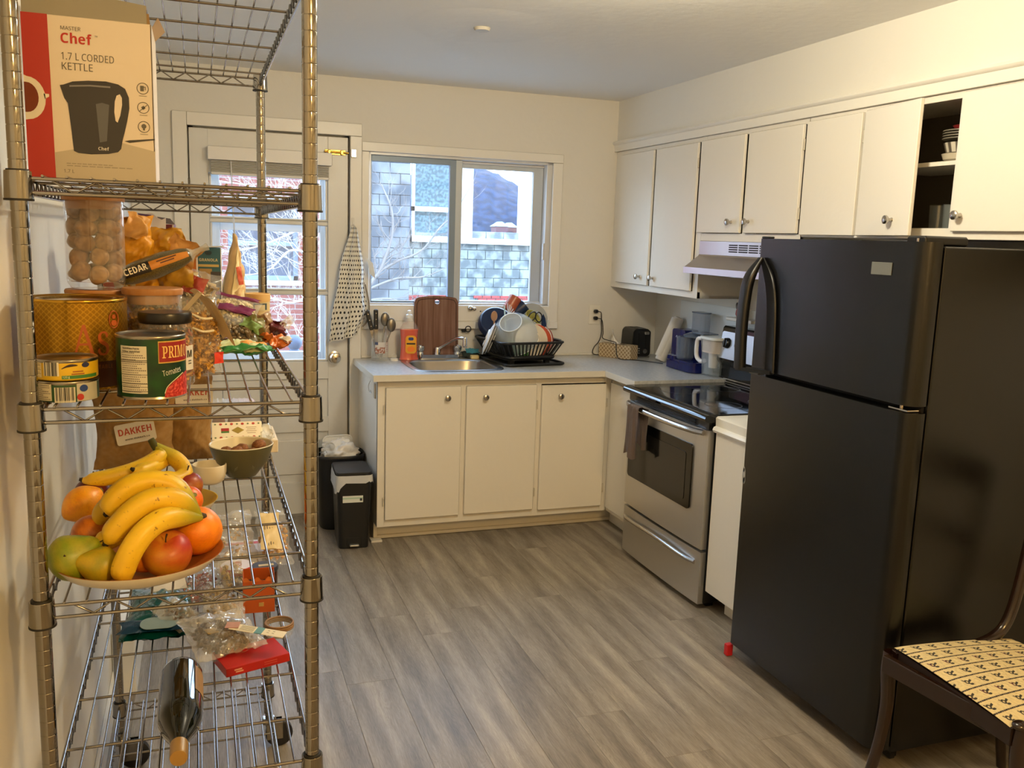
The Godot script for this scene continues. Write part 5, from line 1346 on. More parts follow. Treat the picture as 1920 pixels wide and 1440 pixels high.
	part(tr, "sheet", Geo.new().prism(rrect(0.10, 0.19, 0.03), -0.0015, 0.0015, Transform3D(Basis.from_euler(Vector3(0.0, 1.1, -0.12)), Vector3.ZERO)), clear_mat("milky_plastic", Color.WHITE, 0.3))

func fridge_and_chair() -> void:
	var peb := noise_tex(44, 0.35, 256, 2, true, 3.0)
	var black := mat("fridge_black", Color(0.032, 0.033, 0.035), 0.25, 0.0, {"normal_enabled": true, "normal_texture": peb, "normal_scale": 0.16, "uv1_triplanar": true, "uv1_world_triplanar": true, "uv1_scale": Vector3(6, 6, 6), "metallic_specular": 0.5})
	var plain := hexmat("0b0b0c", 0.35)
	var t := thing("refrigerator", "tall black top-freezer refrigerator standing right of the stove", "refrigerator", Vector3(-0.42, 0, 2.65))
	wpart(t, "cabinet", Geo.new().bar(Vector3(-0.722, 0.045, 2.238), Vector3(-0.045, 1.664, 3.06), 0.006), black)
	wpart(t, "gasket", Geo.new().bar(Vector3(-0.732, 0.07, 2.25), Vector3(-0.721, 1.66, 3.045), 0.001), hexmat("050505", 0.7))
	# doors: a plan outline with rounded front corners, drawn upwards
	var plan := PackedVector2Array()
	for q in [[Vector2(-0.782, -2.251), 0.013, PI, 4], [Vector2(-0.73, -2.24), 0.0, 0.0, 0], [Vector2(-0.73, -3.06), 0.0, 0.0, 0], [Vector2(-0.745, -3.012), 0.05, 1.5 * PI, 8]]:
		if q[3] == 0:
			plan.append(q[0])
		else:
			for i in q[3] + 1:
				var a: float = q[2] + (PI / 2) * (-i if q[2] < 4.0 else -i) / float(q[3])
				plan.append(q[0] + Vector2(cos(a), sin(a)) * q[1])
	var up := Transform3D(Basis(Vector3.RIGHT, -PI / 2), Vector3.ZERO)
	var fz := wpart(t, "freezer_door", Geo.new().prism(plan, 1.186, 1.676, up, 0.7), black)
	wpart(t, "door", Geo.new().prism(plan, 0.062, 1.164, up, 0.7), black)
	wpart(t, "hinge_cover", Geo.new().bar(Vector3(-0.77, 1.664, 2.95), Vector3(-0.60, 1.694, 3.03), 0.008), plain)
	wpart(t, "hinge_cover", Geo.new().bar(Vector3(-0.79, 1.676, 2.24), Vector3(-0.765, 1.684, 2.29), 0.003), plain)
	wpart(t, "hinge_pin", Geo.new().rod(Vector3(-0.765, 1.676, 3.0), Vector3(-0.765, 1.686, 3.0), 0.007), mat("worn_nickel", Color.WHITE))
	wpart(t, "centre_hinge", Geo.new().bar(Vector3(-0.78, 1.166, 2.96), Vector3(-0.71, 1.172, 3.04), 0.001).rod(Vector3(-0.765, 1.164, 3.0), Vector3(-0.765, 1.186, 3.0), 0.006), mat("worn_nickel", Color.WHITE))
	wpart(t, "toe_grille", Geo.new().bar(Vector3(-0.70, 0.01, 2.26), Vector3(-0.68, 0.06, 3.04), 0.002), plain)
	for z in [2.28, 3.0]:
		wpart(t, "foot", Geo.new().lathe([Vector2(0, 0), Vector2(0.018, 0), Vector2(0.018, 0.05), Vector2(0, 0.05)], 12, place(Vector3(-0.66, 0, z))), plain)
	# pointed arch handle: a loop standing out from the freezer door
	var grip := bezier([Vector3(-0.858, 1.186, 2.262), Vector3(-0.862, 1.30, 2.262), Vector3(-0.860, 1.42, 2.262), Vector3(-0.846, 1.53, 2.264), Vector3(-0.806, 1.606, 2.272)], 6)
	var root := bezier([Vector3(-0.802, 1.606, 2.272), Vector3(-0.802, 1.53, 2.325), Vector3(-0.802, 1.44, 2.352), Vector3(-0.802, 1.30, 2.366), Vector3(-0.802, 1.186, 2.372)], 6)
	var hg := Geo.new()
	for path in [grip, root]:
		var ring := PackedVector3Array()
		for k in path.size():
			var w := 0.5 + 0.5 * smoothstep(0.0, 0.25, (k if path == root else path.size() - 1 - k) / float(path.size() - 1))
			var o := rrect(0.032, 0.050, 0.012, 2) if path == grip else rrect(0.014, 0.054, 0.006, 2)
			o.append(o[0])
			for q in o:
				ring.append(path[k] + Vector3(q.x * w, 0, -q.y * w) * (1.0 if path == grip else -1.0) * Vector3(1, 1, 1 if path == grip else -1))
		hg.patch(ring, 12, path.size() - 1, true)
	hg.prism(PackedVector2Array([Vector2(-0.87, -2.247), Vector2(-0.848, -2.247), Vector2(-0.797, -2.352), Vector2(-0.797, -2.388), Vector2(-0.812, -2.388), Vector2(-0.87, -2.28)]), 1.180, 1.194, Transform3D(Basis(Vector3.RIGHT, -PI / 2), Vector3.ZERO))
	wpart(fz, "handle", hg, plain)
	wpart(t, "handle_stub", Geo.new().bar(Vector3(-0.808, 1.166, 2.25), Vector3(-0.78, 1.178, 2.31), 0.002), hexmat("5a5854", 0.4, 0.5))
	var bd := wpart(fz, "badge", Geo.new().bar(Vector3(-0.7985, 1.572, 2.848), Vector3(-0.7955, 1.611, 2.936), 0.001), hexmat("8f9088", 0.3, 0.8))
	lettering(bd, "FRIGIDAIRE", 0.0085, Transform3D(Basis(Vector3.UP, -PI / 2), Vector3(-0.7988, 1.592, 2.892) - t.position), hexmat("e8e8e0", 0.4), 0, "Droid Sans", true, 0.072)
	# scuffs and a chipped patch on the door's far edge
	var chip := Geo.new()
	for q in [[0.76, 2.252, 0.032, 0.010], [0.742, 2.256, 0.014, 0.007], [0.785, 2.25, 0.012, 0.005]]:
		chip.add(Geo.new().prism(ngon(1, 10, q[3], q[2]), -0.0004, 0.0006, Transform3D(Basis(Vector3.UP, -PI / 2), Vector3(-0.7957, q[0], q[1]))))
	wpart(t, "scuff", chip, hexmat("9a9a98", 0.5))
	var red := thing("red_block", "small red block on the floor under the refrigerator's far corner", "block", Vector3(-0.79, 0, 2.23))
	part(red, "block", Geo.new().box(Vector3(0.03, 0.05, 0.025), Vector3(0, 0.025, 0), 0.004), hexmat("c41f26", 0.4))
	chair()

func chair() -> void:
	var wood := mat("dark_mahogany", Color(0.125, 0.062, 0.035), 0.22, 0.0, {"clearcoat_enabled": true, "clearcoat": 0.5, "clearcoat_roughness": 0.15})
	# striped seat cloth with little sprigs
	var weave := image_tex(320, 320, func(u, q):
		var c := Color(0.86, 0.79, 0.60)
		var rows := 8.0
		var f := fposmod(q * rows, 1.0)
		if f < 0.09 and fposmod(u * 60 + q * 8, 1.0) < 0.85:
			return Color(0.13, 0.10, 0.12)
		var row: int = int(q * rows)
		var x := fposmod(u * 8.0 + 0.2 * row, 1.0) - 0.5
		var y := f - 0.54
		var sprig := (absf(Vector2(x * 1.2 + 0.08, y * 0.8 - 0.02).length() - 0.10) < 0.042) or (absf(y * 0.9 - x * 0.5) < 0.06 and x > -0.02 and x < 0.26) or (Vector2(x * 0.8 - 0.04, y + 0.20).length() < 0.085) or (absf(x + 0.14 + y * 0.3) < 0.03 and y > 0 and y < 0.26)
		if sprig:
			return Color(0.30, 0.14, 0.17) if row % 3 == 2 and x < -0.04 else Color(0.20, 0.19, 0.17)
		return c.darkened(0.06 * absf(sin(u * 420.0) * sin(q * 420.0))))
	var cloth := mat("seat_cloth", Color.WHITE, 0.85, 0.0, {"albedo_texture": weave, "normal_enabled": true, "normal_texture": noise_tex(50, 0.2, 128, 2, true, 4.0), "normal_scale": 0.3})
	var t := thing("dining_chair", "dark wooden dining chair with a cream seat striped and sprigged, beside the refrigerator", "chair", Vector3(-0.62, 0, 3.36))
	# seat: front edge x = -0.83, back edge x = -0.40; wider in front
	var front := [Vector3(-0.815, 0, 3.125), Vector3(-0.858, 0, 3.585)]
	var back := [Vector3(-0.40, 0, 3.175), Vector3(-0.42, 0, 3.545)]
	var y0 := 0.43
	wpart(t, "seat", Geo.new().grid(24, 24, func(u, q):
		# u from front to back, q from far to near side
		var a: Vector3 = front[0].lerp(front[1], q)
		var b: Vector3 = back[0].lerp(back[1], q)
		var e: float = pow(maxf(sin(PI * clampf(u * 0.94 + 0.03, 0, 1)) * sin(PI * clampf(q * 0.94 + 0.03, 0, 1)), 0.0), 0.28)
		var p := a.lerp(b, u)
		return Vector3(p.x, y0 + 0.015 + 0.028 * e, p.z), false, false, Vector2.ZERO, Vector2(1, 1)), cloth)
	wpart(t, "seat_base", Geo.new().prism(PackedVector2Array([Vector2(-0.812, -3.13), Vector2(-0.853, -3.58), Vector2(-0.42, -3.54), Vector2(-0.40, -3.18)]), 0.40, 0.45, Transform3D(Basis(Vector3.RIGHT, -PI / 2), Vector3.ZERO)), hexmat("241813", 0.6))
	wpart(t, "front_rail", Geo.new().add(Geo.new().box(Vector3(0.022, 0.055, 0.44), Vector3.ZERO, 0.004), Transform3D(Basis(Vector3.UP, 0.093), Vector3(-0.838, 0.415, 3.355))), wood)
	wpart(t, "side_rail", Geo.new().add(Geo.new().box(Vector3(0.40, 0.055, 0.022), Vector3.ZERO, 0.004), Transform3D(Basis(Vector3.UP, -0.12), Vector3(-0.615, 0.415, 3.145))), wood)
	wpart(t, "side_rail", Geo.new().add(Geo.new().box(Vector3(0.40, 0.055, 0.022), Vector3.ZERO, 0.004), Transform3D(Basis(Vector3.UP, -0.09), Vector3(-0.63, 0.415, 3.567))), wood)
	for z in [3.125, 3.59]:
		# sabre legs curving forward
		var pts := bezier([Vector3(-0.822, 0.46 if z > 3.5 else 0.442, z), Vector3(-0.828, 0.38, z), Vector3(-0.820, 0.27, z), Vector3(-0.835, 0.14, z), Vector3(-0.872, 0.0, z)], 5)
		var g := Geo.new()
		var ring := PackedVector3Array()
		for k in pts.size():
			var w := lerpf(0.021, 0.013, float(k) / pts.size())
			var p := rrect(w * 2.2, w * 1.8, w * 0.6, 2)
			p.append(p[0])
			for q in p:
				ring.append(pts[k] + Vector3(q.x, 0, q.y))
		g.patch(ring, 12, pts.size() - 1, true)
		wpart(t, "leg", g, wood)
		if z > 3.5:
			wpart(t, "corner_cap", Geo.new().ball(Vector3(-0.835, 0.460, z), Vector3(0.022, 0.013, 0.02)), wood)
	for z in [3.165, 3.56]:
		wpart(t, "leg", Geo.new().tube(bezier([Vector3(-0.405, 0.42, z), Vector3(-0.40, 0.25, z), Vector3(-0.36, 0.0, z)], 6), [0.02, 0.02, 0.02, 0.019, 0.019, 0.018, 0.018, 0.017, 0.017, 0.016, 0.016, 0.015, 0.015], 10), wood)
		# back posts sweep up and away
		var up := bezier([Vector3(-0.53, 0.445, z), Vector3(-0.46, 0.465, z), Vector3(-0.415, 0.51, z), Vector3(-0.385, 0.62, z), Vector3(-0.36, 0.80, z), Vector3(-0.34, 0.95, z)], 5)
		wpart(t, "back_post", Geo.new().tube(up, 0.017, 10), wood)
	wpart(t, "back_rail", Geo.new().box(Vector3(0.02, 0.10, 0.42), Vector3(-0.345, 0.92, 3.362), 0.008), wood)
	wpart(t, "back_slat", Geo.new().box(Vector3(0.016, 0.05, 0.38), Vector3(-0.372, 0.70, 3.362), 0.006), wood)

func bins() -> void:
	var black := hexmat("111214", 0.38)
	var bag := mat("bin_liner", Color(0.88, 0.89, 0.90, 0.75), 0.4, 0.0, {"transparency": 1, "cull_mode": 2})
	# pedal bin in front
	var t := thing("pedal_bin", "black pedal bin with a white liner showing round its closed lid", "bin", Vector3(-2.042, 0, 0.50), "", -0.05)
	var g := PackedVector3Array()
	for r in [[0.078, 0.118, 0.0], [0.081, 0.121, 0.012], [0.094, 0.140, 0.385], [0.094, 0.140, 0.392]]:
		var p := ngon(1.0, 40, r[0], r[1], 9.0)
		p.append(p[0])
		for q in p:
			g.append(Vector3(q.x, r[2], -q.y))
	part(t, "body", Geo.new().patch(g, 40, 3, true), black)
	part(t, "lid", Geo.new().prism(ngon(1.0, 40, 0.093, 0.139, 9.0), 0.0, 0.012, Transform3D(Basis(Vector3.RIGHT, -PI / 2 - 0.03), Vector3(0, 0.400, -0.002))), hexmat("1a1c20", 0.45))
	var ln := FastNoiseLite.new()
	ln.seed = 8
	ln.frequency = 0.5
	part(t, "liner", Geo.new().grid(60, 6, func(u, q):
		var p := ngon(1.0, 240, 1.0, 1.0, 9.0)[int(u * 239)]
		var drop: float = 0.030 + 0.055 * maxf(0.0, -p.x) * maxf(0.0, -p.x) + 0.026 * ln.get_noise_2d(p.x * 6, p.y * 6) + 0.012 * maxf(0.0, -p.y)
		return Vector3(p.x * (0.097 + 0.004 * (1 - q) + 0.003 * ln.get_noise_2d(u * 90, q * 8)), 0.402 - drop * (1 - q), -p.y * (0.1425 + 0.004 * (1 - q) + 0.003 * ln.get_noise_2d(u * 90, q * 8 + 40))), true), bag)
	var st := part(t, "sticker", Geo.new().box(Vector3(0.105, 0.036, 0.001), Vector3(-0.008, 0.275, 0.1375), 0), hexmat("dfe3da", 0.5), place(Vector3.ZERO, 0, -0.0))
	part(st, "print", Geo.new().box(Vector3(0.105, 0.009, 0.0012), Vector3(-0.008, 0.280, 0.1378), 0), hexmat("b9d3bf", 0.5))
	part(st, "print", Geo.new().box(Vector3(0.012, 0.014, 0.0012), Vector3(0.034, 0.272, 0.1379), 0), hexmat("33363a", 0.5))
	part(t, "pedal_recess", Geo.new().box(Vector3(0.075, 0.06, 0.012), Vector3(0, 0.032, 0.119), 0.003), hexmat("050506", 0.6))
	part(t, "pedal", Geo.new().box(Vector3(0.05, 0.012, 0.03), Vector3(0, 0.022, 0.132), 0.004), hexmat("b5b3ae", 0.3, 0.8))
	# open bin behind
	var b := thing("waste_bin", "open round-rimmed black bin full of rubbish behind the pedal bin", "bin", Vector3(-2.068, 0, 0.20))
	g = PackedVector3Array()
	for r in [[0.105, 0.095, 0.0], [0.108, 0.098, 0.01], [0.135, 0.125, 0.40], [0.143, 0.132, 0.405], [0.143, 0.132, 0.425], [0.136, 0.126, 0.428], [0.131, 0.121, 0.40], [0.11, 0.1, 0.1], [0.0, 0.0, 0.1]]:
		var p := ngon(1.0, 40, r[0], r[1], 3.0)
		p.append(p[0])
		for q in p:
			g.append(Vector3(q.x, r[2], -q.y))
	part(b, "body", Geo.new().patch(g, 40, 8, true), black)
	var rb := thing("rubbish_bag", "crumpled white plastic bag stuffed in the open black bin", "plastic bag", Vector3(-2.06, 0.38, 0.20))
	part(rb, "bag", Geo.new().ball(Vector3(0, 0.035, 0), Vector3(0.105, 0.075, 0.085), 36, 22, lump, 0.55), mat("bag_film", Color(0.90, 0.89, 0.87), 0.35))
	var pb := thing("plastic_bottle", "clear crushed plastic bottle on top of the rubbish in the open bin", "bottle", Vector3(-2.12, 0.445, 0.27))
	part(pb, "bottle", Geo.new().lathe([Vector2(0, 0), Vector2(0.026, 0.0), Vector2(0.029, 0.02), Vector2(0.025, 0.05), Vector2(0.029, 0.08), Vector2(0.011, 0.11), Vector2(0.011, 0.125), Vector2(0, 0.125)], 18, Transform3D(Basis.from_euler(Vector3(0.9, 0.5, 0.6)), Vector3.ZERO)), clear_mat("clear_glass", Color.WHITE, 0.1))
	var wt := thing("plastic_tray", "white plastic tray standing upright at the back of the open bin", "tray", Vector3(-2.06, 0.40, 0.125))
	part(wt, "tray", Geo.new().prism(rrect(0.165, 0.14, 0.03), -0.004, 0.004, Transform3D(Basis.from_euler(Vector3(-0.15, 0, 0.03)), Vector3(0, 0.03, 0))), hexmat("dedfdc", 0.4))
	part(wt, "rim", Geo.new().tube(Array(rrect(0.165, 0.14, 0.03)).map(func(p): return Basis.from_euler(Vector3(-0.15, 0, 0.03)) * Vector3(p.x, p.y, 0.004) + Vector3(0, 0.03, 0)), 0.005, 6, true), hexmat("e8e9e6", 0.4))

const XL := -3.048
const XR := -2.613
const ZN := 3.585
const ZF := 2.387
const SLEEVES := [2.0415, 1.6825, 1.3234, 0.9945, 0.6458, 0.177]

func shelf_y(i: int) -> float:
	return SLEEVES[i] + 0.0375

func rack() -> void:
	var chrome := mat("rack_chrome", Color(0.60, 0.585, 0.56), 0.10, 1.0)
	var wire_look := mat("wire_chrome", Color(0.60, 0.59, 0.58), 0.16, 1.0)
	var ring := hexmat("191612", 0.6)
	var t := thing("wire_shelving_rack", "tall chrome wire shelving rack on casters along the left wall", "shelving rack", Vector3((XL + XR) / 2, 0, (ZN + ZF) / 2))
	# grooved posts, a notch every inch
	var prof := [Vector2(0, 0.118), Vector2(0.0127, 0.118)]
	var y := 0.14
	while y < 2.075:
		prof.append_array([Vector2(0.0127, y - 0.0012), Vector2(0.0117, y - 0.0004), Vector2(0.0117, y + 0.0004), Vector2(0.0127, y + 0.0012)])
		y += 0.0254
	prof.append_array([Vector2(0.0127, 2.083), Vector2(0.0105, 2.087), Vector2(0, 2.087)])
	var pm := Geo.new().lathe(prof, 20, Transform3D.IDENTITY, 1, 1, 3.0).mesh()
	var corners := [Vector3(XL, 0, ZN), Vector3(XR, 0, ZN), Vector3(XL, 0, ZF), Vector3(XR, 0, ZF)]
	for c in corners:
		part(t, "post", pm, chrome, Transform3D(Basis.IDENTITY, c - t.position))
	# casters
	for i in 4:
		var c: Vector3 = corners[i]
		var k := sub(t, "caster", c)
		var sw := 0.045 if i % 2 else 0.05
		wpart(k, "stem", Geo.new().rod(c + Vector3(0, 0.085, 0), c + Vector3(0, 0.125, 0), 0.009, 12).lathe([Vector2(0, 0.085), Vector2(0.024, 0.085), Vector2(0.026, 0.092), Vector2(0.02, 0.102), Vector2(0, 0.104)], 20, place(c)), chrome)
		wpart(k, "fork", Geo.new().bar(c + Vector3(-0.006, 0.03, -0.02), c + Vector3(sw, 0.088, -0.017), 0.002).bar(c + Vector3(-0.006, 0.03, 0.017), c + Vector3(sw, 0.088, 0.02), 0.002), chrome)
		wpart(k, "wheel", Geo.new().lathe([Vector2(0, -0.014), Vector2(0.036, -0.014), Vector2(0.043, -0.009), Vector2(0.043, 0.009), Vector2(0.036, 0.014), Vector2(0, 0.014)], 28, Transform3D(Basis(Vector3.RIGHT, PI / 2), c + Vector3(sw * 0.75, 0.043, 0))), hexmat("16161c", 0.3))
	# shelves
	var long_wire := Geo.new().rod(Vector3(0, 0, ZF - 0.002), Vector3(0, 0, ZN + 0.003), 0.0021, 6).mesh()
	var cross_wire := Geo.new().rod(Vector3(XL, 0, 0), Vector3(XR, 0, 0), 0.0028, 6).mesh()
	var sleeve := Geo.new().lathe([Vector2(0.0128, 0.0), Vector2(0.0205, 0.0), Vector2(0.0205, 0.004), Vector2(0.0192, 0.0405), Vector2(0.0185, 0.0415), Vector2(0.0128, 0.0415)], 24).mesh()
	var band := Geo.new().lathe([Vector2(0.0128, -0.003), Vector2(0.0212, -0.003), Vector2(0.0212, 0.0), Vector2(0.0128, 0.0)], 24).mesh()
	var lip := Geo.new().lathe([Vector2(0.0128, 0.0415), Vector2(0.0165, 0.0415), Vector2(0.016, 0.044), Vector2(0.0128, 0.044)], 24).mesh()
	for i in SLEEVES.size():
		var s: float = SLEEVES[i]
		var sh := sub(t, "wire_shelf", Vector3((XL + XR) / 2, s, (ZN + ZF) / 2))
		var off := -Vector3((XL + XR) / 2, 0, (ZN + ZF) / 2)
		for c in corners:
			part(sh, "sleeve", sleeve, chrome, Transform3D(Basis.IDENTITY, c + off))
			part(sh, "collar", band, ring, Transform3D(Basis.IDENTITY, c + off))
			part(sh, "lip", lip, ring, Transform3D(Basis.IDENTITY, c + off))
		for lv in [0.0095, 0.031]:
			for z in [ZN, ZF]:
				part(sh, "rail", Geo.new().rod(Vector3(XL + 0.017, lv, z), Vector3(XR - 0.017, lv, z), 0.0031, 8), wire_look, Transform3D(Basis.IDENTITY, off))
			for x in [XL, XR]:
				part(sh, "rail", Geo.new().rod(Vector3(x, lv, ZF + 0.017), Vector3(x, lv, ZN - 0.017), 0.0031, 8), wire_look, Transform3D(Basis.IDENTITY, off))
		for z in [ZN - 0.004, ZF + 0.004]:
			var zz := []
			for q in 12:
				zz.append(Vector3(XL + 0.045 + q * 0.0315, 0.010 if q % 2 else 0.030, z))
			part(sh, "truss", Geo.new().tube(zz, 0.0021, 6), wire_look, Transform3D(Basis.IDENTITY, off))
		for x in [XL + 0.004, XR - 0.004]:
			var zz := []
			for q in 52:
				zz.append(Vector3(x, 0.010 if q % 2 else 0.030, ZF + 0.03 + q * 0.0222))
			part(sh, "truss", Geo.new().tube(zz, 0.0018, 5), wire_look, Transform3D(Basis.IDENTITY, off))
		for q in 12:
			part(sh, "wire", long_wire, wire_look, Transform3D(Basis.IDENTITY, off + Vector3(XL + 0.0335 * (q + 1), 0.0354, 0)))
		for z in [2.48, 2.67, 2.86, 3.05, 3.24, 3.43]:
			part(sh, "cross_wire", cross_wire, wire_look, Transform3D(Basis.IDENTITY, off + Vector3(0, 0.0306, z)))

func kettle_shelf() -> void:
	var y := shelf_y(1)
	var t := thing("kettle_box", "white and red cardboard kettle box with torn open flaps on the rack", "box", Vector3(-2.951, y, 3.42))
	var card := mat("kettle_card", Color(0.84, 0.80, 0.755), 0.5)
	var kraft := hexmat("a98a5e", 0.8)
	var h := 0.2515
	part(t, "carton", Geo.new().bar(Vector3(-0.095, 0, -0.08), Vector3(-0.092, h, 0.08), 0.001).bar(Vector3(0.092, 0, -0.08), Vector3(0.095, h, 0.08), 0.001).bar(Vector3(-0.095, 0, 0.077), Vector3(0.095, h, 0.08), 0.001).bar(Vector3(-0.095, 0, -0.08), Vector3(0.095, h, -0.077), 0.001).bar(Vector3(-0.095, 0, -0.08), Vector3(0.095, 0.003, 0.08), 0.001), card)
	part(t, "flap", Geo.new().grid(10, 2, func(u, q):
		return Vector3(lerpf(-0.094, 0.088, u), h - 0.001 + q * (0.052 - 0.022 * u), 0.078 - 0.006 * q * q + 0.003 * sin(u * 8) * q)).grid(10, 2, func(u, q):
		return Vector3(lerpf(0.088, -0.094, u), h - 0.001 + q * (0.052 - 0.022 * (1 - u)), 0.0765 - 0.006 * q * q + 0.003 * sin((1 - u) * 8) * q)), hexmat("8f8b80", 0.6))
	part(t, "flap", Geo.new().quad(Vector3(0.094, h, 0.05), Vector3(0.094, h, -0.07), Vector3(0.112, h + 0.018, -0.065), Vector3(0.104, h + 0.02, 0.04)).quad(Vector3(0.094, h, -0.07), Vector3(0.094, h, 0.05), Vector3(0.1035, h + 0.02, 0.04), Vector3(0.1115, h + 0.018, -0.065)), kraft)
	part(t, "flap", Geo.new().quad(Vector3(-0.094, h, -0.079), Vector3(0.09, h, -0.079), Vector3(0.085, h + 0.05, -0.085), Vector3(-0.08, h + 0.06, -0.085)).quad(Vector3(0.09, h, -0.08), Vector3(-0.094, h, -0.08), Vector3(-0.08, h + 0.06, -0.086), Vector3(0.085, h + 0.05, -0.086)), kraft)
	var f := 0.0802
	var printed := func(poly: PackedVector2Array, m: Material, lift := 0.0) -> void:
		part(t, "print", Geo.new().prism(poly, f + lift, f + lift + 0.0003), m)
	var red := hexmat("a82a22", 0.5)
	var inkd := hexmat("5a5751", 0.5)
	printed.call(PackedVector2Array([Vector2(-0.095, 0.0), Vector2(-0.0557, 0.0), Vector2(-0.0575, h), Vector2(-0.095, h)]), red)
	# tea cup at the left edge
	var cup := PackedVector2Array([Vector2(-0.095, 0.157)])
	for i in 13:
		var a := PI / 2 - PI * i / 12.0
		cup.append(Vector2(-0.091 + 0.026 * cos(a), 0.122 + 0.033 * sin(a)))
	cup.append(Vector2(-0.095, 0.088))
	printed.call(cup, hexmat("d9d4c8", 0.4), 0.0003)
	printed.call(PackedVector2Array([Vector2(-0.066, 0.122), Vector2(-0.06, 0.126), Vector2(-0.06, 0.13), Vector2(-0.068, 0.13)]), hexmat("d9d4c8", 0.4), 0.0003)
	var tea := PackedVector2Array([Vector2(-0.095, 0.146)])
	for i in 13:
		var a := PI / 2 - PI * i / 12.0
		tea.append(Vector2(-0.092 + 0.017 * cos(a), 0.123 + 0.023 * sin(a)))
	tea.append(Vector2(-0.095, 0.1))
	printed.call(tea, hexmat("6e3015", 0.3), 0.0006)
	# pale table line, the kettle, its handle hole, gauge and cord
	printed.call(PackedVector2Array([Vector2(-0.0555, 0.0), Vector2(0.095, 0.0), Vector2(0.095, 0.05), Vector2(0.04, 0.062), Vector2(-0.0555, 0.04)]), hexmat("b3ab9c", 0.5))
	printed.call(PackedVector2Array([Vector2(0.0483, 0.064), Vector2(0.0563, 0.066), Vector2(0.0949, 0.0706), Vector2(0.0949, 0.0686), Vector2(0.0561, 0.0617)]), hexmat("3c3a38", 0.5), 0.0003)
	var kettle := PackedVector2Array([Vector2(-0.0438, 0.1451), Vector2(-0.0385, 0.1463), Vector2(-0.0251, 0.1522), Vector2(-0.0026, 0.1552), Vector2(0.0237, 0.1563), Vector2(0.042, 0.1531), Vector2(0.0522, 0.147), Vector2(0.0574, 0.1334), Vector2(0.0576, 0.1166), Vector2(0.0538, 0.0966), Vector2(0.0489, 0.0767), Vector2(0.0457, 0.0653), Vector2(0.0429, 0.0511), Vector2(0.0382, 0.0457), Vector2(0.0236, 0.042), Vector2(-0.0028, 0.0398), Vector2(-0.0211, 0.0409), Vector2(-0.0276, 0.0438), Vector2(-0.0299, 0.0767), Vector2(-0.0333, 0.1178), Vector2(-0.0381, 0.1257)])
	printed.call(kettle, hexmat("2b2a2d", 0.35), 0.0005)
	printed.call(PackedVector2Array([Vector2(0.0439, 0.1379), Vector2(0.0468, 0.1325), Vector2(0.0468, 0.1213), Vector2(0.0434, 0.1043), Vector2(0.0391, 0.0928), Vector2(0.0361, 0.0954), Vector2(0.0347, 0.1092), Vector2(0.036, 0.1261), Vector2(0.039, 0.1353)]), card, 0.0008)
	printed.call(PackedVector2Array([Vector2(0.0076, 0.1197), Vector2(0.0169, 0.1223), Vector2(0.0273, 0.1198), Vector2(0.0219, 0.0623), Vector2(0.0113, 0.0596)]), hexmat("55585f", 0.35), 0.0008)
	printed.call(PackedVector2Array([Vector2(-0.03, 0.146), Vector2(0.0, 0.149), Vector2(0.03, 0.149), Vector2(0.03, 0.1465), Vector2(0.0, 0.1465), Vector2(-0.03, 0.1435)]), hexmat("77777c", 0.35), 0.0008)
	# three round pictograms
	for i in 3:
		var c := Vector3(0.0788, 0.1498 - i * 0.0305, f + 0.0004)
		part(t, "pictogram", Geo.new().tube(Array(ngon(0.0087, 28)).map(func(p): return c + Vector3(p.x, p.y, 0)), 0.0005, 4, true), inkd)
		var gl := Geo.new()
		if i == 0:
			gl.box(Vector3(0.0055, 0.0085, 0.0004), c + Vector3(-0.001, 0, 0), 0).box(Vector3(0.003, 0.001, 0.0004), c + Vector3(0.003, 0.0025, 0), 0).box(Vector3(0.001, 0.005, 0.0004), c + Vector3(0.004, 0, 0), 0)
		elif i == 1:
			gl.box(Vector3(0.005, 0.005, 0.0004), c, 0, Basis(Vector3.BACK, 0.6)).box(Vector3(0.001, 0.008, 0.0004), c + Vector3(0.003, 0.002, 0), 0, Basis(Vector3.BACK, -0.8)).box(Vector3(0.001, 0.008, 0.0004), c + Vector3(-0.003, -0.003, 0), 0, Basis(Vector3.BACK, -0.8))
		else:
			gl.prism(ngon(0.0038, 14), c.z, c.z + 0.0003, place(Vector3(c.x, c.y + 0.001, 0))).box(Vector3(0.003, 0.004, 0.0004), c + Vector3(0, -0.0035, 0), 0)
		part(t, "pictogram", gl, inkd)
		part(t, "print", Geo.new().box(Vector3(0.012, 0.0011, 0.0003), c + Vector3(0, -0.0118, 0), 0), hexmat("a09a8f", 0.5))
	lettering(t, "MASTER", 0.0058, place(Vector3(-0.0247, 0.2331, f)), inkd, 0, "Droid Sans", false, 0.029)
	lettering(t, "Chef", 0.0165, place(Vector3(-0.0172, 0.2185, f)), hexmat("b0261f", 0.5), 0, "Droid Sans", true, 0.045)
	lettering(t, "TM", 0.0024, place(Vector3(0.0118, 0.2245, f)), inkd)
	lettering(t, "1.7 L CORDED", 0.0112, place(Vector3(-0.0015, 0.1905, f)), inkd, 0, "Droid Sans", false, 0.077)
	lettering(t, "KETTLE", 0.0112, place(Vector3(-0.0172, 0.1752, f)), inkd, 0, "Droid Sans", false, 0.045)
	lettering(t, "Chef", 0.0055, place(Vector3(0.0166, 0.0499, f + 0.0006)), hexmat("c9c7c2", 0.5), 0, "Droid Sans", true, 0.016)
	lettering(t, "1.7 L", 0.0055, place(Vector3(-0.036, 0.0115, f + 0.0003)), inkd)
	for q in [[0.0238, 0.07, -0.005], [0.0202, 0.10, 0.01]]:
		for i in 9:
			part(t, "print", Geo.new().box(Vector3(q[1] / 11.0, 0.0013, 0.0003), Vector3(q[2] - q[1] / 2 + (i + 0.5) * q[1] / 9, q[0], f + 0.0004), 0), hexmat("8d867a", 0.5))

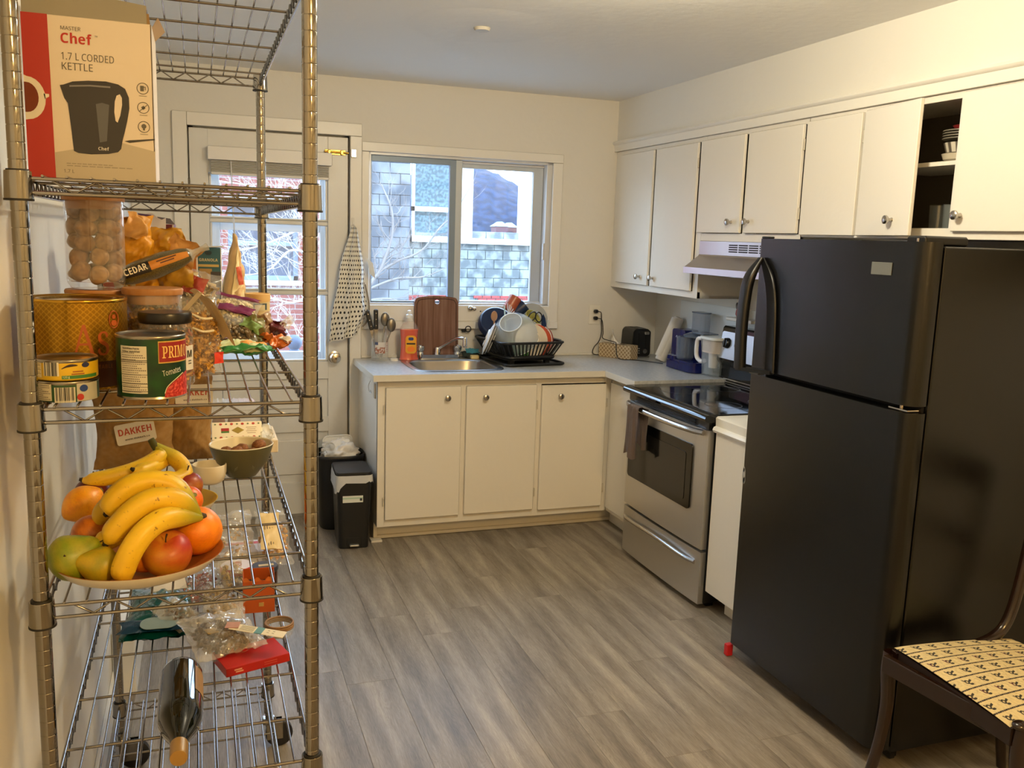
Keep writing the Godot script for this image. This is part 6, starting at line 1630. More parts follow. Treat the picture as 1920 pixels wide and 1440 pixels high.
func bars(u: float, k: float) -> bool:
	# a bar code's dark bars
	var i: int = int(u * k)
	return [1, 0, 1, 1, 0, 1, 0, 0, 1, 0, 1, 1, 0, 1, 1, 0, 0, 1, 0, 1, 1, 1, 0, 1][i % 24] == 1

func fine_print(u: float, q: float, rows: float) -> bool:
	# rows of words too small to read
	var row: int = int(q * rows)
	return fposmod(q * rows, 1.0) < 0.42 and u < 0.55 + 0.42 * absf(sin(row * 7.3)) and sin(u * 90.0 + row * 5.0) > -0.55

func steel_lid(t: Node3D, r: float, y: float, m: Material) -> void:
	part(t, "lid", Geo.new().lathe([Vector2(r, y - 0.004), Vector2(r + 0.001, y - 0.001), Vector2(r, y + 0.0015), Vector2(r - 0.002, y + 0.001), Vector2(r - 0.004, y - 0.003), Vector2(r * 0.80, y - 0.003), Vector2(r * 0.77, y - 0.0015), Vector2(r * 0.72, y - 0.003), Vector2(r * 0.55, y - 0.003), Vector2(r * 0.52, y - 0.0018), Vector2(r * 0.48, y - 0.003), Vector2(0, y - 0.003)], 44, Transform3D.IDENTITY, 1, 1, 3.0), m)

func can_shelf() -> void:
	var y := shelf_y(2)
	var tin := mat("tin_plate", Color(0.62, 0.59, 0.54), 0.28, 1.0)
	var clear := clear_mat("clear_glass", Color.WHITE, 0.08)
	var film := clear_mat("clear_film", Color(0.95, 0.96, 0.97), 0.10, 0.10)
	# two flat fish cans, one on the other
	for i in 2:
		var r := 0.0485
		var h := 0.0345
		var t := thing("fish_can", ["flat can with a green label under the yellow can at the rack's front corner", "flat can with a yellow label stacked on the green-labelled can"][i], "can", Vector3(-3.003, y + i * 0.0355, 3.522))
		part(t, "body", Geo.new().lathe([Vector2(0, 0.001), Vector2(r - 0.002, 0.001), Vector2(r, 0.003), Vector2(r, h - 0.003)], 44), hexmat(["2c4f2c", "d9b21f"][i], 0.35))
		steel_lid(t, r, h - 0.001, tin)
		var turn := -0.13
		if i == 1:
			part(t, "barcode", wrap_patch(r, turn - 0.46, turn + 0.04, 0.009, 0.031), mat("bars_a", Color.WHITE, 0.5, 0, {"albedo_texture": image_tex(96, 8, func(u, _q): return Color(0.1, 0.1, 0.1) if u > 0.06 and u < 0.94 and bars(u, 34) else Color(0.9, 0.88, 0.8))}))
			part(t, "band", wrap_patch(r, turn + 0.12, turn + 1.4, 0.004, 0.0095, 0.0004), hexmat("3d7b35", 0.4))
			lettering(t, "120 g", 0.0042, Transform3D(Basis(Vector3.UP, turn + 0.25), Vector3(sin(turn + 0.25), 0, cos(turn + 0.25)) * (r + 0.0006) + Vector3(0, 0.0067, 0)), hexmat("e8e6cf", 0.5), r)
			for q in [[0.0155, 0.34], [0.0115, 0.42]]:
				part(t, "print", wrap_patch(r, turn + 0.62 - q[1] / 2, turn + 0.62 + q[1] / 2, q[0] - 0.001, q[0] + 0.001), hexmat("9a5a22", 0.5))
			part(t, "emblem", Geo.new().tube(bezier([Vector3(0, 0, 0), Vector3(0.008, 0.004, 0), Vector3(0.016, 0.0055, 0), Vector3(0.024, 0.0052, 0)], 4), [0.0004, 0.0007, 0.001, 0.0013, 0.0016, 0.0019, 0.0021, 0.0021, 0.002, 0.0017, 0.0014, 0.001, 0.0004], 5), hexmat("3a2b2b", 0.5), Transform3D(Basis(Vector3.UP, turn + 0.3), Vector3(sin(turn + 0.12), 0, cos(turn + 0.12)) * (r + 0.0005) + Vector3(0, 0.0205, 0)))
			part(t, "emblem", Geo.new().prism(ngon(0.0065, 20, 1.0, 0.65), 0, 0.0006), hexmat("222a55", 0.4), Transform3D(Basis(Vector3.UP, turn + 0.88), Vector3(sin(turn + 0.88), 0, cos(turn + 0.88)) * (r + 0.0002) + Vector3(0, 0.0255, 0)))
			part(t, "print", wrap_patch(r, turn - 1.1, turn - 0.55, 0.006, 0.03), mat("small_print", Color.WHITE, 0.5, 0, {"albedo_texture": image_tex(96, 96, func(u, q): return Color(0.45, 0.38, 0.2) if fine_print(u, q, 11) else Color(0.88, 0.82, 0.62))}))
		else:
			part(t, "panel", wrap_patch(r, turn - 1.05, turn - 0.22, 0.004, 0.0325), mat("small_print2", Color.WHITE, 0.5, 0, {"albedo_texture": image_tex(128, 96, func(u, q): return Color(0.35, 0.33, 0.30) if fine_print(u, q, 9) and u > 0.05 else Color(0.82, 0.79, 0.70))}))
			part(t, "barcode", wrap_patch(r, turn - 0.13, turn + 0.50, 0.001, 0.026), mat("bars_b", Color.WHITE, 0.5, 0, {"albedo_texture": image_tex(96, 8, func(u, q): return Color(0.1, 0.1, 0.1) if u > 0.06 and u < 0.94 and q < 0.85 and bars(u, 40) else Color(0.85, 0.83, 0.76))}))
			part(t, "picture", wrap_patch(r, turn + 0.55, turn + 1.4, 0.002, 0.033), hexmat("b9b7a9", 0.4))
			part(t, "emblem", Geo.new().prism(ngon(0.0068, 20, 1.0, 0.85), 0, 0.0006), hexmat("1f3f86", 0.4), Transform3D(Basis(Vector3.UP, turn + 0.78), Vector3(sin(turn + 0.78), 0, cos(turn + 0.78)) * (r + 0.0006) + Vector3(0, 0.023, 0)))
			part(t, "emblem", Geo.new().prism(ngon(0.0055, 18), 0, 0.0006), hexmat("b3312a", 0.4), Transform3D(Basis(Vector3.UP, turn + 0.66), Vector3(sin(turn + 0.66), 0, cos(turn + 0.66)) * (r + 0.0006) + Vector3(0, 0.009, 0)))
	# the big golden tin
	var g := thing("golden_tin", "large golden patterned round tin with red-brown lettering behind the fish cans", "tin", Vector3(-3.0, y, 3.375))
	var R := 0.083
	var H := 0.155
	var damask := image_tex(192, 192, func(u, q):
		var a: float = sin(u * TAU * 12) * sin(q * TAU * 12) + 0.5 * sin(u * TAU * 24 + 1.0) * cos(q * TAU * 24)
		return Color(0.72, 0.55, 0.14) if a > 0.12 else Color(0.60, 0.44, 0.09))
	part(g, "body", Geo.new().lathe([Vector2(0, 0), Vector2(R, 0), Vector2(R, H)], 56), mat("gold_tin", Color.WHITE, 0.3, 0.75, {"albedo_texture": damask, "uv1_scale": Vector3(4, 1.3, 1)}))
	part(g, "rim", Geo.new().lathe([Vector2(R, H - 0.003), Vector2(R + 0.0018, H), Vector2(R, H + 0.003), Vector2(R - 0.003, H + 0.002), Vector2(R - 0.005, H - 0.002), Vector2(0.068, H - 0.003), Vector2(0.066, H + 0.001), Vector2(0.062, H + 0.001), Vector2(0.058, H - 0.003), Vector2(0, H - 0.002)], 56, Transform3D.IDENTITY, 1, 1, 3.0), mat("gold_lid", Color(0.80, 0.62, 0.22), 0.2, 1.0))
	part(g, "seam", wrap_patch(R, -0.92, -0.905, 0.0, H), hexmat("4b2a14", 0.5))
	part(g, "dark_band", wrap_patch(R, 0.18, 1.3, 0.004, 0.050), hexmat("4a2712", 0.35))
	var ang := 0.36
	var ink := hexmat("b0551a", 0.4)
	lettering(g, "As", 0.055, Transform3D(Basis(Vector3.UP, ang), Vector3(sin(ang), 0, cos(ang)) * R + Vector3(0, 0.088, 0)), ink, R, "Droid Serif", false, 0.062)
	lettering(g, "VEGETABLE", 0.007, Transform3D(Basis(Vector3.UP, 0.5), Vector3(sin(0.5), 0, cos(0.5)) * (R + 0.0008) + Vector3(0, 0.041, 0)), hexmat("7d4a20", 0.4), R, "Droid Sans", true)
	var ea := 0.88
	var oval := Transform3D(Basis(Vector3.UP, ea), Vector3(sin(ea), 0, cos(ea)) * (R + 0.0006) + Vector3(0, 0.122, 0))
	part(g, "emblem", Geo.new().tube(Array(ngon(0.0125, 26, 0.82, 1.2)).map(func(p): return Vector3(p.x, p.y, 0)), 0.0009, 5, true).prism(ngon(0.004, 14), -0.0003, 0.0006, place(Vector3(0, 0.005, 0))).prism(ngon(0.0065, 16, 1, 0.8), -0.0003, 0.0006, place(Vector3(0, -0.006, 0))), ink, oval)
	# tomato can
	var t := thing("tomato_can", "large green and red can of crushed tomatoes at the front of the rack", "can", Vector3(-2.872, y, 3.512))
	var r := 0.0555
	var h := 0.106
	part(t, "body", Geo.new().lathe([Vector2(0, 0.0), Vector2(r - 0.003, 0.0), Vector2(r, 0.004), Vector2(r, h - 0.002)], 52), mat("tomato_label", Color.WHITE, 0.3, 0.0, {"albedo_texture": image_tex(64, 64, func(u, q): return Color(0.035, 0.16, 0.07).lerp(Color(0.06, 0.27, 0.08), clampf(0.5 + lump.get_noise_2d(u * 300, q * 300), 0, 1)))}))
	part(t, "base_rim", Geo.new().lathe([Vector2(r - 0.003, 0.0), Vector2(r + 0.001, 0.002), Vector2(r, 0.0055)], 52), tin)
	steel_lid(t, r, h, tin)
	var facts := image_tex(160, 224, func(u, q):
		var c := Color(0.80, 0.78, 0.70)
		if q < 0.12:
			return c
		for ln in [0.30, 0.335, 0.60, 0.79, 0.86, 0.955]:
			if absf(q - ln) < 0.006:
				return Color(0.2, 0.18, 0.16)
		if fine_print(u, q, 22.0) and u > 0.04 and u < 0.98:
			return Color(0.42, 0.38, 0.34)
		return c)
	part(t, "nutrition_panel", wrap_patch(r, -0.93, -0.08, 0.012, 0.091, 0.0006), mat("nutrition", Color.WHITE, 0.5, 0, {"albedo_texture": facts}))
	for q in [["Nutrition Facts", 0.0872], ["Valeur nutritive", 0.0822]]:
		var a := -0.56
		lettering(t, q[0], 0.0034, Transform3D(Basis(Vector3.UP, a), Vector3(sin(a), 0, cos(a)) * (r + 0.0007) + Vector3(0, q[1], 0)), hexmat("3b342d", 0.5), r, "Droid Sans", true)
	part(t, "brand_panel", wrap_patch(r, 0.24, 1.5, 0.062, 0.099, 0.0004), hexmat("c9a24a", 0.4))
	part(t, "brand_panel", wrap_patch(r, 0.26, 1.5, 0.064, 0.097, 0.0007), hexmat("8f1a17", 0.4))
	lettering(t, "PRIMO", 0.020, Transform3D(Basis(Vector3.UP, 0.83), Vector3(sin(0.83), 0, cos(0.83)) * (r + 0.0009) + Vector3(0, 0.0805, 0)), hexmat("e2b868", 0.4), r, "Droid Serif", true, 0.054)
	lettering(t, "Tomates", 0.0095, Transform3D(Basis(Vector3.UP, 0.66), Vector3(sin(0.66), 0, cos(0.66)) * (r + 0.0007) + Vector3(0, 0.0475, 0)) * Transform3D(Basis(Vector3.BACK, 0.16), Vector3.ZERO), hexmat("d8d8c8", 0.4), r, "Droid Sans", false, 0.036)
	var tom := Geo.new()
	tom.grid(14, 10, func(u, q):
		var a: float = lerpf(0.40, 1.45, u)
		var top: float = 0.010 + 0.034 * sqrt(clampf(u * 1.15, 0, 1))
		var yy: float = lerpf(0.004, top, q)
		return Vector3(sin(a) * (r + 0.0006), yy, cos(a) * (r + 0.0006)))
	part(t, "tomato_picture", tom, mat("tomato_print", Color.WHITE, 0.35, 0, {"albedo_texture": image_tex(96, 64, func(u, q):
		var k: float = lump.get_noise_2d(u * 420, q * 260)
		return Color(0.62, 0.10, 0.08).lerp(Color(0.86, 0.38, 0.32), clampf(0.4 + k * 1.3, 0, 1)))}))
	part(t, "swoosh", Geo.new().tube(bezier([0.40, 0.46, 0.58, 0.72, 0.90, 1.1].map(func(a): return Vector3(sin(a) * (r + 0.0008), 0.011 + 0.0355 * sqrt(clampf((a - 0.40) / 0.9, 0, 1)), cos(a) * (r + 0.0008))), 3), 0.0007, 5), hexmat("d9d5b0", 0.4))
	# jar with a black lid, pasta inside
	var bj := thing("pasta_jar", "glass jar of small pasta with a wide black lid behind the tomato can", "jar", Vector3(-2.852, y, 3.40))
	part(bj, "jar", Geo.new().lathe([Vector2(0, 0), Vector2(0.045, 0), Vector2(0.0485, 0.004), Vector2(0.0485, 0.095), Vector2(0.042, 0.112), Vector2(0.042, 0.122)], 36), clear)
	part(bj, "lid", Geo.new().lathe([Vector2(0.044, 0.114), Vector2(0.0455, 0.116), Vector2(0.0465, 0.120), Vector2(0.0465, 0.130), Vector2(0.0445, 0.134), Vector2(0.0, 0.135)], 36), hexmat("14100d", 0.3))
	part(bj, "label", wrap_patch(0.0485, 0.72, 1.25, 0.030, 0.075), hexmat("dcd6c8", 0.5))
	lettering(bj, "M", 0.013, Transform3D(Basis(Vector3.UP, 0.98), Vector3(sin(0.98), 0, cos(0.98)) * 0.0492 + Vector3(0, 0.060, 0)), hexmat("2b2926", 0.5), 0.0485, "Droid Sans", true)
	for q in [0.047, 0.042]:
		part(bj, "print", wrap_patch(0.0485, 0.9, 1.08, q - 0.0012, q + 0.0012, 0.0008), hexmat("6b665d", 0.5))
	var bit := Geo.new().tube([Vector3(-0.007, 0, 0), Vector3(-0.002, 0.001, 0), Vector3(0.003, 0.0005, 0), Vector3(0.007, -0.001, 0)], 0.0026, 6).mesh()
	var wheat := hexmat("d79b45", 0.6)
	var toma := hexmat("a8512a", 0.6)
	for k in 2:
		scatter(bj, "pasta", bit, [wheat, toma][k], [430, 160][k], func(_i):
			var a := rng.randf() * TAU
			var rr := 0.043 * sqrt(rng.randf())
			return Transform3D(any_turn(), Vector3(cos(a) * rr, rng.randf_range(0.006, 0.098), sin(a) * rr)))
	# jar with a wooden lid, spirals inside
	var wood := wood_lid()
	var spiral := spiral_mesh()
	var wj := thing("pasta_jar", "glass jar of spiral pasta with a flat wooden lid right of the golden tin", "jar", Vector3(-2.877, y, 3.285))
	jar_with_wood(wj, 0.054, 0.17, clear, wood)
	scatter(wj, "pasta", spiral, hexmat("cf9a3f", 0.55), 300, func(_i):
		var a := rng.randf() * TAU
		var rr := 0.043 * sqrt(rng.randf())
		return Transform3D(any_turn(), Vector3(cos(a) * rr, rng.randf_range(0.012, 0.130), sin(a) * rr)))
	# jar under the nut jar, mostly hidden by the golden tin
	var lj := thing("storage_jar", "low storage jar with a wide wooden lid holding up the nut jar", "jar", Vector3(-2.982, y, 3.235))
	jar_with_wood(lj, 0.053, 0.163, clear, wood)
	scatter(lj, "pasta", spiral, hexmat("cf9a3f", 0.55), 200, func(_i):
		var a := rng.randf() * TAU
		var rr := 0.042 * sqrt(rng.randf())
		return Transform3D(any_turn(), Vector3(cos(a) * rr, rng.randf_range(0.012, 0.12), sin(a) * rr)))
	# tall jar of nuts on top of it
	var nj := thing("nut_jar", "tall clear jar full of round brown nuts standing on the wooden-lidded jar", "jar", Vector3(-2.978, y + 0.1645, 3.245))
	part(nj, "jar", Geo.new().lathe([Vector2(0, 0), Vector2(0.042, 0.0), Vector2(0.046, 0.003), Vector2(0.0515, 0.012), Vector2(0.0525, 0.02), Vector2(0.0525, 0.166), Vector2(0.0505, 0.166), Vector2(0.0505, 0.02), Vector2(0.048, 0.014), Vector2(0, 0.012)], 40, Transform3D.IDENTITY, 1, 1, 3.0), clear_mat("nut_glass", Color(0.95, 0.95, 0.9), 0.06, 0.03))
	part(nj, "lid", Geo.new().lathe([Vector2(0, 0.150), Vector2(0.049, 0.150), Vector2(0.049, 0.166), Vector2(0.055, 0.166), Vector2(0.055, 0.176), Vector2(0, 0.176)], 40), wood)
	nuts(nj.position)
	bags_on_can_shelf(y, film, wood, spiral)

func wood_lid() -> StandardMaterial3D:
	return mat("bamboo", Color.WHITE, 0.5, 0.0, {"albedo_texture": image_tex(64, 128, func(u, q): return Color(0.66, 0.43, 0.20).lightened(clampf(0.08 + 0.10 * lump.get_noise_2d(u * 900, q * 40), 0, 0.4))), "uv1_triplanar": true, "uv1_scale": Vector3(6, 6, 6)})

func jar_with_wood(t: Node3D, r: float, h: float, clear: Material, wood: Material) -> void:
	part(t, "jar", Geo.new().lathe([Vector2(0, 0), Vector2(r - 0.003, 0), Vector2(r - 0.001, 0.004), Vector2(r - 0.001, h - 0.012), Vector2(r - 0.004, h - 0.012), Vector2(r - 0.004, 0.006), Vector2(0, 0.006)], 36), clear)
	part(t, "lid", Geo.new().lathe([Vector2(0, h - 0.030), Vector2(r - 0.006, h - 0.030), Vector2(r - 0.005, h - 0.012), Vector2(r + 0.001, h - 0.012), Vector2(r + 0.002, h - 0.003), Vector2(r, h), Vector2(0, h)], 40), wood)

func spiral_mesh() -> ArrayMesh:
	# a twist of pasta: three fins turning round a core
	var g := Geo.new()
	for k in 3:
		g.grid(2, 12, func(u, q):
			var a: float = q * 9.0 + k * TAU / 3 + (u - 0.5) * 1.0
			var rr: float = 0.0012 + 0.0042 * u
			return Vector3(cos(a) * rr, (q - 0.5) * 0.030, sin(a) * rr))
	return g.mesh()

func nuts(at: Vector3) -> void:
	var shell := mat("nut_shell", Color.WHITE, 0.65, 0.0, {"albedo_texture": image_tex(64, 64, func(u, q): return Color(0.50, 0.35, 0.20).lerp(Color(0.68, 0.52, 0.33), clampf(0.5 + lump.get_noise_2d(u * 200, q * 200) * 0.9 + sin(u * 30.0) * 0.08, 0, 1))), "uv1_scale": Vector3(1, 1, 1)})
	var ms := []
	for k in 3:
		lump.seed = 60 + k
		ms.append(Geo.new().grid(18, 12, func(u, q):
			var a: float = TAU * u
			var b: float = PI * (q - 0.5)
			var d := Vector3(cos(a) * cos(b), sin(b), -sin(a) * cos(b))
			var seam: float = 0.05 * exp(-pow(d.z / 0.12, 2))
			var tip: float = 0.14 * exp(-pow((d.y - 1.0) / 0.10, 2))
			return d * 0.0172 * (1 + seam + tip + 0.03 * lump.get_noise_3dv(d * 60.0)) * Vector3(1, 1.08, 0.97), true).mesh())
	lump.seed = 5
	# stacked in rings, as many as the jar shows
	var c := 0
	var words := ["lowest", "second", "third", "fourth", "topmost"]
	var sides := ["at the back right", "at the right side", "at the front right", "at the front left", "at the left side", "at the back left"]
	for row in 5:
		var cnt := 6 if row % 2 == 0 else 5
		for i in cnt:
			var a := TAU * (i + 0.5 * (row % 2)) / cnt + row * 0.35 + 0.3
			var n := thing("nut", "round brown nut in the %s layer of the tall jar, %s" % [words[row], sides[int(fposmod(a - PI / 2 + PI, TAU) / TAU * 5.999)]], "nut", at + Vector3(cos(a) * 0.0325, 0.0305 + row * 0.0288 + rng.randf_range(-0.004, 0.005), sin(a) * 0.0325), "nuts in the tall jar")
			n.basis = any_turn().scaled(Vector3.ONE * rng.randf_range(0.92, 1.08))
			part(n, "shell", ms[c % 3], shell)
			c += 1

func bag(called: String, label: String, at: Vector3, w: float, h: float, thick: float, s: int, m: Material, basis := Basis.IDENTITY, crumple := 0.012, fill := 0.5, top := 1.0, cat := "bag") -> Node3D:
	var t := thing(called, label, cat, at)
	part(t, "wrapper", pouch(w, h, thick, s, crumple, fill, 20, 24, top), m, Transform3D(basis, Vector3.ZERO))
	return t

func bags_on_can_shelf(y: float, film: Material, wood: Material, spiral: ArrayMesh) -> void:
	var mustard := mat("mustard_paper", Color(0.86, 0.60, 0.08), 0.45)
	# crumpled yellow bags, the one behind the nut jar and the one beside it
	var a := bag("snack_bag", "crumpled mustard yellow snack bag right beside the nut jar", Vector3(-2.915, y + 0.14, 3.13), 0.10, 0.165, 0.07, 31, mustard, Basis(Vector3.UP, 0.3), 0.016, 0.4, 0.7)
	part(a, "torn_top", pouch(0.05, 0.05, 0.012, 33, 0.02, 0.5, 12, 10), hexmat("d9a45c", 0.5), place(Vector3(0.0, 0.12, 0.03), 0.4, 0, -0.3))
	var b := bag("snack_bag", "second mustard yellow bag with a folded tan top above the lentil bag", Vector3(-2.855, y + 0.16, 3.10), 0.11, 0.125, 0.08, 37, mat("mustard_dark", Color(0.76, 0.56, 0.08), 0.45), Basis(Vector3.UP, -0.2), 0.016, 0.4, 0.6)
	part(b, "folded_top", pouch(0.07, 0.05, 0.016, 39, 0.02, 0.5, 12, 10), hexmat("dba55e", 0.5), place(Vector3(0.02, 0.055, 0.035), -0.2, 0, -0.55))
	# maroon cartons at the back
	var maroon := hexmat("6a2135", 0.5)
	for q in [["carton", "maroon carton with a torn white and purple top at the back of the rack", Vector3(-2.925, y, 2.84), Vector3(0.055, 0.305, 0.09), 0.25], ["carton", "plain maroon carton with a dark open flap right of the torn one", Vector3(-2.868, y, 2.80), Vector3(0.046, 0.292, 0.10), -0.05]]:
		var c := thing(q[0], q[1], "box", q[2], "", q[4])
		part(c, "carton", Geo.new().box(q[3], Vector3(0, q[3].y / 2, 0), 0.001), maroon)
		if q[4] > 0.0:
			part(c, "torn_flap", Geo.new().grid(8, 4, func(u, v): return Vector3((u - 0.3) * 0.075, 0.262 + v * 0.048 - 0.008 * sin(u * 9.0) * v, 0.047 + 0.006 * v)), hexmat("d5cfd6", 0.5))
			part(c, "torn_flap", Geo.new().prism(PackedVector2Array([Vector2(-0.01, 0.315), Vector2(0.02, 0.312), Vector2(0.004, 0.285)]), 0.054, 0.0555), hexmat("513060", 0.5))
		else:
			part(c, "flap", Geo.new().quad(Vector3(-0.005, 0.294, 0.05), Vector3(0.024, 0.292, -0.02), Vector3(0.012, 0.306, -0.03), Vector3(-0.012, 0.309, 0.035)), hexmat("3a2a26", 0.7))
			part(c, "edge", Geo.new().box(Vector3(0.003, 0.29, 0.002), Vector3(0.0235, 0.146, 0.0505), 0), hexmat("ddd6cf", 0.5))
	# tube bag of lentils
	var cd := thing("lentil_bag", "long clear bag of green lentils with an orange and black label lying on the pile", "bag", Vector3(-2.875, y + 0.207, 3.205))
	var cb := Basis.from_euler(Vector3(-0.25, 0.12, 0.36))
	part(cd, "lentils", Geo.new().grid(28, 24, func(u, q):
		var k: float = pow(maxf(sin(PI * clampf(q, 0.001, 0.999)), 0.0), 0.32)
		var aa: float = TAU * u
		var wob: float = 1 + 0.03 * sin(q * 20 + u * 9)
		return cb * Vector3((q - 0.5) * 0.155, cos(aa) * 0.0235 * k * wob, -sin(aa) * 0.029 * k * wob), true), mat("lentils", Color.WHITE, 0.35, 0.0, {"albedo_texture": image_tex(128, 128, func(u, q): return Color(0.42, 0.37, 0.17).lerp(Color(0.28, 0.25, 0.10), clampf(0.5 + lump.get_noise_2d(u * 2600, q * 2600) * 1.6, 0, 1))), "clearcoat_enabled": true, "clearcoat": 0.7, "clearcoat_roughness": 0.15}))
	part(cd, "knot", Geo.new().tube([Vector3(0.07, 0, 0), Vector3(0.082, 0.001, 0), Vector3(0.095, 0.003, 0), Vector3(0.112, 0.004, 0)].map(func(p): return cb * p), [0.016, 0.007, 0.005, 0.008], 10), clear_mat("thick_film", Color(0.92, 0.92, 0.88), 0.35, 0.15))
	var on := func(u0: float, u1: float, q0: float, q1: float, lift: float) -> Geo:
		return Geo.new().grid(10, 12, func(u, q):
			var qq: float = lerpf(q0, q1, u)
			var aa: float = lerpf(u0, u1, q)
			var k: float = pow(sin(PI * qq), 0.32)
			return cb * Vector3((qq - 0.5) * 0.155, cos(aa) * (0.0235 * k + lift), -sin(aa) * (0.029 * k + lift)))
	part(cd, "label", on.call(-1.95, -1.25, 0.30, 0.93, 0.0012), hexmat("d48a2c", 0.4))
	part(cd, "label", on.call(-2.05, -1.15, 0.04, 0.42, 0.0018), hexmat("1d1a1c", 0.4))
	lettering(cd, "CEDAR", 0.013, Transform3D(cb * Basis(Vector3.RIGHT, -0.02), cb * Vector3(-0.04, 0.001, 0.0302)), hexmat("e8e2d4", 0.4), 0, "Droid Sans", true, 0.045)
	for i in 2:
		part(cd, "print", Geo.new().box(Vector3(0.04 - i * 0.012, 0.0022, 0.0006), Vector3(0.022, 0.003 - i * 0.005, 0.0303), 0, Basis.IDENTITY), hexmat("5a2a10", 0.4), Transform3D(cb, Vector3.ZERO))
	# clear bag of short pasta under it
	var pb := bag("pasta_bag", "clear bag of short pasta with a red accent under the lentil bag", Vector3(-2.815, y + 0.085, 3.07), 0.135, 0.115, 0.085, 41, film, Basis.from_euler(Vector3(-0.3, 0.15, -0.2)), 0.012, 0.5, 0.9)
	var tubes := Geo.new().tube([Vector3(-0.010, 0, 0), Vector3(0.010, 0, 0)], 0.0036, 7, false, false).mesh()
	scatter(pb, "pasta", tubes, hexmat("b39a63", 0.55), 190, func(_i):
		var v := Vector3(rng.randf_range(-1, 1), rng.randf_range(-1, 1), rng.randf_range(-1, 1)).limit_length(1.0)
		return Transform3D(any_turn(), Basis.from_euler(Vector3(-0.3, 0.15, -0.2)) * (v * Vector3(0.055, 0.045, 0.032) + Vector3(0, 0.055, 0))))
	part(pb, "label", Geo.new().add(pouch(0.05, 0.04, 0.004, 3, 0.006, 0.5, 10, 8)), hexmat("a83a28", 0.4), place(Vector3(0.01, 0.062, 0.043), 0.15, -0.3, -0.3))
	part(pb, "label", Geo.new().add(pouch(0.06, 0.022, 0.004, 4, 0.006, 0.5, 10, 8)), hexmat("d8cfb4", 0.4), place(Vector3(-0.01, 0.092, 0.035), 0.15, -0.5, -0.2))
	var rs := bag("seasoning_packet", "small cream and red packet tucked between the two wooden lids", Vector3(-2.93, y + 0.135, 3.16), 0.05, 0.055, 0.02, 43, hexmat("d8c79a", 0.5), Basis.from_euler(Vector3(-0.3, 0.2, 0.15)), 0.012)
	part(rs, "corner", pouch(0.02, 0.04, 0.008, 44, 0.006, 0.5, 8, 8), hexmat("c2402c", 0.4), place(Vector3(-0.022, 0.0, 0.012), 0.2, -0.3, 0.3))
	# cartons
	var ob := thing("carton", "narrow orange carton standing left of the teal granola box", "box", Vector3(-2.822, y, 2.70), "", 0.1)
	part(ob, "carton", Geo.new().box(Vector3(0.05, 0.235, 0.08), Vector3(0, 0.1175, 0), 0.001), hexmat("c8721f", 0.5))
	part(ob, "edge", Geo.new().box(Vector3(0.05, 0.006, 0.082), Vector3(0, 0.234, 0), 0.001), hexmat("5a2415", 0.5))
	part(ob, "edge", Geo.new().box(Vector3(0.004, 0.23, 0.001), Vector3(0.023, 0.115, 0.0405), 0), hexmat("e2ddd2", 0.5))
	var gb := thing("granola_box", "teal granola carton standing before the pointed flour bag", "box", Vector3(-2.765, y, 2.60), "", -0.06)
	part(gb, "carton", Geo.new().box(Vector3(0.061, 0.235, 0.05), Vector3(0, 0.1175, 0), 0.001), hexmat("2c6273", 0.45))
	part(gb, "flap", Geo.new().box(Vector3(0.06, 0.003, 0.045), Vector3(0.008, 0.237, 0.0), 0.001, Basis(Vector3.BACK, 0.06)), hexmat("cfd4d2", 0.5))
	part(gb, "side", Geo.new().box(Vector3(0.001, 0.235, 0.05), Vector3(0.031, 0.1175, 0), 0), hexmat("d2d3cf", 0.5))
	lettering(gb, "GRANOLA", 0.0075, place(Vector3(0.0, 0.203, 0.0252)), hexmat("c9c7a4", 0.45), 0, "Droid Sans", true, 0.047)
	part(gb, "emblem", Geo.new().prism(PackedVector2Array([Vector2(-0.007, 0.005), Vector2(0.007, 0.005), Vector2(0.009, 0.0), Vector2(0.005, -0.005), Vector2(-0.005, -0.005), Vector2(-0.009, 0.0)]), 0.0251, 0.0256, place(Vector3(0, 0.221, 0))), hexmat("1c3a46", 0.45))
	part(gb, "stripe", Geo.new().box(Vector3(0.052, 0.0065, 0.0006), Vector3(0, 0.188, 0.0254), 0), hexmat("b9a86a", 0.45))
	part(gb, "panel", Geo.new().box(Vector3(0.032, 0.07, 0.0006), Vector3(-0.008, 0.145, 0.0254), 0), mat("granola_panel", Color.WHITE, 0.5, 0, {"albedo_texture": image_tex(48, 64, func(u, q): return Color(0.45, 0.38, 0.25) if fine_print(u, q, 9) else Color(0.62, 0.53, 0.34))}))
	part(gb, "corner_picture", Geo.new().box(Vector3(0.026, 0.065, 0.0006), Vector3(0.018, 0.14, 0.0257), 0), hexmat("3a3b42", 0.45))
	var fb := thing("flour_bag", "tall pointed paper flour bag with a red print behind the granola carton", "bag", Vector3(-2.70, y, 2.53))
	part(fb, "paper", pouch(0.085, 0.275, 0.07, 47, 0.012, 0.25, 20, 24, 0.12), mat("flour_paper", Color(0.80, 0.68, 0.50), 0.6), place(Vector3.ZERO, 0.5, 0.0, -0.02))
	part(fb, "front", pouch(0.05, 0.22, 0.012, 48, 0.01, 0.25, 14, 18, 0.1), hexmat("e6d6a8", 0.5), place(Vector3(0.012, 0.01, 0.034), 0.5, -0.06, -0.02))
	part(fb, "print", pouch(0.016, 0.05, 0.004, 49, 0.006, 0.5, 8, 8), hexmat("c0553c", 0.5), place(Vector3(0.018, 0.135, 0.037), 0.5, -0.06, 0.1))
	part(fb, "print", pouch(0.008, 0.014, 0.003, 50, 0.004, 0.5, 8, 8), hexmat("7a8f3f", 0.5), place(Vector3(0.018, 0.07, 0.042), 0.5, -0.06, 0.1))
	# bean bags
	var bean := Geo.new().ball(Vector3.ZERO, Vector3(0.0065, 0.0042, 0.0042), 8, 6).mesh()
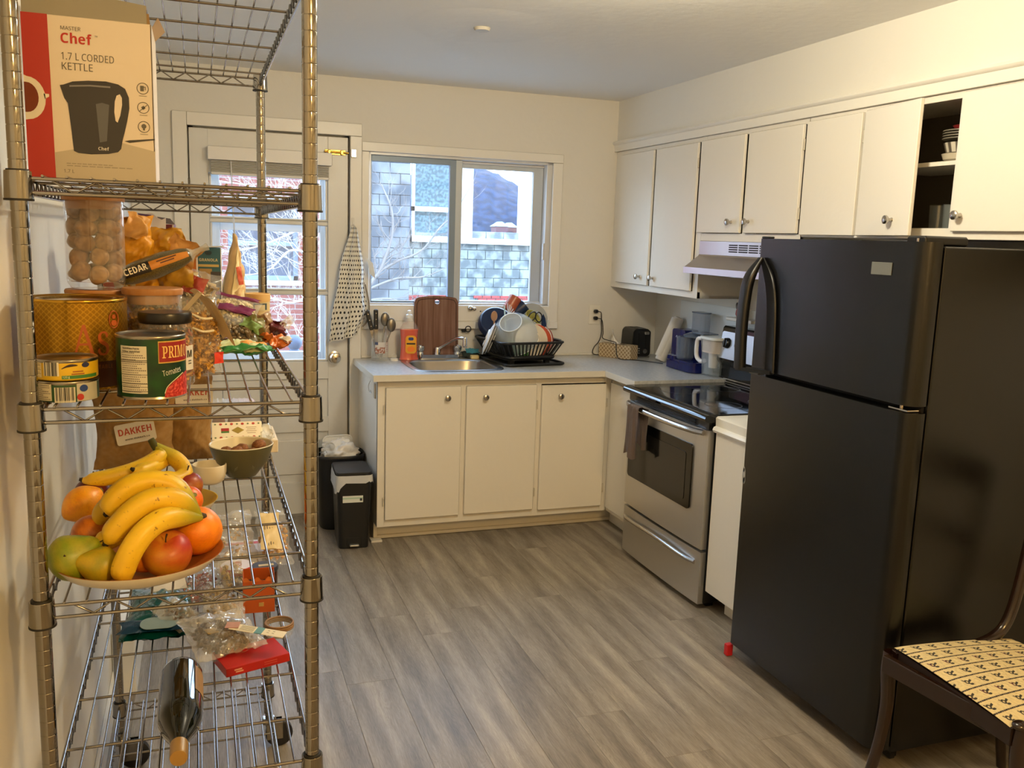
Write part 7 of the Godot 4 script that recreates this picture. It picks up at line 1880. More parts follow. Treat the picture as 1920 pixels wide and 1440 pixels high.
	var tilt := Basis.from_euler(Vector3(-0.95, 0.15, -0.35))
	var wb := thing("bean_bag", "clear bag of white beans with a purple band lying on the dark bean bag", "bag", Vector3(-2.715, y + 0.06, 2.775))
	part(wb, "film", pouch(0.125, 0.115, 0.05, 51, 0.008, 0.5), film, Transform3D(tilt, tilt * Vector3(0, -0.03, 0)))
	scatter(wb, "beans", bean, hexmat("dccfa4", 0.45), 260, func(_i):
		var v := Vector3(rng.randf_range(-1, 1), rng.randf_range(-1, 1), rng.randf_range(-1, 1)).limit_length(1.0)
		return Transform3D(any_turn(), tilt * (v * Vector3(0.052, 0.046, 0.019) + Vector3(0, 0.028, 0))))
	part(wb, "band", pouch(0.105, 0.028, 0.008, 52, 0.006, 0.5, 14, 8), hexmat("6d2450", 0.35), Transform3D(tilt, tilt * Vector3(0.0, 0.0, 0.024)))
	part(wb, "band", pouch(0.12, 0.012, 0.008, 53, 0.004, 0.5, 14, 6), hexmat("6d2450", 0.35), Transform3D(tilt, tilt * Vector3(0.0, 0.066, 0.016)))
	part(wb, "twisted_end", Geo.new().ball(tilt * Vector3(-0.062, 0.03, 0.005), Vector3(0.016, 0.016, 0.012), 14, 10, lump, 0.5), hexmat("3a1c30", 0.35))
	var db := thing("bean_bag", "clear bag of dark beans lying on the rack under the white beans", "bag", Vector3(-2.715, y + 0.005, 2.83))
	part(db, "film", pouch(0.115, 0.10, 0.05, 54, 0.008, 0.5), film, place(Vector3(0, 0.01, 0.02), 0.1, -1.0, -0.1))
	scatter(db, "beans", bean, hexmat("756448", 0.45), 240, func(_i):
		var v := Vector3(rng.randf_range(-1, 1), rng.randf_range(-1, 1), rng.randf_range(-1, 1)).limit_length(1.0)
		return Transform3D(any_turn(), v * Vector3(0.052, 0.020, 0.045) + Vector3(0, 0.026, -0.01)))
	# tub with a card lid
	var tb := thing("card_tub", "round tan card tub with a window label and a flat kraft lid", "tub", Vector3(-2.64, y, 2.585))
	part(tb, "body", Geo.new().lathe([Vector2(0, 0), Vector2(0.033, 0), Vector2(0.033, 0.105)], 32), hexmat("c9b487", 0.6))
	part(tb, "lid", Geo.new().lathe([Vector2(0.034, 0.092), Vector2(0.0345, 0.112), Vector2(0.033, 0.1135), Vector2(0.031, 0.111), Vector2(0, 0.111)], 32), hexmat("cba467", 0.6))
	part(tb, "label", wrap_patch(0.033, -0.4, 0.75, 0.07, 0.088), hexmat("39484c", 0.5))
	part(tb, "label", wrap_patch(0.033, -0.3, 0.55, 0.068, 0.084, 0.0009), hexmat("c4b895", 0.5))
	# greens, sweets and flat packets at the far right
	var vg := bag("herb_bag", "crumpled clear bag of grey-green dried herbs beside the beans", Vector3(-2.675, y + 0.004, 2.80), 0.08, 0.085, 0.055, 55, mat("herb_film", Color(0.48, 0.47, 0.27), 0.3, 0.0, {"clearcoat_enabled": true, "clearcoat": 0.5}), Basis.from_euler(Vector3(-0.6, 0.2, -0.25)), 0.03, 0.5, 0.8)
	part(vg, "sprig", pouch(0.05, 0.03, 0.012, 56, 0.02, 0.5, 10, 8), hexmat("6f8a4a", 0.5), place(Vector3(0.0, 0.035, 0.045), 0.2, -0.6, -0.6))
	var sw := thing("sweet_bag", "twisted clear and maroon wrapper at the far right of the cans' shelf", "bag", Vector3(-2.608, y + 0.006, 2.70))
	part(sw, "wrapper", pouch(0.06, 0.065, 0.04, 57, 0.022, 0.5), mat("tan_film", Color(0.62, 0.50, 0.38), 0.25, 0.0, {"clearcoat_enabled": true, "clearcoat": 0.6}), place(Vector3(-0.012, 0, 0), 0.2, -0.25, 0.3))
	part(sw, "wrapper_print", pouch(0.045, 0.045, 0.042, 58, 0.02, 0.5), hexmat("581f22", 0.3), place(Vector3(0.006, 0, 0.012), 0.2, -0.25, -0.3))
	part(sw, "twist", pouch(0.03, 0.035, 0.012, 59, 0.016, 0.5, 12, 10), clear_mat("thick_film", Color.WHITE, 0.3), place(Vector3(0.028, 0.025, 0.004), 0.2, 0, -0.7))
	var gp := thing("seed_packet", "flat green and cream packet lying at the front edge of the bags", "packet", Vector3(-2.70, y + 0.004, 3.00))
	var flat := Basis.from_euler(Vector3(-1.42, 0.42, -0.16))
	part(gp, "packet", pouch(0.14, 0.075, 0.022, 61, 0.012, 0.5), hexmat("c8cfa0", 0.35), Transform3D(flat, Vector3(0.0, 0.008, 0.03)))
	part(gp, "print", pouch(0.13, 0.026, 0.022, 62, 0.012, 0.5), hexmat("2e7a36", 0.35), Transform3D(flat, Vector3(0.012, 0.009, 0.038)))
	part(gp, "print", pouch(0.09, 0.028, 0.02, 63, 0.01, 0.5), hexmat("d89b4e", 0.4), Transform3D(flat, Vector3(0.02, 0.014, 0.006)))
	var gp2 := bag("spice_packet", "small orange packet lying at the far right end of the bags", Vector3(-2.602, y + 0.005, 2.86), 0.058, 0.07, 0.024, 64, hexmat("c96a1c", 0.35), Basis.from_euler(Vector3(-1.35, 0.3, 0)), 0.022, 0.5)
	part(gp2, "corner", pouch(0.02, 0.03, 0.008, 65, 0.01, 0.5, 8, 8), hexmat("d8d2c6", 0.4), place(Vector3(0.022, 0.008, 0.0), 0.4, -1.2, 0.4))
	# big bag of spirals with a folded cream top
	var fu := thing("pasta_bag", "clear bag of spiral pasta with a folded cream top and red price tag", "bag", Vector3(-2.795, y + 0.001, 3.33))
	part(fu, "film", pouch(0.095, 0.155, 0.07, 71, 0.008, 0.42, 20, 24, 0.8), film, place(Vector3.ZERO, 0.55))
	scatter(fu, "pasta", spiral, hexmat("d8a64d", 0.5), 230, func(_i):
		var v := Vector3(rng.randf_range(-1, 1), rng.randf_range(-1, 1), rng.randf_range(-1, 1)).limit_length(1.0)
		return Transform3D(any_turn(), Basis(Vector3.UP, 0.55) * (v * Vector3(0.036, 0.058, 0.022) + Vector3(0, 0.066, 0))))
	part(fu, "folded_top", Geo.new().grid(10, 10, func(u, q):
		return Vector3(0.0 + 0.055 * q + (u - 0.5) * 0.03 * (1 - q * 0.3), 0.165 - 0.062 * q * q - 0.03 * q + 0.006 * sin(u * 5.0), 0.0 + (u - 0.35) * 0.06 + 0.02 * q)).grid(8, 8, func(u, q):
		return Vector3(-0.035 + 0.035 * q + u * 0.01, 0.125 + 0.04 * q, 0.035 - 0.02 * q + 0.02 * (u - 0.5))), mat("cream_film", Color(0.88, 0.80, 0.62), 0.4))
	part(fu, "price_tag", pouch(0.022, 0.022, 0.004, 73, 0.003, 0.5, 8, 8), hexmat("d93a24", 0.4), place(Vector3(0.036, 0.028, 0.012), 0.6))
	part(fu, "clip", Geo.new().tube(bezier([Vector3(-0.01, 0.125, 0.038), Vector3(0.008, 0.118, 0.045), Vector3(0.025, 0.118, 0.038)], 4), 0.0024, 6).tube(bezier([Vector3(-0.01, 0.100, 0.042), Vector3(0.008, 0.094, 0.049), Vector3(0.027, 0.095, 0.04)], 4), 0.0024, 6), hexmat("f2ecd8", 0.25))

func blotch(key: String, base: Color, other: Color, share: float, freq := 160.0, rough := 0.4) -> StandardMaterial3D:
	# fruit skin with soft patches of a second colour and fine specks
	if mats.has(key):
		return mats[key]
	var off := mats.size() * 37.0
	return mat(key, Color.WHITE, rough, 0.0, {"albedo_texture": image_tex(96, 96, func(u, q):
		var k: float = lump.get_noise_2d(u * freq + off, q * freq) * 1.3 + share
		var c := base.lerp(other, clampf(k, 0, 1))
		return c.darkened(0.10 * maxf(0.0, lump.get_noise_2d(u * 1900 + off, q * 1900)))), "subsurf_scatter_enabled": true, "subsurf_scatter_strength": 0.06})

func fruit(called: String, label: String, at: Vector3, r: Vector3, m: Material, tilt := Vector3.ZERO, group := "") -> Node3D:
	# a round fruit with a dimple at both ends and a stalk; local y is its core
	var t := thing(called, label, called, at, group)
	var b := Basis.from_euler(tilt)
	var deep := {"apple": 0.24, "orange": 0.05, "onion": -0.16, "pear": 0.08, "lemon": -0.16, "persimmon": 0.12}.get(called, 0.05) as float
	part(t, "skin", Geo.new().grid(32, 22, func(u, q):
		var a: float = TAU * u
		var p: float = PI * (q - 0.5)
		var d := Vector3(cos(a) * cos(p), sin(p), -sin(a) * cos(p))
		var k: float = 1.0 - deep * exp(-pow((1.0 - absf(d.y)) / 0.09, 1.0))
		var w := 1.0
		if called == "pear":
			w = lerpf(1.0, 0.46, smoothstep(-0.1, 1.0, d.y))
			k *= lerpf(1.0, 1.35, smoothstep(0.0, 1.0, d.y))
		k *= 1.0 + 0.02 * lump.get_noise_3dv(d * 50.0 + at * 300.0)
		return b * Vector3(d.x * r.x * k * w, d.y * r.y * k, d.z * r.z * k * w), true), m)
	var top: float = r.y * (1.0 - deep) * (1.35 if called == "pear" else 1.0)
	if called in ["apple", "pear"]:
		part(t, "stalk", Geo.new().tube([b * Vector3(0, top - 0.004, 0), b * Vector3(0.001, top + 0.010, 0), b * Vector3(0.004, top + 0.020, 0)], [0.0012, 0.0011, 0.0018], 6), hexmat("3a2716", 0.8))
	elif called == "onion":
		part(t, "neck", Geo.new().tube([b * Vector3(0, top - 0.004, 0), b * Vector3(0.001, top + 0.008, 0), b * Vector3(0.004, top + 0.018, 0)], [0.008, 0.005, 0.003], 8), hexmat("9a6a2c", 0.7))
	else:
		part(t, "stalk_scar", Geo.new().lathe([Vector2(0.0048, -0.0005), Vector2(0.0036, 0.0012), Vector2(0.0, 0.0006)], 10, Transform3D(b, b * Vector3(0, top, 0))), hexmat("7a7a3a", 0.8))
	return t

func banana(t: Node3D, pts: Array, r: float, m: Material) -> void:
	# a five-sided tapering fruit along its curve; first point at the stalk
	var path := bezier(pts, 5)
	var c := path.size()
	var g := PackedVector3Array()
	var nn: Vector3 = (path[1] - path[0]).cross(Vector3.UP).normalized()
	for q in c:
		var tan: Vector3 = (path[mini(q + 1, c - 1)] - path[maxi(q - 1, 0)]).normalized()
		nn = (nn - tan * nn.dot(tan)).normalized()
		var bb := tan.cross(nn)
		var s := float(q) / (c - 1)
		var k := smoothstep(-0.02, 0.24, s) * 0.66 + 0.34
		k *= 1.0 - pow(smoothstep(0.72, 1.0, s), 1.5) * 0.70
		if s < 0.02:
			k = 0.30
		for i in 16:
			var a := TAU * i / 15.0
			var flat := 1.0 + 0.055 * cos(5.0 * a)
			g.append(path[q] - t.position + (nn * cos(a) + bb * sin(a)) * r * k * flat)
	part(t, "banana", Geo.new().patch(g, 15, c - 1, true), m)
	var tip: Vector3 = path[c - 1] - t.position
	var dir: Vector3 = (path[c - 1] - path[c - 3]).normalized()
	part(t, "tip", Geo.new().ball(tip, Vector3(r, r, r) * 0.31, 10, 6).rod(tip - dir * 0.002, tip + dir * 0.006, r * 0.22, 8), hexmat("2a2012", 0.8))

func fruit_shelf() -> void:
	var y := shelf_y(3)
	var ceramic := hexmat("e6ddc8", 0.25)
	# front oval dish
	var oval := func(t: Node3D, rings: Array, yaw: float, m: Material, inner: Material) -> void:
		var b := Basis(Vector3.UP, yaw)
		for k in 2:
			var g := PackedVector3Array()
			var rows: Array = rings.slice(0, rings.size() / 2 + 1) if k == 0 else rings.slice(rings.size() / 2)
			for r in rows:
				for i in 61:
					var a := TAU * i / 60.0
					g.append(b * Vector3(cos(a) * r[0], r[2], -sin(a) * r[1]))
			part(t, "dish" if k == 0 else "glaze", Geo.new().patch(g, 60, rows.size() - 1, true), m if k == 0 else inner)
	var fp := thing("fruit_dish", "large cream oval dish heaped with fruit at the rack's front edge", "dish", Vector3(-2.902, y, 3.497))
	oval.call(fp, [[0.0, 0.0, 0.0], [0.07, 0.065, 0.0], [0.085, 0.08, 0.006], [0.125, 0.12, 0.024], [0.140, 0.134, 0.041], [0.142, 0.136, 0.044], [0.139, 0.133, 0.044], [0.122, 0.117, 0.029], [0.083, 0.078, 0.012], [0.0, 0.0, 0.010]], 0.35, ceramic, hexmat("9a5a22", 0.35))
	var rp := thing("fruit_dish", "second oval dish with a yellow inside behind the front fruit dish", "dish", Vector3(-2.908, y, 3.215))
	oval.call(rp, [[0.0, 0.0, 0.0], [0.07, 0.06, 0.0], [0.085, 0.07, 0.006], [0.125, 0.10, 0.026], [0.142, 0.112, 0.050], [0.144, 0.114, 0.053], [0.141, 0.111, 0.053], [0.122, 0.096, 0.030], [0.083, 0.068, 0.012], [0.0, 0.0, 0.010]], 0.1, ceramic, hexmat("d8b93a", 0.3))
	# loose fruit in the front dish
	fruit("pear", "large green pear at the left end of the front fruit dish", Vector3(-3.006, y + 0.057, 3.535), Vector3(0.041, 0.040, 0.041), blotch("green_pear", Color(0.50, 0.56, 0.09), Color(0.64, 0.62, 0.16), 0.4), Vector3(-0.5, -0.3, -1.0))
	fruit("pear", "smaller yellow-green pear with its stalk pointing left, under the bananas", Vector3(-2.963, y + 0.046, 3.555), Vector3(0.033, 0.032, 0.033), blotch("yellow_pear", Color(0.72, 0.62, 0.10), Color(0.60, 0.58, 0.12), 0.3), Vector3(0.2, 0.2, 1.15))
	fruit("apple", "big red and yellow apple at the front of the fruit dish", Vector3(-2.856, y + 0.053, 3.54), Vector3(0.0425, 0.040, 0.0425), blotch("red_apple", Color(0.80, 0.58, 0.14), Color(0.66, 0.16, 0.10), 0.42, 45.0), Vector3(0.5, 0.6, 0.35))
	fruit("orange", "large bright orange at the right end of the front fruit dish", Vector3(-2.806, y + 0.064, 3.462), Vector3(0.045, 0.044, 0.045), blotch("orange_peel", Color(0.96, 0.56, 0.04), Color(0.92, 0.50, 0.04), 0.4, 300.0, 0.45), Vector3(0.55, 0.0, 0.25))
	fruit("persimmon", "small orange persimmon half hidden between banana and red apple", Vector3(-2.893, y + 0.043, 3.525), Vector3(0.03, 0.027, 0.03), blotch("persimmon", Color(0.88, 0.52, 0.06), Color(0.82, 0.44, 0.05), 0.4))
	fruit("onion", "papery orange-brown onion behind the green pear", Vector3(-2.985, y + 0.060, 3.432), Vector3(0.037, 0.034, 0.037), blotch("onion_skin", Color(0.82, 0.48, 0.12), Color(0.68, 0.36, 0.08), 0.4, 260.0, 0.3), Vector3(0.2, 0, -0.9))
	fruit("orange", "second orange tucked behind the large one in the front dish", Vector3(-2.850, y + 0.056, 3.425), Vector3(0.036, 0.035, 0.036), blotch("orange_peel", Color.WHITE, Color.WHITE, 0))
	# fruit in the rear dish
	fruit("lemon", "deep yellow-orange citrus at the left end of the rear fruit dish", Vector3(-3.018, y + 0.072, 3.268), Vector3(0.034, 0.037, 0.034), blotch("meyer_lemon", Color(0.94, 0.64, 0.06), Color(0.90, 0.57, 0.05), 0.4, 260.0), Vector3(-0.6, 0, -0.9))
	fruit("apple", "dark red apple under the rear bananas at the left", Vector3(-3.008, y + 0.073, 3.195), Vector3(0.034, 0.032, 0.034), blotch("dark_apple", Color(0.36, 0.06, 0.04), Color(0.48, 0.20, 0.07), 0.2))
	fruit("orange", "small orange tangerine at the right of the rear fruit dish", Vector3(-2.822, y + 0.067, 3.27), Vector3(0.029, 0.027, 0.029), blotch("tangerine", Color(0.93, 0.45, 0.04), Color(0.87, 0.38, 0.04), 0.4, 300.0), Vector3(0.9, 0.3, -0.3))
	fruit("apple", "red apple behind the small tangerine in the rear dish", Vector3(-2.825, y + 0.076, 3.19), Vector3(0.032, 0.030, 0.032), blotch("red_apple_2", Color(0.55, 0.12, 0.07), Color(0.68, 0.42, 0.12), 0.25, 90.0))
	fruit("apple", "red apple in the middle of the rear dish beneath the bananas", Vector3(-2.915, y + 0.058, 3.21), Vector3(0.035, 0.033, 0.035), blotch("red_apple_2", Color.WHITE, Color.WHITE, 0))
	# bananas
	var peel := mat("banana_peel", Color.WHITE, 0.42, 0.0, {"subsurf_scatter_enabled": true, "subsurf_scatter_strength": 0.05, "albedo_texture": image_tex(96, 256, func(u, q):
		# v runs from tip (0) to stalk (1)
		var c := Color(0.94, 0.78, 0.16).lerp(Color(0.90, 0.73, 0.14), clampf(0.5 + lump.get_noise_2d(u * 150, q * 200), 0, 1))
		c = c.lerp(Color(0.52, 0.55, 0.10), 0.75 * smoothstep(0.70, 0.97, 1.0 - q))
		var spot: float = lump.get_noise_2d(u * 420 + 300, q * 900)
		if spot > 0.52:
			c = c.lerp(Color(0.40, 0.24, 0.07), clampf((spot - 0.52) * 7.0, 0, 0.7))
		return c.lerp(Color(0.28, 0.24, 0.08), smoothstep(0.985, 1.0, 1.0 - q))), "uv1_scale": Vector3(1, -1, 1), "uv1_offset": Vector3(0, 1, 0)})
	var bunch := thing("banana_bunch", "front bunch of ripe yellow bananas lying over the front fruit dish", "bananas", Vector3(-2.80, 1.13, 3.485))
	banana(bunch, [Vector3(-2.799, 1.128, 3.488), Vector3(-2.826, 1.141, 3.520), Vector3(-2.860, 1.150, 3.555), Vector3(-2.887, 1.139, 3.577), Vector3(-2.907, 1.115, 3.588), Vector3(-2.921, 1.084, 3.590), Vector3(-2.921, 1.067, 3.590), Vector3(-2.916, 1.054, 3.585)], 0.0195, peel)
	banana(bunch, [Vector3(-2.801, 1.130, 3.488), Vector3(-2.820, 1.154, 3.500), Vector3(-2.847, 1.173, 3.512), Vector3(-2.882, 1.175, 3.522), Vector3(-2.911, 1.158, 3.530), Vector3(-2.933, 1.135, 3.535), Vector3(-2.946, 1.118, 3.537), Vector3(-2.952, 1.110, 3.537)], 0.0205, peel)
	banana(bunch, [Vector3(-2.803, 1.131, 3.482), Vector3(-2.826, 1.165, 3.474), Vector3(-2.853, 1.187, 3.468), Vector3(-2.887, 1.195, 3.470), Vector3(-2.917, 1.189, 3.475), Vector3(-2.939, 1.171, 3.480), Vector3(-2.951, 1.150, 3.482), Vector3(-2.954, 1.146, 3.482)], 0.0205, peel)
	banana(bunch, [Vector3(-2.804, 1.127, 3.482), Vector3(-2.848, 1.136, 3.492), Vector3(-2.903, 1.122, 3.502), Vector3(-2.940, 1.112, 3.512), Vector3(-2.961, 1.105, 3.520), Vector3(-2.974, 1.102, 3.525)], 0.018, peel)
	banana(bunch, [Vector3(-2.805, 1.126, 3.476), Vector3(-2.849, 1.168, 3.446), Vector3(-2.905, 1.172, 3.436), Vector3(-2.945, 1.154, 3.436), Vector3(-2.967, 1.131, 3.442), Vector3(-2.973, 1.112, 3.448)], 0.018, peel)
	part(bunch, "stalk", Geo.new().tube([Vector3(-0.014, 0.008, 0.006), Vector3(0, -0.001, 0.0), Vector3(0.008, -0.004, -0.004)], [0.012, 0.0085, 0.0075], 10), hexmat("3d2f18", 0.8))
	var rear := thing("banana_bunch", "rear bunch of bananas with upright green stalk on the rear dish", "bananas", Vector3(-2.89, 1.19, 3.15))
	banana(rear, [Vector3(-2.892, 1.192, 3.150), Vector3(-2.878, 1.172, 3.152), Vector3(-2.892, 1.160, 3.170), Vector3(-2.930, 1.147, 3.190), Vector3(-2.977, 1.138, 3.203), Vector3(-3.010, 1.134, 3.206), Vector3(-3.024, 1.136, 3.206)], 0.0165, peel)
	banana(rear, [Vector3(-2.889, 1.191, 3.150), Vector3(-2.858, 1.166, 3.150), Vector3(-2.836, 1.146, 3.160), Vector3(-2.830, 1.129, 3.180), Vector3(-2.848, 1.124, 3.203), Vector3(-2.870, 1.133, 3.215), Vector3(-2.884, 1.140, 3.218)], 0.017, peel)
	banana(rear, [Vector3(-2.891, 1.189, 3.142), Vector3(-2.872, 1.166, 3.130), Vector3(-2.876, 1.152, 3.150), Vector3(-2.899, 1.149, 3.190), Vector3(-2.917, 1.150, 3.214), Vector3(-2.927, 1.156, 3.222)], 0.0155, peel)
	part(rear, "stalk", Geo.new().tube([Vector3(0.012, -0.018, 0.0), Vector3(0, 0.0, 0.0), Vector3(-0.006, 0.012, 0.0)], [0.010, 0.008, 0.007], 10), hexmat("4a4a1a", 0.8))
	# kraft paper bags
	var kraft := mat("kraft_paper", Color.WHITE, 0.75, 0.0, {"albedo_texture": image_tex(96, 96, func(u, q): return Color(0.60, 0.44, 0.21).lightened(clampf(0.05 + 0.10 * lump.get_noise_2d(u * 500, q * 900), 0, 0.3)))})
	var label_white := hexmat("d9d2c4", 0.5)
	var inkr := hexmat("b4442a", 0.5)
	for q in [["kraft_bag", "wide brown paper bag with a tilted bakery sticker, leaning against the wall", Vector3(-2.955, y, 2.72), 0.205, 0.265, 0.10, 81, 0.0, 0.17], ["kraft_bag", "narrower brown paper bag standing right of the tilted-sticker bag", Vector3(-2.825, y, 2.66), 0.125, 0.30, 0.09, 82, 0.06, 0.0]]:
		var kb := thing(q[0], q[1], "paper bag", q[2], "", q[7])
		part(kb, "paper", pouch(q[3], q[4], q[5], q[6], 0.008, 0.3, 24, 26, 1.05), kraft)
		var st := part(kb, "sticker", Geo.new().prism(rrect(0.093, 0.052, 0.006), -0.0006, 0.0006), label_white, place(Vector3(0.005 if q[8] > 0 else 0.012, 0.105 if q[8] > 0 else 0.185, q[5] / 2 + (0.006 if q[8] > 0 else 0.000)), 0, -0.08, q[8]))
		lettering(st, "DAKKEH", 0.0165, place(Vector3(0, 0.006, 0.0007)), inkr, 0, "Droid Sans", true, 0.078)
		lettering(st, "www.dakkeh.ca", 0.0048, place(Vector3(0.002, -0.0135, 0.0007)), hexmat("5a4a3e", 0.5), 0, "Droid Sans", true, 0.058)
	# white card box, printed sleeve, plastic tray of sweets
	var wb := thing("card_box", "flat white card box under the patterned sleeve at the back of the rack", "box", Vector3(-2.672, y, 2.53))
	part(wb, "carton", Geo.new().box(Vector3(0.15, 0.036, 0.19), Vector3(0.005, 0.018, 0), 0.002), hexmat("e4d6bb", 0.5))
	for i in 6:
		part(wb, "print", Geo.new().prism(ngon(0.005, 12), 0, 0.0005, Transform3D(Basis(Vector3.RIGHT, -PI / 2), Vector3(0.068, 0.036, -0.07 + i * 0.025))), hexmat("b98a3c", 0.5))
	var sl := thing("printed_sleeve", "cream paper sleeve printed with small red flowers lying on the white box", "packaging", Vector3(-2.70, y + 0.055, 2.585))
	sl.rotation.x = 0.62
	part(sl, "paper", Geo.new().box(Vector3(0.135, 0.006, 0.066), Vector3(0, 0.003, 0), 0.001), hexmat("ecdfc0", 0.5))
	for i in 9:
		for k in 2:
			part(sl, "flower", Geo.new().prism(ngon(0.0042 if i % 2 else 0.0028, 10), 0, 0.0004, Transform3D(Basis(Vector3.RIGHT, -PI / 2), Vector3(-0.058 + i * 0.0146, 0.0061, -0.024 + k * 0.05))), hexmat("b5402f" if i % 2 else "6f7a4a", 0.5))
	part(sl, "flag", Geo.new().box(Vector3(0.021, 0.0006, 0.011), Vector3(-0.032, 0.0063, -0.003), 0), hexmat("a52a28", 0.5))
	part(sl, "flag", Geo.new().box(Vector3(0.021, 0.0006, 0.006), Vector3(-0.032, 0.0063, 0.0055), 0), hexmat("4d7a35", 0.5))
	part(sl, "picture", Geo.new().prism(ngon(0.014, 4, 1.2, 0.9), 0, 0.0006, Transform3D(Basis(Vector3.RIGHT, -PI / 2), Vector3(0.002, 0.0061, 0))), hexmat("9c8433", 0.5))
	for i in 4:
		part(sl, "print", Geo.new().box(Vector3(0.028 - 0.005 * (i % 2), 0.0005, 0.0016), Vector3(0.038, 0.0063, -0.010 + i * 0.007), 0), hexmat("b59a76", 0.5))
	var cl := clear_mat("clear_film", Color.WHITE, 0.10)
	var ct := thing("plastic_tray", "clear plastic clamshell tray with two brown cakes at the rack's back", "tray", Vector3(-2.71, y + 0.037, 2.495))
	part(ct, "tray", Geo.new().prism(rrect(0.135, 0.085, 0.012), -0.045, 0.045, place(Vector3(0, 0.045, 0))), clear_mat("tray_film", Color(0.92, 0.95, 1.0), 0.22, 0.06))
	for i in 8:
		part(ct, "rib", Geo.new().box(Vector3(0.004, 0.004, 0.092), Vector3(-0.053 + i * 0.015, 0.0885, 0), 0.001), clear_mat("tray_film", Color.WHITE, 0.2))
	for i in 2:
		var ck := thing("cake", ["left brown cake in the clear clamshell tray", "right brown cake in the clear clamshell tray"][i], "cake", ct.position + Vector3(-0.037 + i * 0.042, 0.004, 0.012), "cakes in the clear tray")
		part(ck, "crust", Geo.new().lathe([Vector2(0, 0), Vector2(0.015, 0), Vector2(0.018, 0.03), Vector2(0.014, 0.044), Vector2(0, 0.048)], 20), hexmat("7a3f20", 0.7))
	var cf := bag("plastic_bag", "small clear crumpled bag on the right of the patterned sleeve", Vector3(-2.617, y + 0.039, 2.60), 0.04, 0.065, 0.02, 84, clear_mat("thick_film", Color.WHITE, 0.3), Basis.from_euler(Vector3(-1.3, 0, 0.1)), 0.02)
	cf.position.z += 0.02
	# bowls
	var ob := thing("bowl", "olive green bowl with a cream inside holding walnuts", "bowl", Vector3(-2.700, y, 2.845))
	part(ob, "outside", Geo.new().lathe([Vector2(0, 0), Vector2(0.036, 0), Vector2(0.039, 0.004), Vector2(0.066, 0.04), Vector2(0.078, 0.078), Vector2(0.0785, 0.081)], 44), hexmat("5a573a", 0.3))
	part(ob, "inside", Geo.new().lathe([Vector2(0.0785, 0.081), Vector2(0.0765, 0.083), Vector2(0.074, 0.079), Vector2(0.062, 0.042), Vector2(0.036, 0.008), Vector2(0, 0.006)], 44, Transform3D.IDENTITY, 1, 1, 3.0), hexmat("d9cba6", 0.3))
	var leaf := Geo.new()
	for i in 9:
		var a := 0.4 + i * 0.24
		leaf.add(Geo.new().prism(PackedVector2Array([Vector2(-0.001, -0.012), Vector2(0.003, 0), Vector2(0.0, 0.013), Vector2(-0.003, 0)]), 0, 0.0008), Transform3D(Basis(Vector3.UP, PI / 2 - a - 0.0) * Basis(Vector3.RIGHT, 0.7) * Basis(Vector3.BACK, 0.5 * (1 if i % 2 else -1)), Vector3(cos(a) * 0.0585, 0.03 + 0.004 * (i % 3), sin(a) * 0.0585)))
	part(ob, "relief", leaf, hexmat("6a6747", 0.3))
	var walnut := blotch("walnut_shell", Color(0.55, 0.35, 0.17), Color(0.42, 0.25, 0.11), 0.4, 500.0, 0.75)
	for q in [[-0.036, 0.052, 0.012, "leftmost walnut"], [-0.012, 0.055, 0.026, "front middle walnut"], [0.002, 0.054, -0.006, "tall middle walnut"], [0.026, 0.046, 0.012, "small low walnut"], [0.043, 0.062, -0.008, "rightmost, highest walnut"], [-0.018, 0.04, -0.02, "rear walnut"]]:
		var wn := thing("walnut", q[3] + " in the olive green bowl", "walnut", ob.position + Vector3(q[0], q[1] + 0.009, q[2]), "walnuts in the olive bowl")
		part(wn, "shell", Geo.new().ball(Vector3.ZERO, Vector3(0.0185, 0.0165, 0.0165), 18, 12, lump, 0.16, any_turn()), walnut)
	var w2 := thing("bowl", "small plain white bowl beside the olive bowl", "bowl", Vector3(-2.778, y, 2.905))
	part(w2, "bowl", Geo.new().lathe([Vector2(0, 0), Vector2(0.024, 0), Vector2(0.034, 0.008), Vector2(0.0395, 0.026), Vector2(0.0405, 0.046), Vector2(0.039, 0.048), Vector2(0.0375, 0.045), Vector2(0.036, 0.026), Vector2(0.03, 0.011), Vector2(0, 0.007)], 36), hexmat("e0d6bf", 0.35))

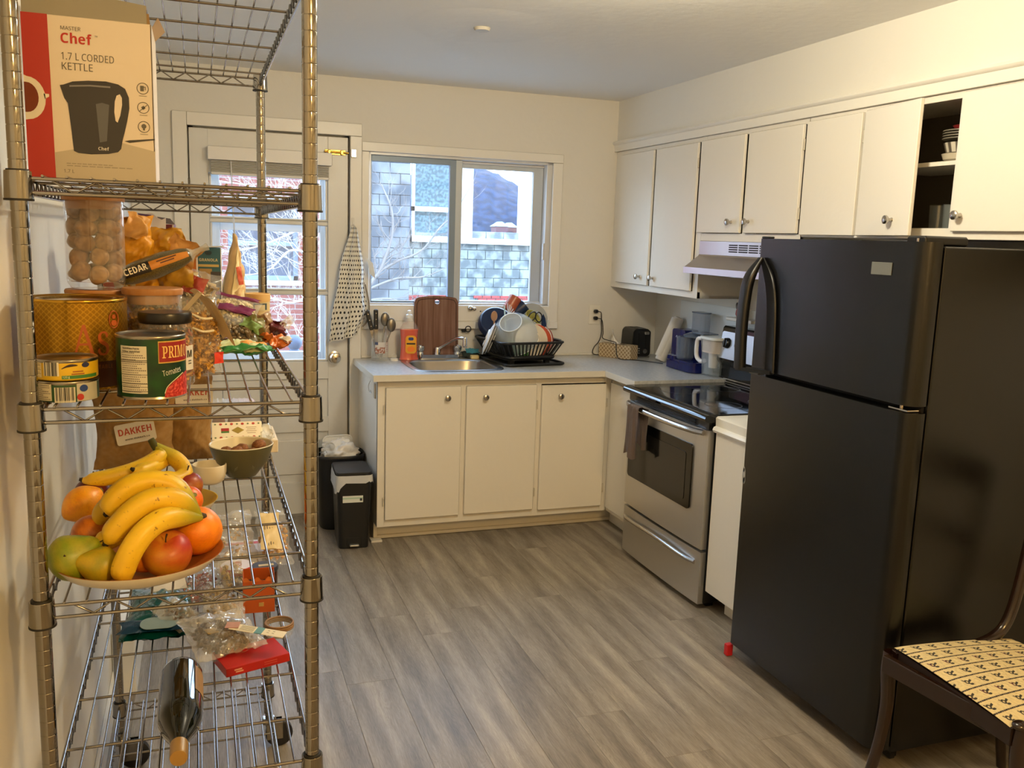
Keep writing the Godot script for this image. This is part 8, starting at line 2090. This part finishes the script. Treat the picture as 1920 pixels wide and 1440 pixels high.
func snack_shelf() -> void:
	var y := shelf_y(4)
	var film := clear_mat("clear_film", Color.WHITE, 0.10)
	var foggy := clear_mat("foggy_film", Color(0.90, 0.88, 0.84), 0.28, 0.14)
	var flat := Basis(Vector3.RIGHT, -1.45)
	# wine bottle on its side, neck to the front
	var wb := thing("wine_bottle", "dark green wine bottle lying with its gold capped neck to the front", "bottle", Vector3(-2.845, y + 0.0425, 3.275))
	var lie := Transform3D(Basis(Vector3.RIGHT, PI / 2), Vector3.ZERO)
	part(wb, "glass", Geo.new().lathe([Vector2(0, 0.008), Vector2(0.02, 0.002), Vector2(0.032, 0.0), Vector2(0.0395, 0.005), Vector2(0.042, 0.018), Vector2(0.042, 0.175), Vector2(0.0385, 0.203), Vector2(0.028, 0.235), Vector2(0.0175, 0.262), Vector2(0.015, 0.28), Vector2(0.0145, 0.305)], 44, lie, 1, 1, 3.0), mat("bottle_green", Color(0.045, 0.055, 0.012), 0.06, 0.0, {"clearcoat_enabled": true, "clearcoat": 0.6, "clearcoat_roughness": 0.03}))
	part(wb, "capsule", Geo.new().lathe([Vector2(0.0152, 0.262), Vector2(0.0165, 0.264), Vector2(0.0165, 0.268), Vector2(0.0155, 0.27), Vector2(0.0155, 0.318), Vector2(0.0145, 0.322), Vector2(0, 0.322)], 28, lie), hexmat("b8904f", 0.35, 0.5))
	part(wb, "label", Geo.new().grid(14, 4, func(u, q):
		var a: float = lerpf(-0.2, 0.85, u)
		return Vector3(cos(a) * 0.0426, sin(a) * 0.0426, lerpf(0.035, 0.135, q))), hexmat("9c7a4a", 0.5))
	# teal pouch and its neighbours
	var tp := bag("snack_pouch", "shiny teal pouch with a grey window lying at the left of the snacks", Vector3(-2.908, y + 0.003, 3.0), 0.165, 0.27, 0.05, 91, mat("teal_foil", Color(0.02, 0.33, 0.31), 0.2, 0.25, {"clearcoat_enabled": true, "clearcoat": 0.6, "clearcoat_roughness": 0.1}), Basis(Vector3.UP, -0.04) * Basis(Vector3.RIGHT, -1.5), 0.008, 0.55)
	part(tp, "seal", pouch(0.172, 0.055, 0.008, 92, 0.004, 0.5, 20, 8), mat("teal_dark", Color(0.03, 0.20, 0.29), 0.22, 0.2), Transform3D(Basis.from_euler(Vector3(-1.45, -0.04, 0)), Vector3(0, 0.018, 0.002)))
	part(tp, "window_print", Geo.new().prism(rrect(0.085, 0.05, 0.022), -0.0006, 0.0006), hexmat("7f9494", 0.3), Transform3D(Basis.from_euler(Vector3(-1.42, -0.04, 0)), Vector3(0.008, 0.0265, -0.026)))
	var wc := thing("paper_label", "white printed card lying behind the teal pouch", "card", Vector3(-2.888, y + 0.052, 2.74), "", 0.15)
	part(wc, "card", Geo.new().box(Vector3(0.085, 0.0016, 0.10), Vector3.ZERO, 0, Basis(Vector3.RIGHT, 0.35)), hexmat("d9d3c8", 0.6))
	part(wc, "print", Geo.new().box(Vector3(0.011, 0.0004, 0.013), Vector3(0.006, 0.001, 0.0), 0, Basis(Vector3.RIGHT, 0.35)), hexmat("55504a", 0.6))
	var ch := Geo.new().box(Vector3(0.012, 0.006, 0.009), Vector3.ZERO, 0.002).mesh()
	var spiced := func(called: String, label: String, at: Vector3, w: float, h: float, th: float, s: int, turn: Basis, c: Array, n: int, wrap: Material) -> Node3D:
		var o := bag(called, label, at, w, h, th, s, wrap, turn, 0.016, 0.45)
		for k in c.size():
			scatter(o, "pieces", ch, hexmat(c[k], 0.6), n, func(_i):
				var v := Vector3(rng.randf_range(-1, 1), rng.randf_range(-1, 1), rng.randf_range(-1, 1)).limit_length(1.0)
				return Transform3D(any_turn().scaled(Vector3.ONE * rng.randf_range(0.5, 1.0)), turn * (v * Vector3(w * 0.40, h * 0.36, th * 0.30) + Vector3(0, h * 0.45, 0))))
		return o
	spiced.call("spice_bag", "clear bag of dark red chillies behind the teal pouch", Vector3(-2.838, y + 0.008, 2.85), 0.11, 0.22, 0.055, 93, Basis(Vector3.UP, -0.25) * flat, ["7d2a12", "9a4420"], 90, film)
	spiced.call("nut_bag", "clear bag of tan nuts in the middle of the snacks", Vector3(-2.752, y + 0.008, 2.90), 0.10, 0.15, 0.06, 94, Basis(Vector3.UP, 0.15) * flat, ["9c7a42", "b59a5c"], 80, film)
	spiced.call("spice_bag", "grey folded bag of powder wedged right of the teal pouch", Vector3(-2.825, y + 0.012, 2.97), 0.09, 0.10, 0.045, 95, Basis.from_euler(Vector3(-1.2, 0.7, 0.1)), ["6c5c48"], 60, foggy)
	spiced.call("grain_bag", "clear bag of yellow grain in front of the nut bag", Vector3(-2.765, y + 0.01, 2.985), 0.10, 0.10, 0.05, 96, Basis.from_euler(Vector3(-1.3, -0.2, 0)), ["a8863f", "8a6f3a"], 70, foggy)
	var bb: Node3D = spiced.call("bark_bag", "big clear bag of dark brown pieces lying on the red chocolate box", Vector3(-2.735, y + 0.026, 3.175), 0.165, 0.16, 0.055, 97, Basis.from_euler(Vector3(-1.36, 0.28, 0.05)), ["4a2d18", "5d4023", "33200f"], 110, foggy)
	part(bb, "sticker", Geo.new().box(Vector3(0.024, 0.0012, 0.028), Vector3(-0.048, 0.034, -0.055), 0, Basis(Vector3.UP, 0.35)), hexmat("a38442", 0.5))
	var tg := thing("paper_tag", "long cream paper tag with a teal band lying on the bag of brown pieces", "tag", Vector3(-2.684, y + 0.069, 3.165), "", -0.42)
	part(tg, "paper", Geo.new().box(Vector3(0.125, 0.0012, 0.030), Vector3.ZERO, 0, Basis(Vector3.BACK, -0.1)), hexmat("dcd2b4", 0.5))
	part(tg, "band", Geo.new().box(Vector3(0.017, 0.0014, 0.0303), Vector3(0.004, 0.0, 0), 0, Basis(Vector3.BACK, -0.1)), hexmat("5f8f92", 0.5))
	part(tg, "picture", Geo.new().box(Vector3(0.03, 0.0014, 0.030), Vector3(-0.06, 0.0072, -0.004), 0, Basis(Vector3.UP, 0.2)), hexmat("b98a78", 0.5))
	for i in 5:
		part(tg, "print", Geo.new().box(Vector3(0.032, 0.0014, 0.0014), Vector3(-0.024, 0.0027, -0.010 + i * 0.005), 0, Basis(Vector3.BACK, -0.1)), hexmat("8f8872", 0.6))
	for i in 4:
		part(tg, "print", Geo.new().box(Vector3(0.005, 0.0014, 0.0018), Vector3(0.024 + (i % 2) * 0.012, -0.0022 - 0.001 * (i % 2), -0.006 + int(i / 2) * 0.009), 0, Basis(Vector3.BACK, -0.1)), hexmat("8f8872", 0.6))
	var rb := thing("chocolate_box", "flat red chocolate box under the bag of brown pieces", "box", Vector3(-2.700, y, 3.17), "", 0.30)
	part(rb, "carton", Geo.new().box(Vector3(0.145, 0.020, 0.095), Vector3(0, 0.010, 0), 0.001), hexmat("b01c16", 0.35))
	for i in 2:
		part(rb, "print", Geo.new().box(Vector3(0.017, 0.003, 0.0004), Vector3(-0.046 + i * 0.003, 0.013 - i * 0.005, 0.0476), 0), hexmat("d9a58c", 0.4))
	for i in 2:
		part(rb, "print", Geo.new().box(Vector3(0.03, 0.001, 0.0004), Vector3(0.028, 0.008 + i * 0.005, 0.0476), 0), hexmat("d06a58", 0.4))
	var cj := thing("glass_lid_jar", "small low glass jar with coiled brown rim right of the paper tag", "jar", Vector3(-2.628, y, 3.05))
	part(cj, "glass", Geo.new().lathe([Vector2(0, 0), Vector2(0.028, 0), Vector2(0.031, 0.004), Vector2(0.031, 0.03), Vector2(0.028, 0.03), Vector2(0.026, 0.006), Vector2(0, 0.006)], 32), clear_mat("clear_glass", Color.WHITE, 0.1))
	for i in 3:
		part(cj, "coil", Geo.new().tube(Array(ngon(0.0325, 30)).map(func(p): return Vector3(p.x, 0.022 + i * 0.005, p.y)), 0.0026, 6, true), hexmat("8a6a48", 0.5))
	var sj := thing("small_jar", "tiny jar with a ridged silver lid beside the teal pouch", "jar", Vector3(-2.797, y, 2.985))
	part(sj, "glass", Geo.new().lathe([Vector2(0, 0), Vector2(0.016, 0), Vector2(0.018, 0.003), Vector2(0.018, 0.03), Vector2(0, 0.03)], 22), hexmat("5b4a38", 0.2))
	part(sj, "lid", Geo.new().lathe([Vector2(0.0165, 0.028), Vector2(0.0185, 0.031), Vector2(0.0185, 0.038), Vector2(0.0165, 0.041), Vector2(0, 0.042)], 22), hexmat("8f8f92", 0.25, 0.9))
	# carton and lidded jars at the right
	var oc := thing("carton", "orange-brown carton with a torn open top right of the snack bags", "box", Vector3(-2.664, y, 2.872), "", -0.06)
	var oc_m := hexmat("b5531a", 0.5)
	part(oc, "carton", Geo.new().bar(Vector3(-0.039, 0, 0.033), Vector3(0.039, 0.086, 0.035), 0.0005).bar(Vector3(-0.039, 0, -0.035), Vector3(0.039, 0.094, -0.033), 0.0005).bar(Vector3(-0.039, 0, -0.035), Vector3(-0.037, 0.088, 0.035), 0.0005).bar(Vector3(0.037, 0, -0.035), Vector3(0.039, 0.09, 0.035), 0.0005), oc_m)
	part(oc, "torn_edge", Geo.new().grid(16, 2, func(u, q): return Vector3(lerpf(-0.038, 0.038, u), 0.084 + q * (0.007 + 0.006 * sin(u * 17.0)), 0.0352 + 0.003 * q)), hexmat("d8742e", 0.6))
	part(oc, "inner_bag", pouch(0.066, 0.075, 0.045, 98, 0.01, 0.5), hexmat("3a2418", 0.4))
	part(oc, "emblem", Geo.new().box(Vector3(0.012, 0.010, 0.001), Vector3(0.006, 0.022, 0.0356), 0), hexmat("d0b070", 0.3, 0.6))
	var j1 := thing("preserve_jar", "glass jar with a white and red swirled lid among the snacks", "jar", Vector3(-2.712, y, 2.715))
	part(j1, "glass", Geo.new().lathe([Vector2(0, 0), Vector2(0.04, 0), Vector2(0.042, 0.004), Vector2(0.042, 0.045), Vector2(0, 0.046)], 32), mat("preserve", Color(0.20, 0.09, 0.05), 0.08))
	part(j1, "lid", Geo.new().lathe([Vector2(0.042, 0.044), Vector2(0.044, 0.046), Vector2(0.044, 0.058), Vector2(0.041, 0.062)], 36), hexmat("b8202a", 0.35))
	part(j1, "lid_top", Geo.new().lathe([Vector2(0.0415, 0.062), Vector2(0.036, 0.0625), Vector2(0, 0.0625)], 36), hexmat("d9d4dc", 0.35))
	var sp := []
	for i in 40:
		sp.append(Vector3(cos(i * 0.3) * (0.004 + i * 0.0004), 0.063, sin(i * 0.3) * (0.004 + i * 0.0004)))
	part(j1, "swirl", Geo.new().tube(sp, 0.0014, 5), hexmat("b52a3a", 0.4))
	var j2 := thing("preserve_jar", "jar with a dark blue-grey lid and paper strip beside the swirled-lid jar", "jar", Vector3(-2.640, y, 2.735))
	part(j2, "glass", Geo.new().lathe([Vector2(0, 0), Vector2(0.032, 0), Vector2(0.034, 0.004), Vector2(0.034, 0.05), Vector2(0, 0.051)], 32), mat("preserve", Color.WHITE))
	part(j2, "lid", Geo.new().lathe([Vector2(0.034, 0.047), Vector2(0.036, 0.05), Vector2(0.036, 0.058), Vector2(0.034, 0.061), Vector2(0, 0.061)], 36), hexmat("2e3442", 0.4))
	part(j2, "strip", Geo.new().box(Vector3(0.040, 0.001, 0.013), Vector3(0.004, 0.0616, 0), 0, Basis(Vector3.UP, 0.06)), hexmat("c4b48f", 0.5))
	var nb: Node3D = spiced.call("nut_bag", "clear bag of golden nuts standing at the right rear of the snacks", Vector3(-2.60, y + 0.006, 2.60), 0.105, 0.20, 0.06, 99, Basis.from_euler(Vector3(-0.95, 0.1, -0.08)), ["c98f4a", "d8ae6e"], 100, film)
	part(nb, "label", pouch(0.06, 0.13, 0.006, 100, 0.006, 0.5, 12, 12), hexmat("d9c08a", 0.5), Transform3D(Basis.from_euler(Vector3(-0.95, 0.1, -0.08)), Vector3(-0.012, 0.055, 0.012)))
	for i in 4:
		part(nb, "print", Geo.new().box(Vector3(0.002, 0.075, 0.001), Vector3(-0.027 + i * 0.007, 0.04, 0.013), 0, Basis.IDENTITY), hexmat("5a4a34", 0.5), Transform3D(Basis.from_euler(Vector3(-0.95, 0.1, -0.08)), Vector3(0, 0.05, -0.004)))
	spiced.call("cereal_bag", "crinkled clear bag with a pinch of cereal at the rear of the snacks", Vector3(-2.70, y + 0.006, 2.60), 0.115, 0.22, 0.06, 101, Basis.from_euler(Vector3(-1.05, -0.15, 0.2)), ["c79a4e"], 60, foggy)
	spiced.call("small_bag", "small knotted clear bag of grain before the swirled-lid jar", Vector3(-2.712, y + 0.03, 2.80), 0.07, 0.085, 0.05, 102, Basis.from_euler(Vector3(-0.5, 0.2, 0.25)), ["b79c62"], 50, foggy)
	var rw := thing("chocolate_box", "flat red and white box at the far back of the snacks", "box", Vector3(-2.69, y, 2.46))
	part(rw, "carton", Geo.new().box(Vector3(0.20, 0.022, 0.11), Vector3(0, 0.011, 0), 0.001), hexmat("dcd6d2", 0.4))
	part(rw, "stripe", Geo.new().box(Vector3(0.201, 0.0225, 0.02), Vector3(0, 0.0115, -0.03), 0.0005), hexmat("c5352a", 0.4))
	part(rw, "picture", Geo.new().box(Vector3(0.07, 0.0005, 0.045), Vector3(-0.055, 0.0223, 0.015), 0), hexmat("5a4a52", 0.4))
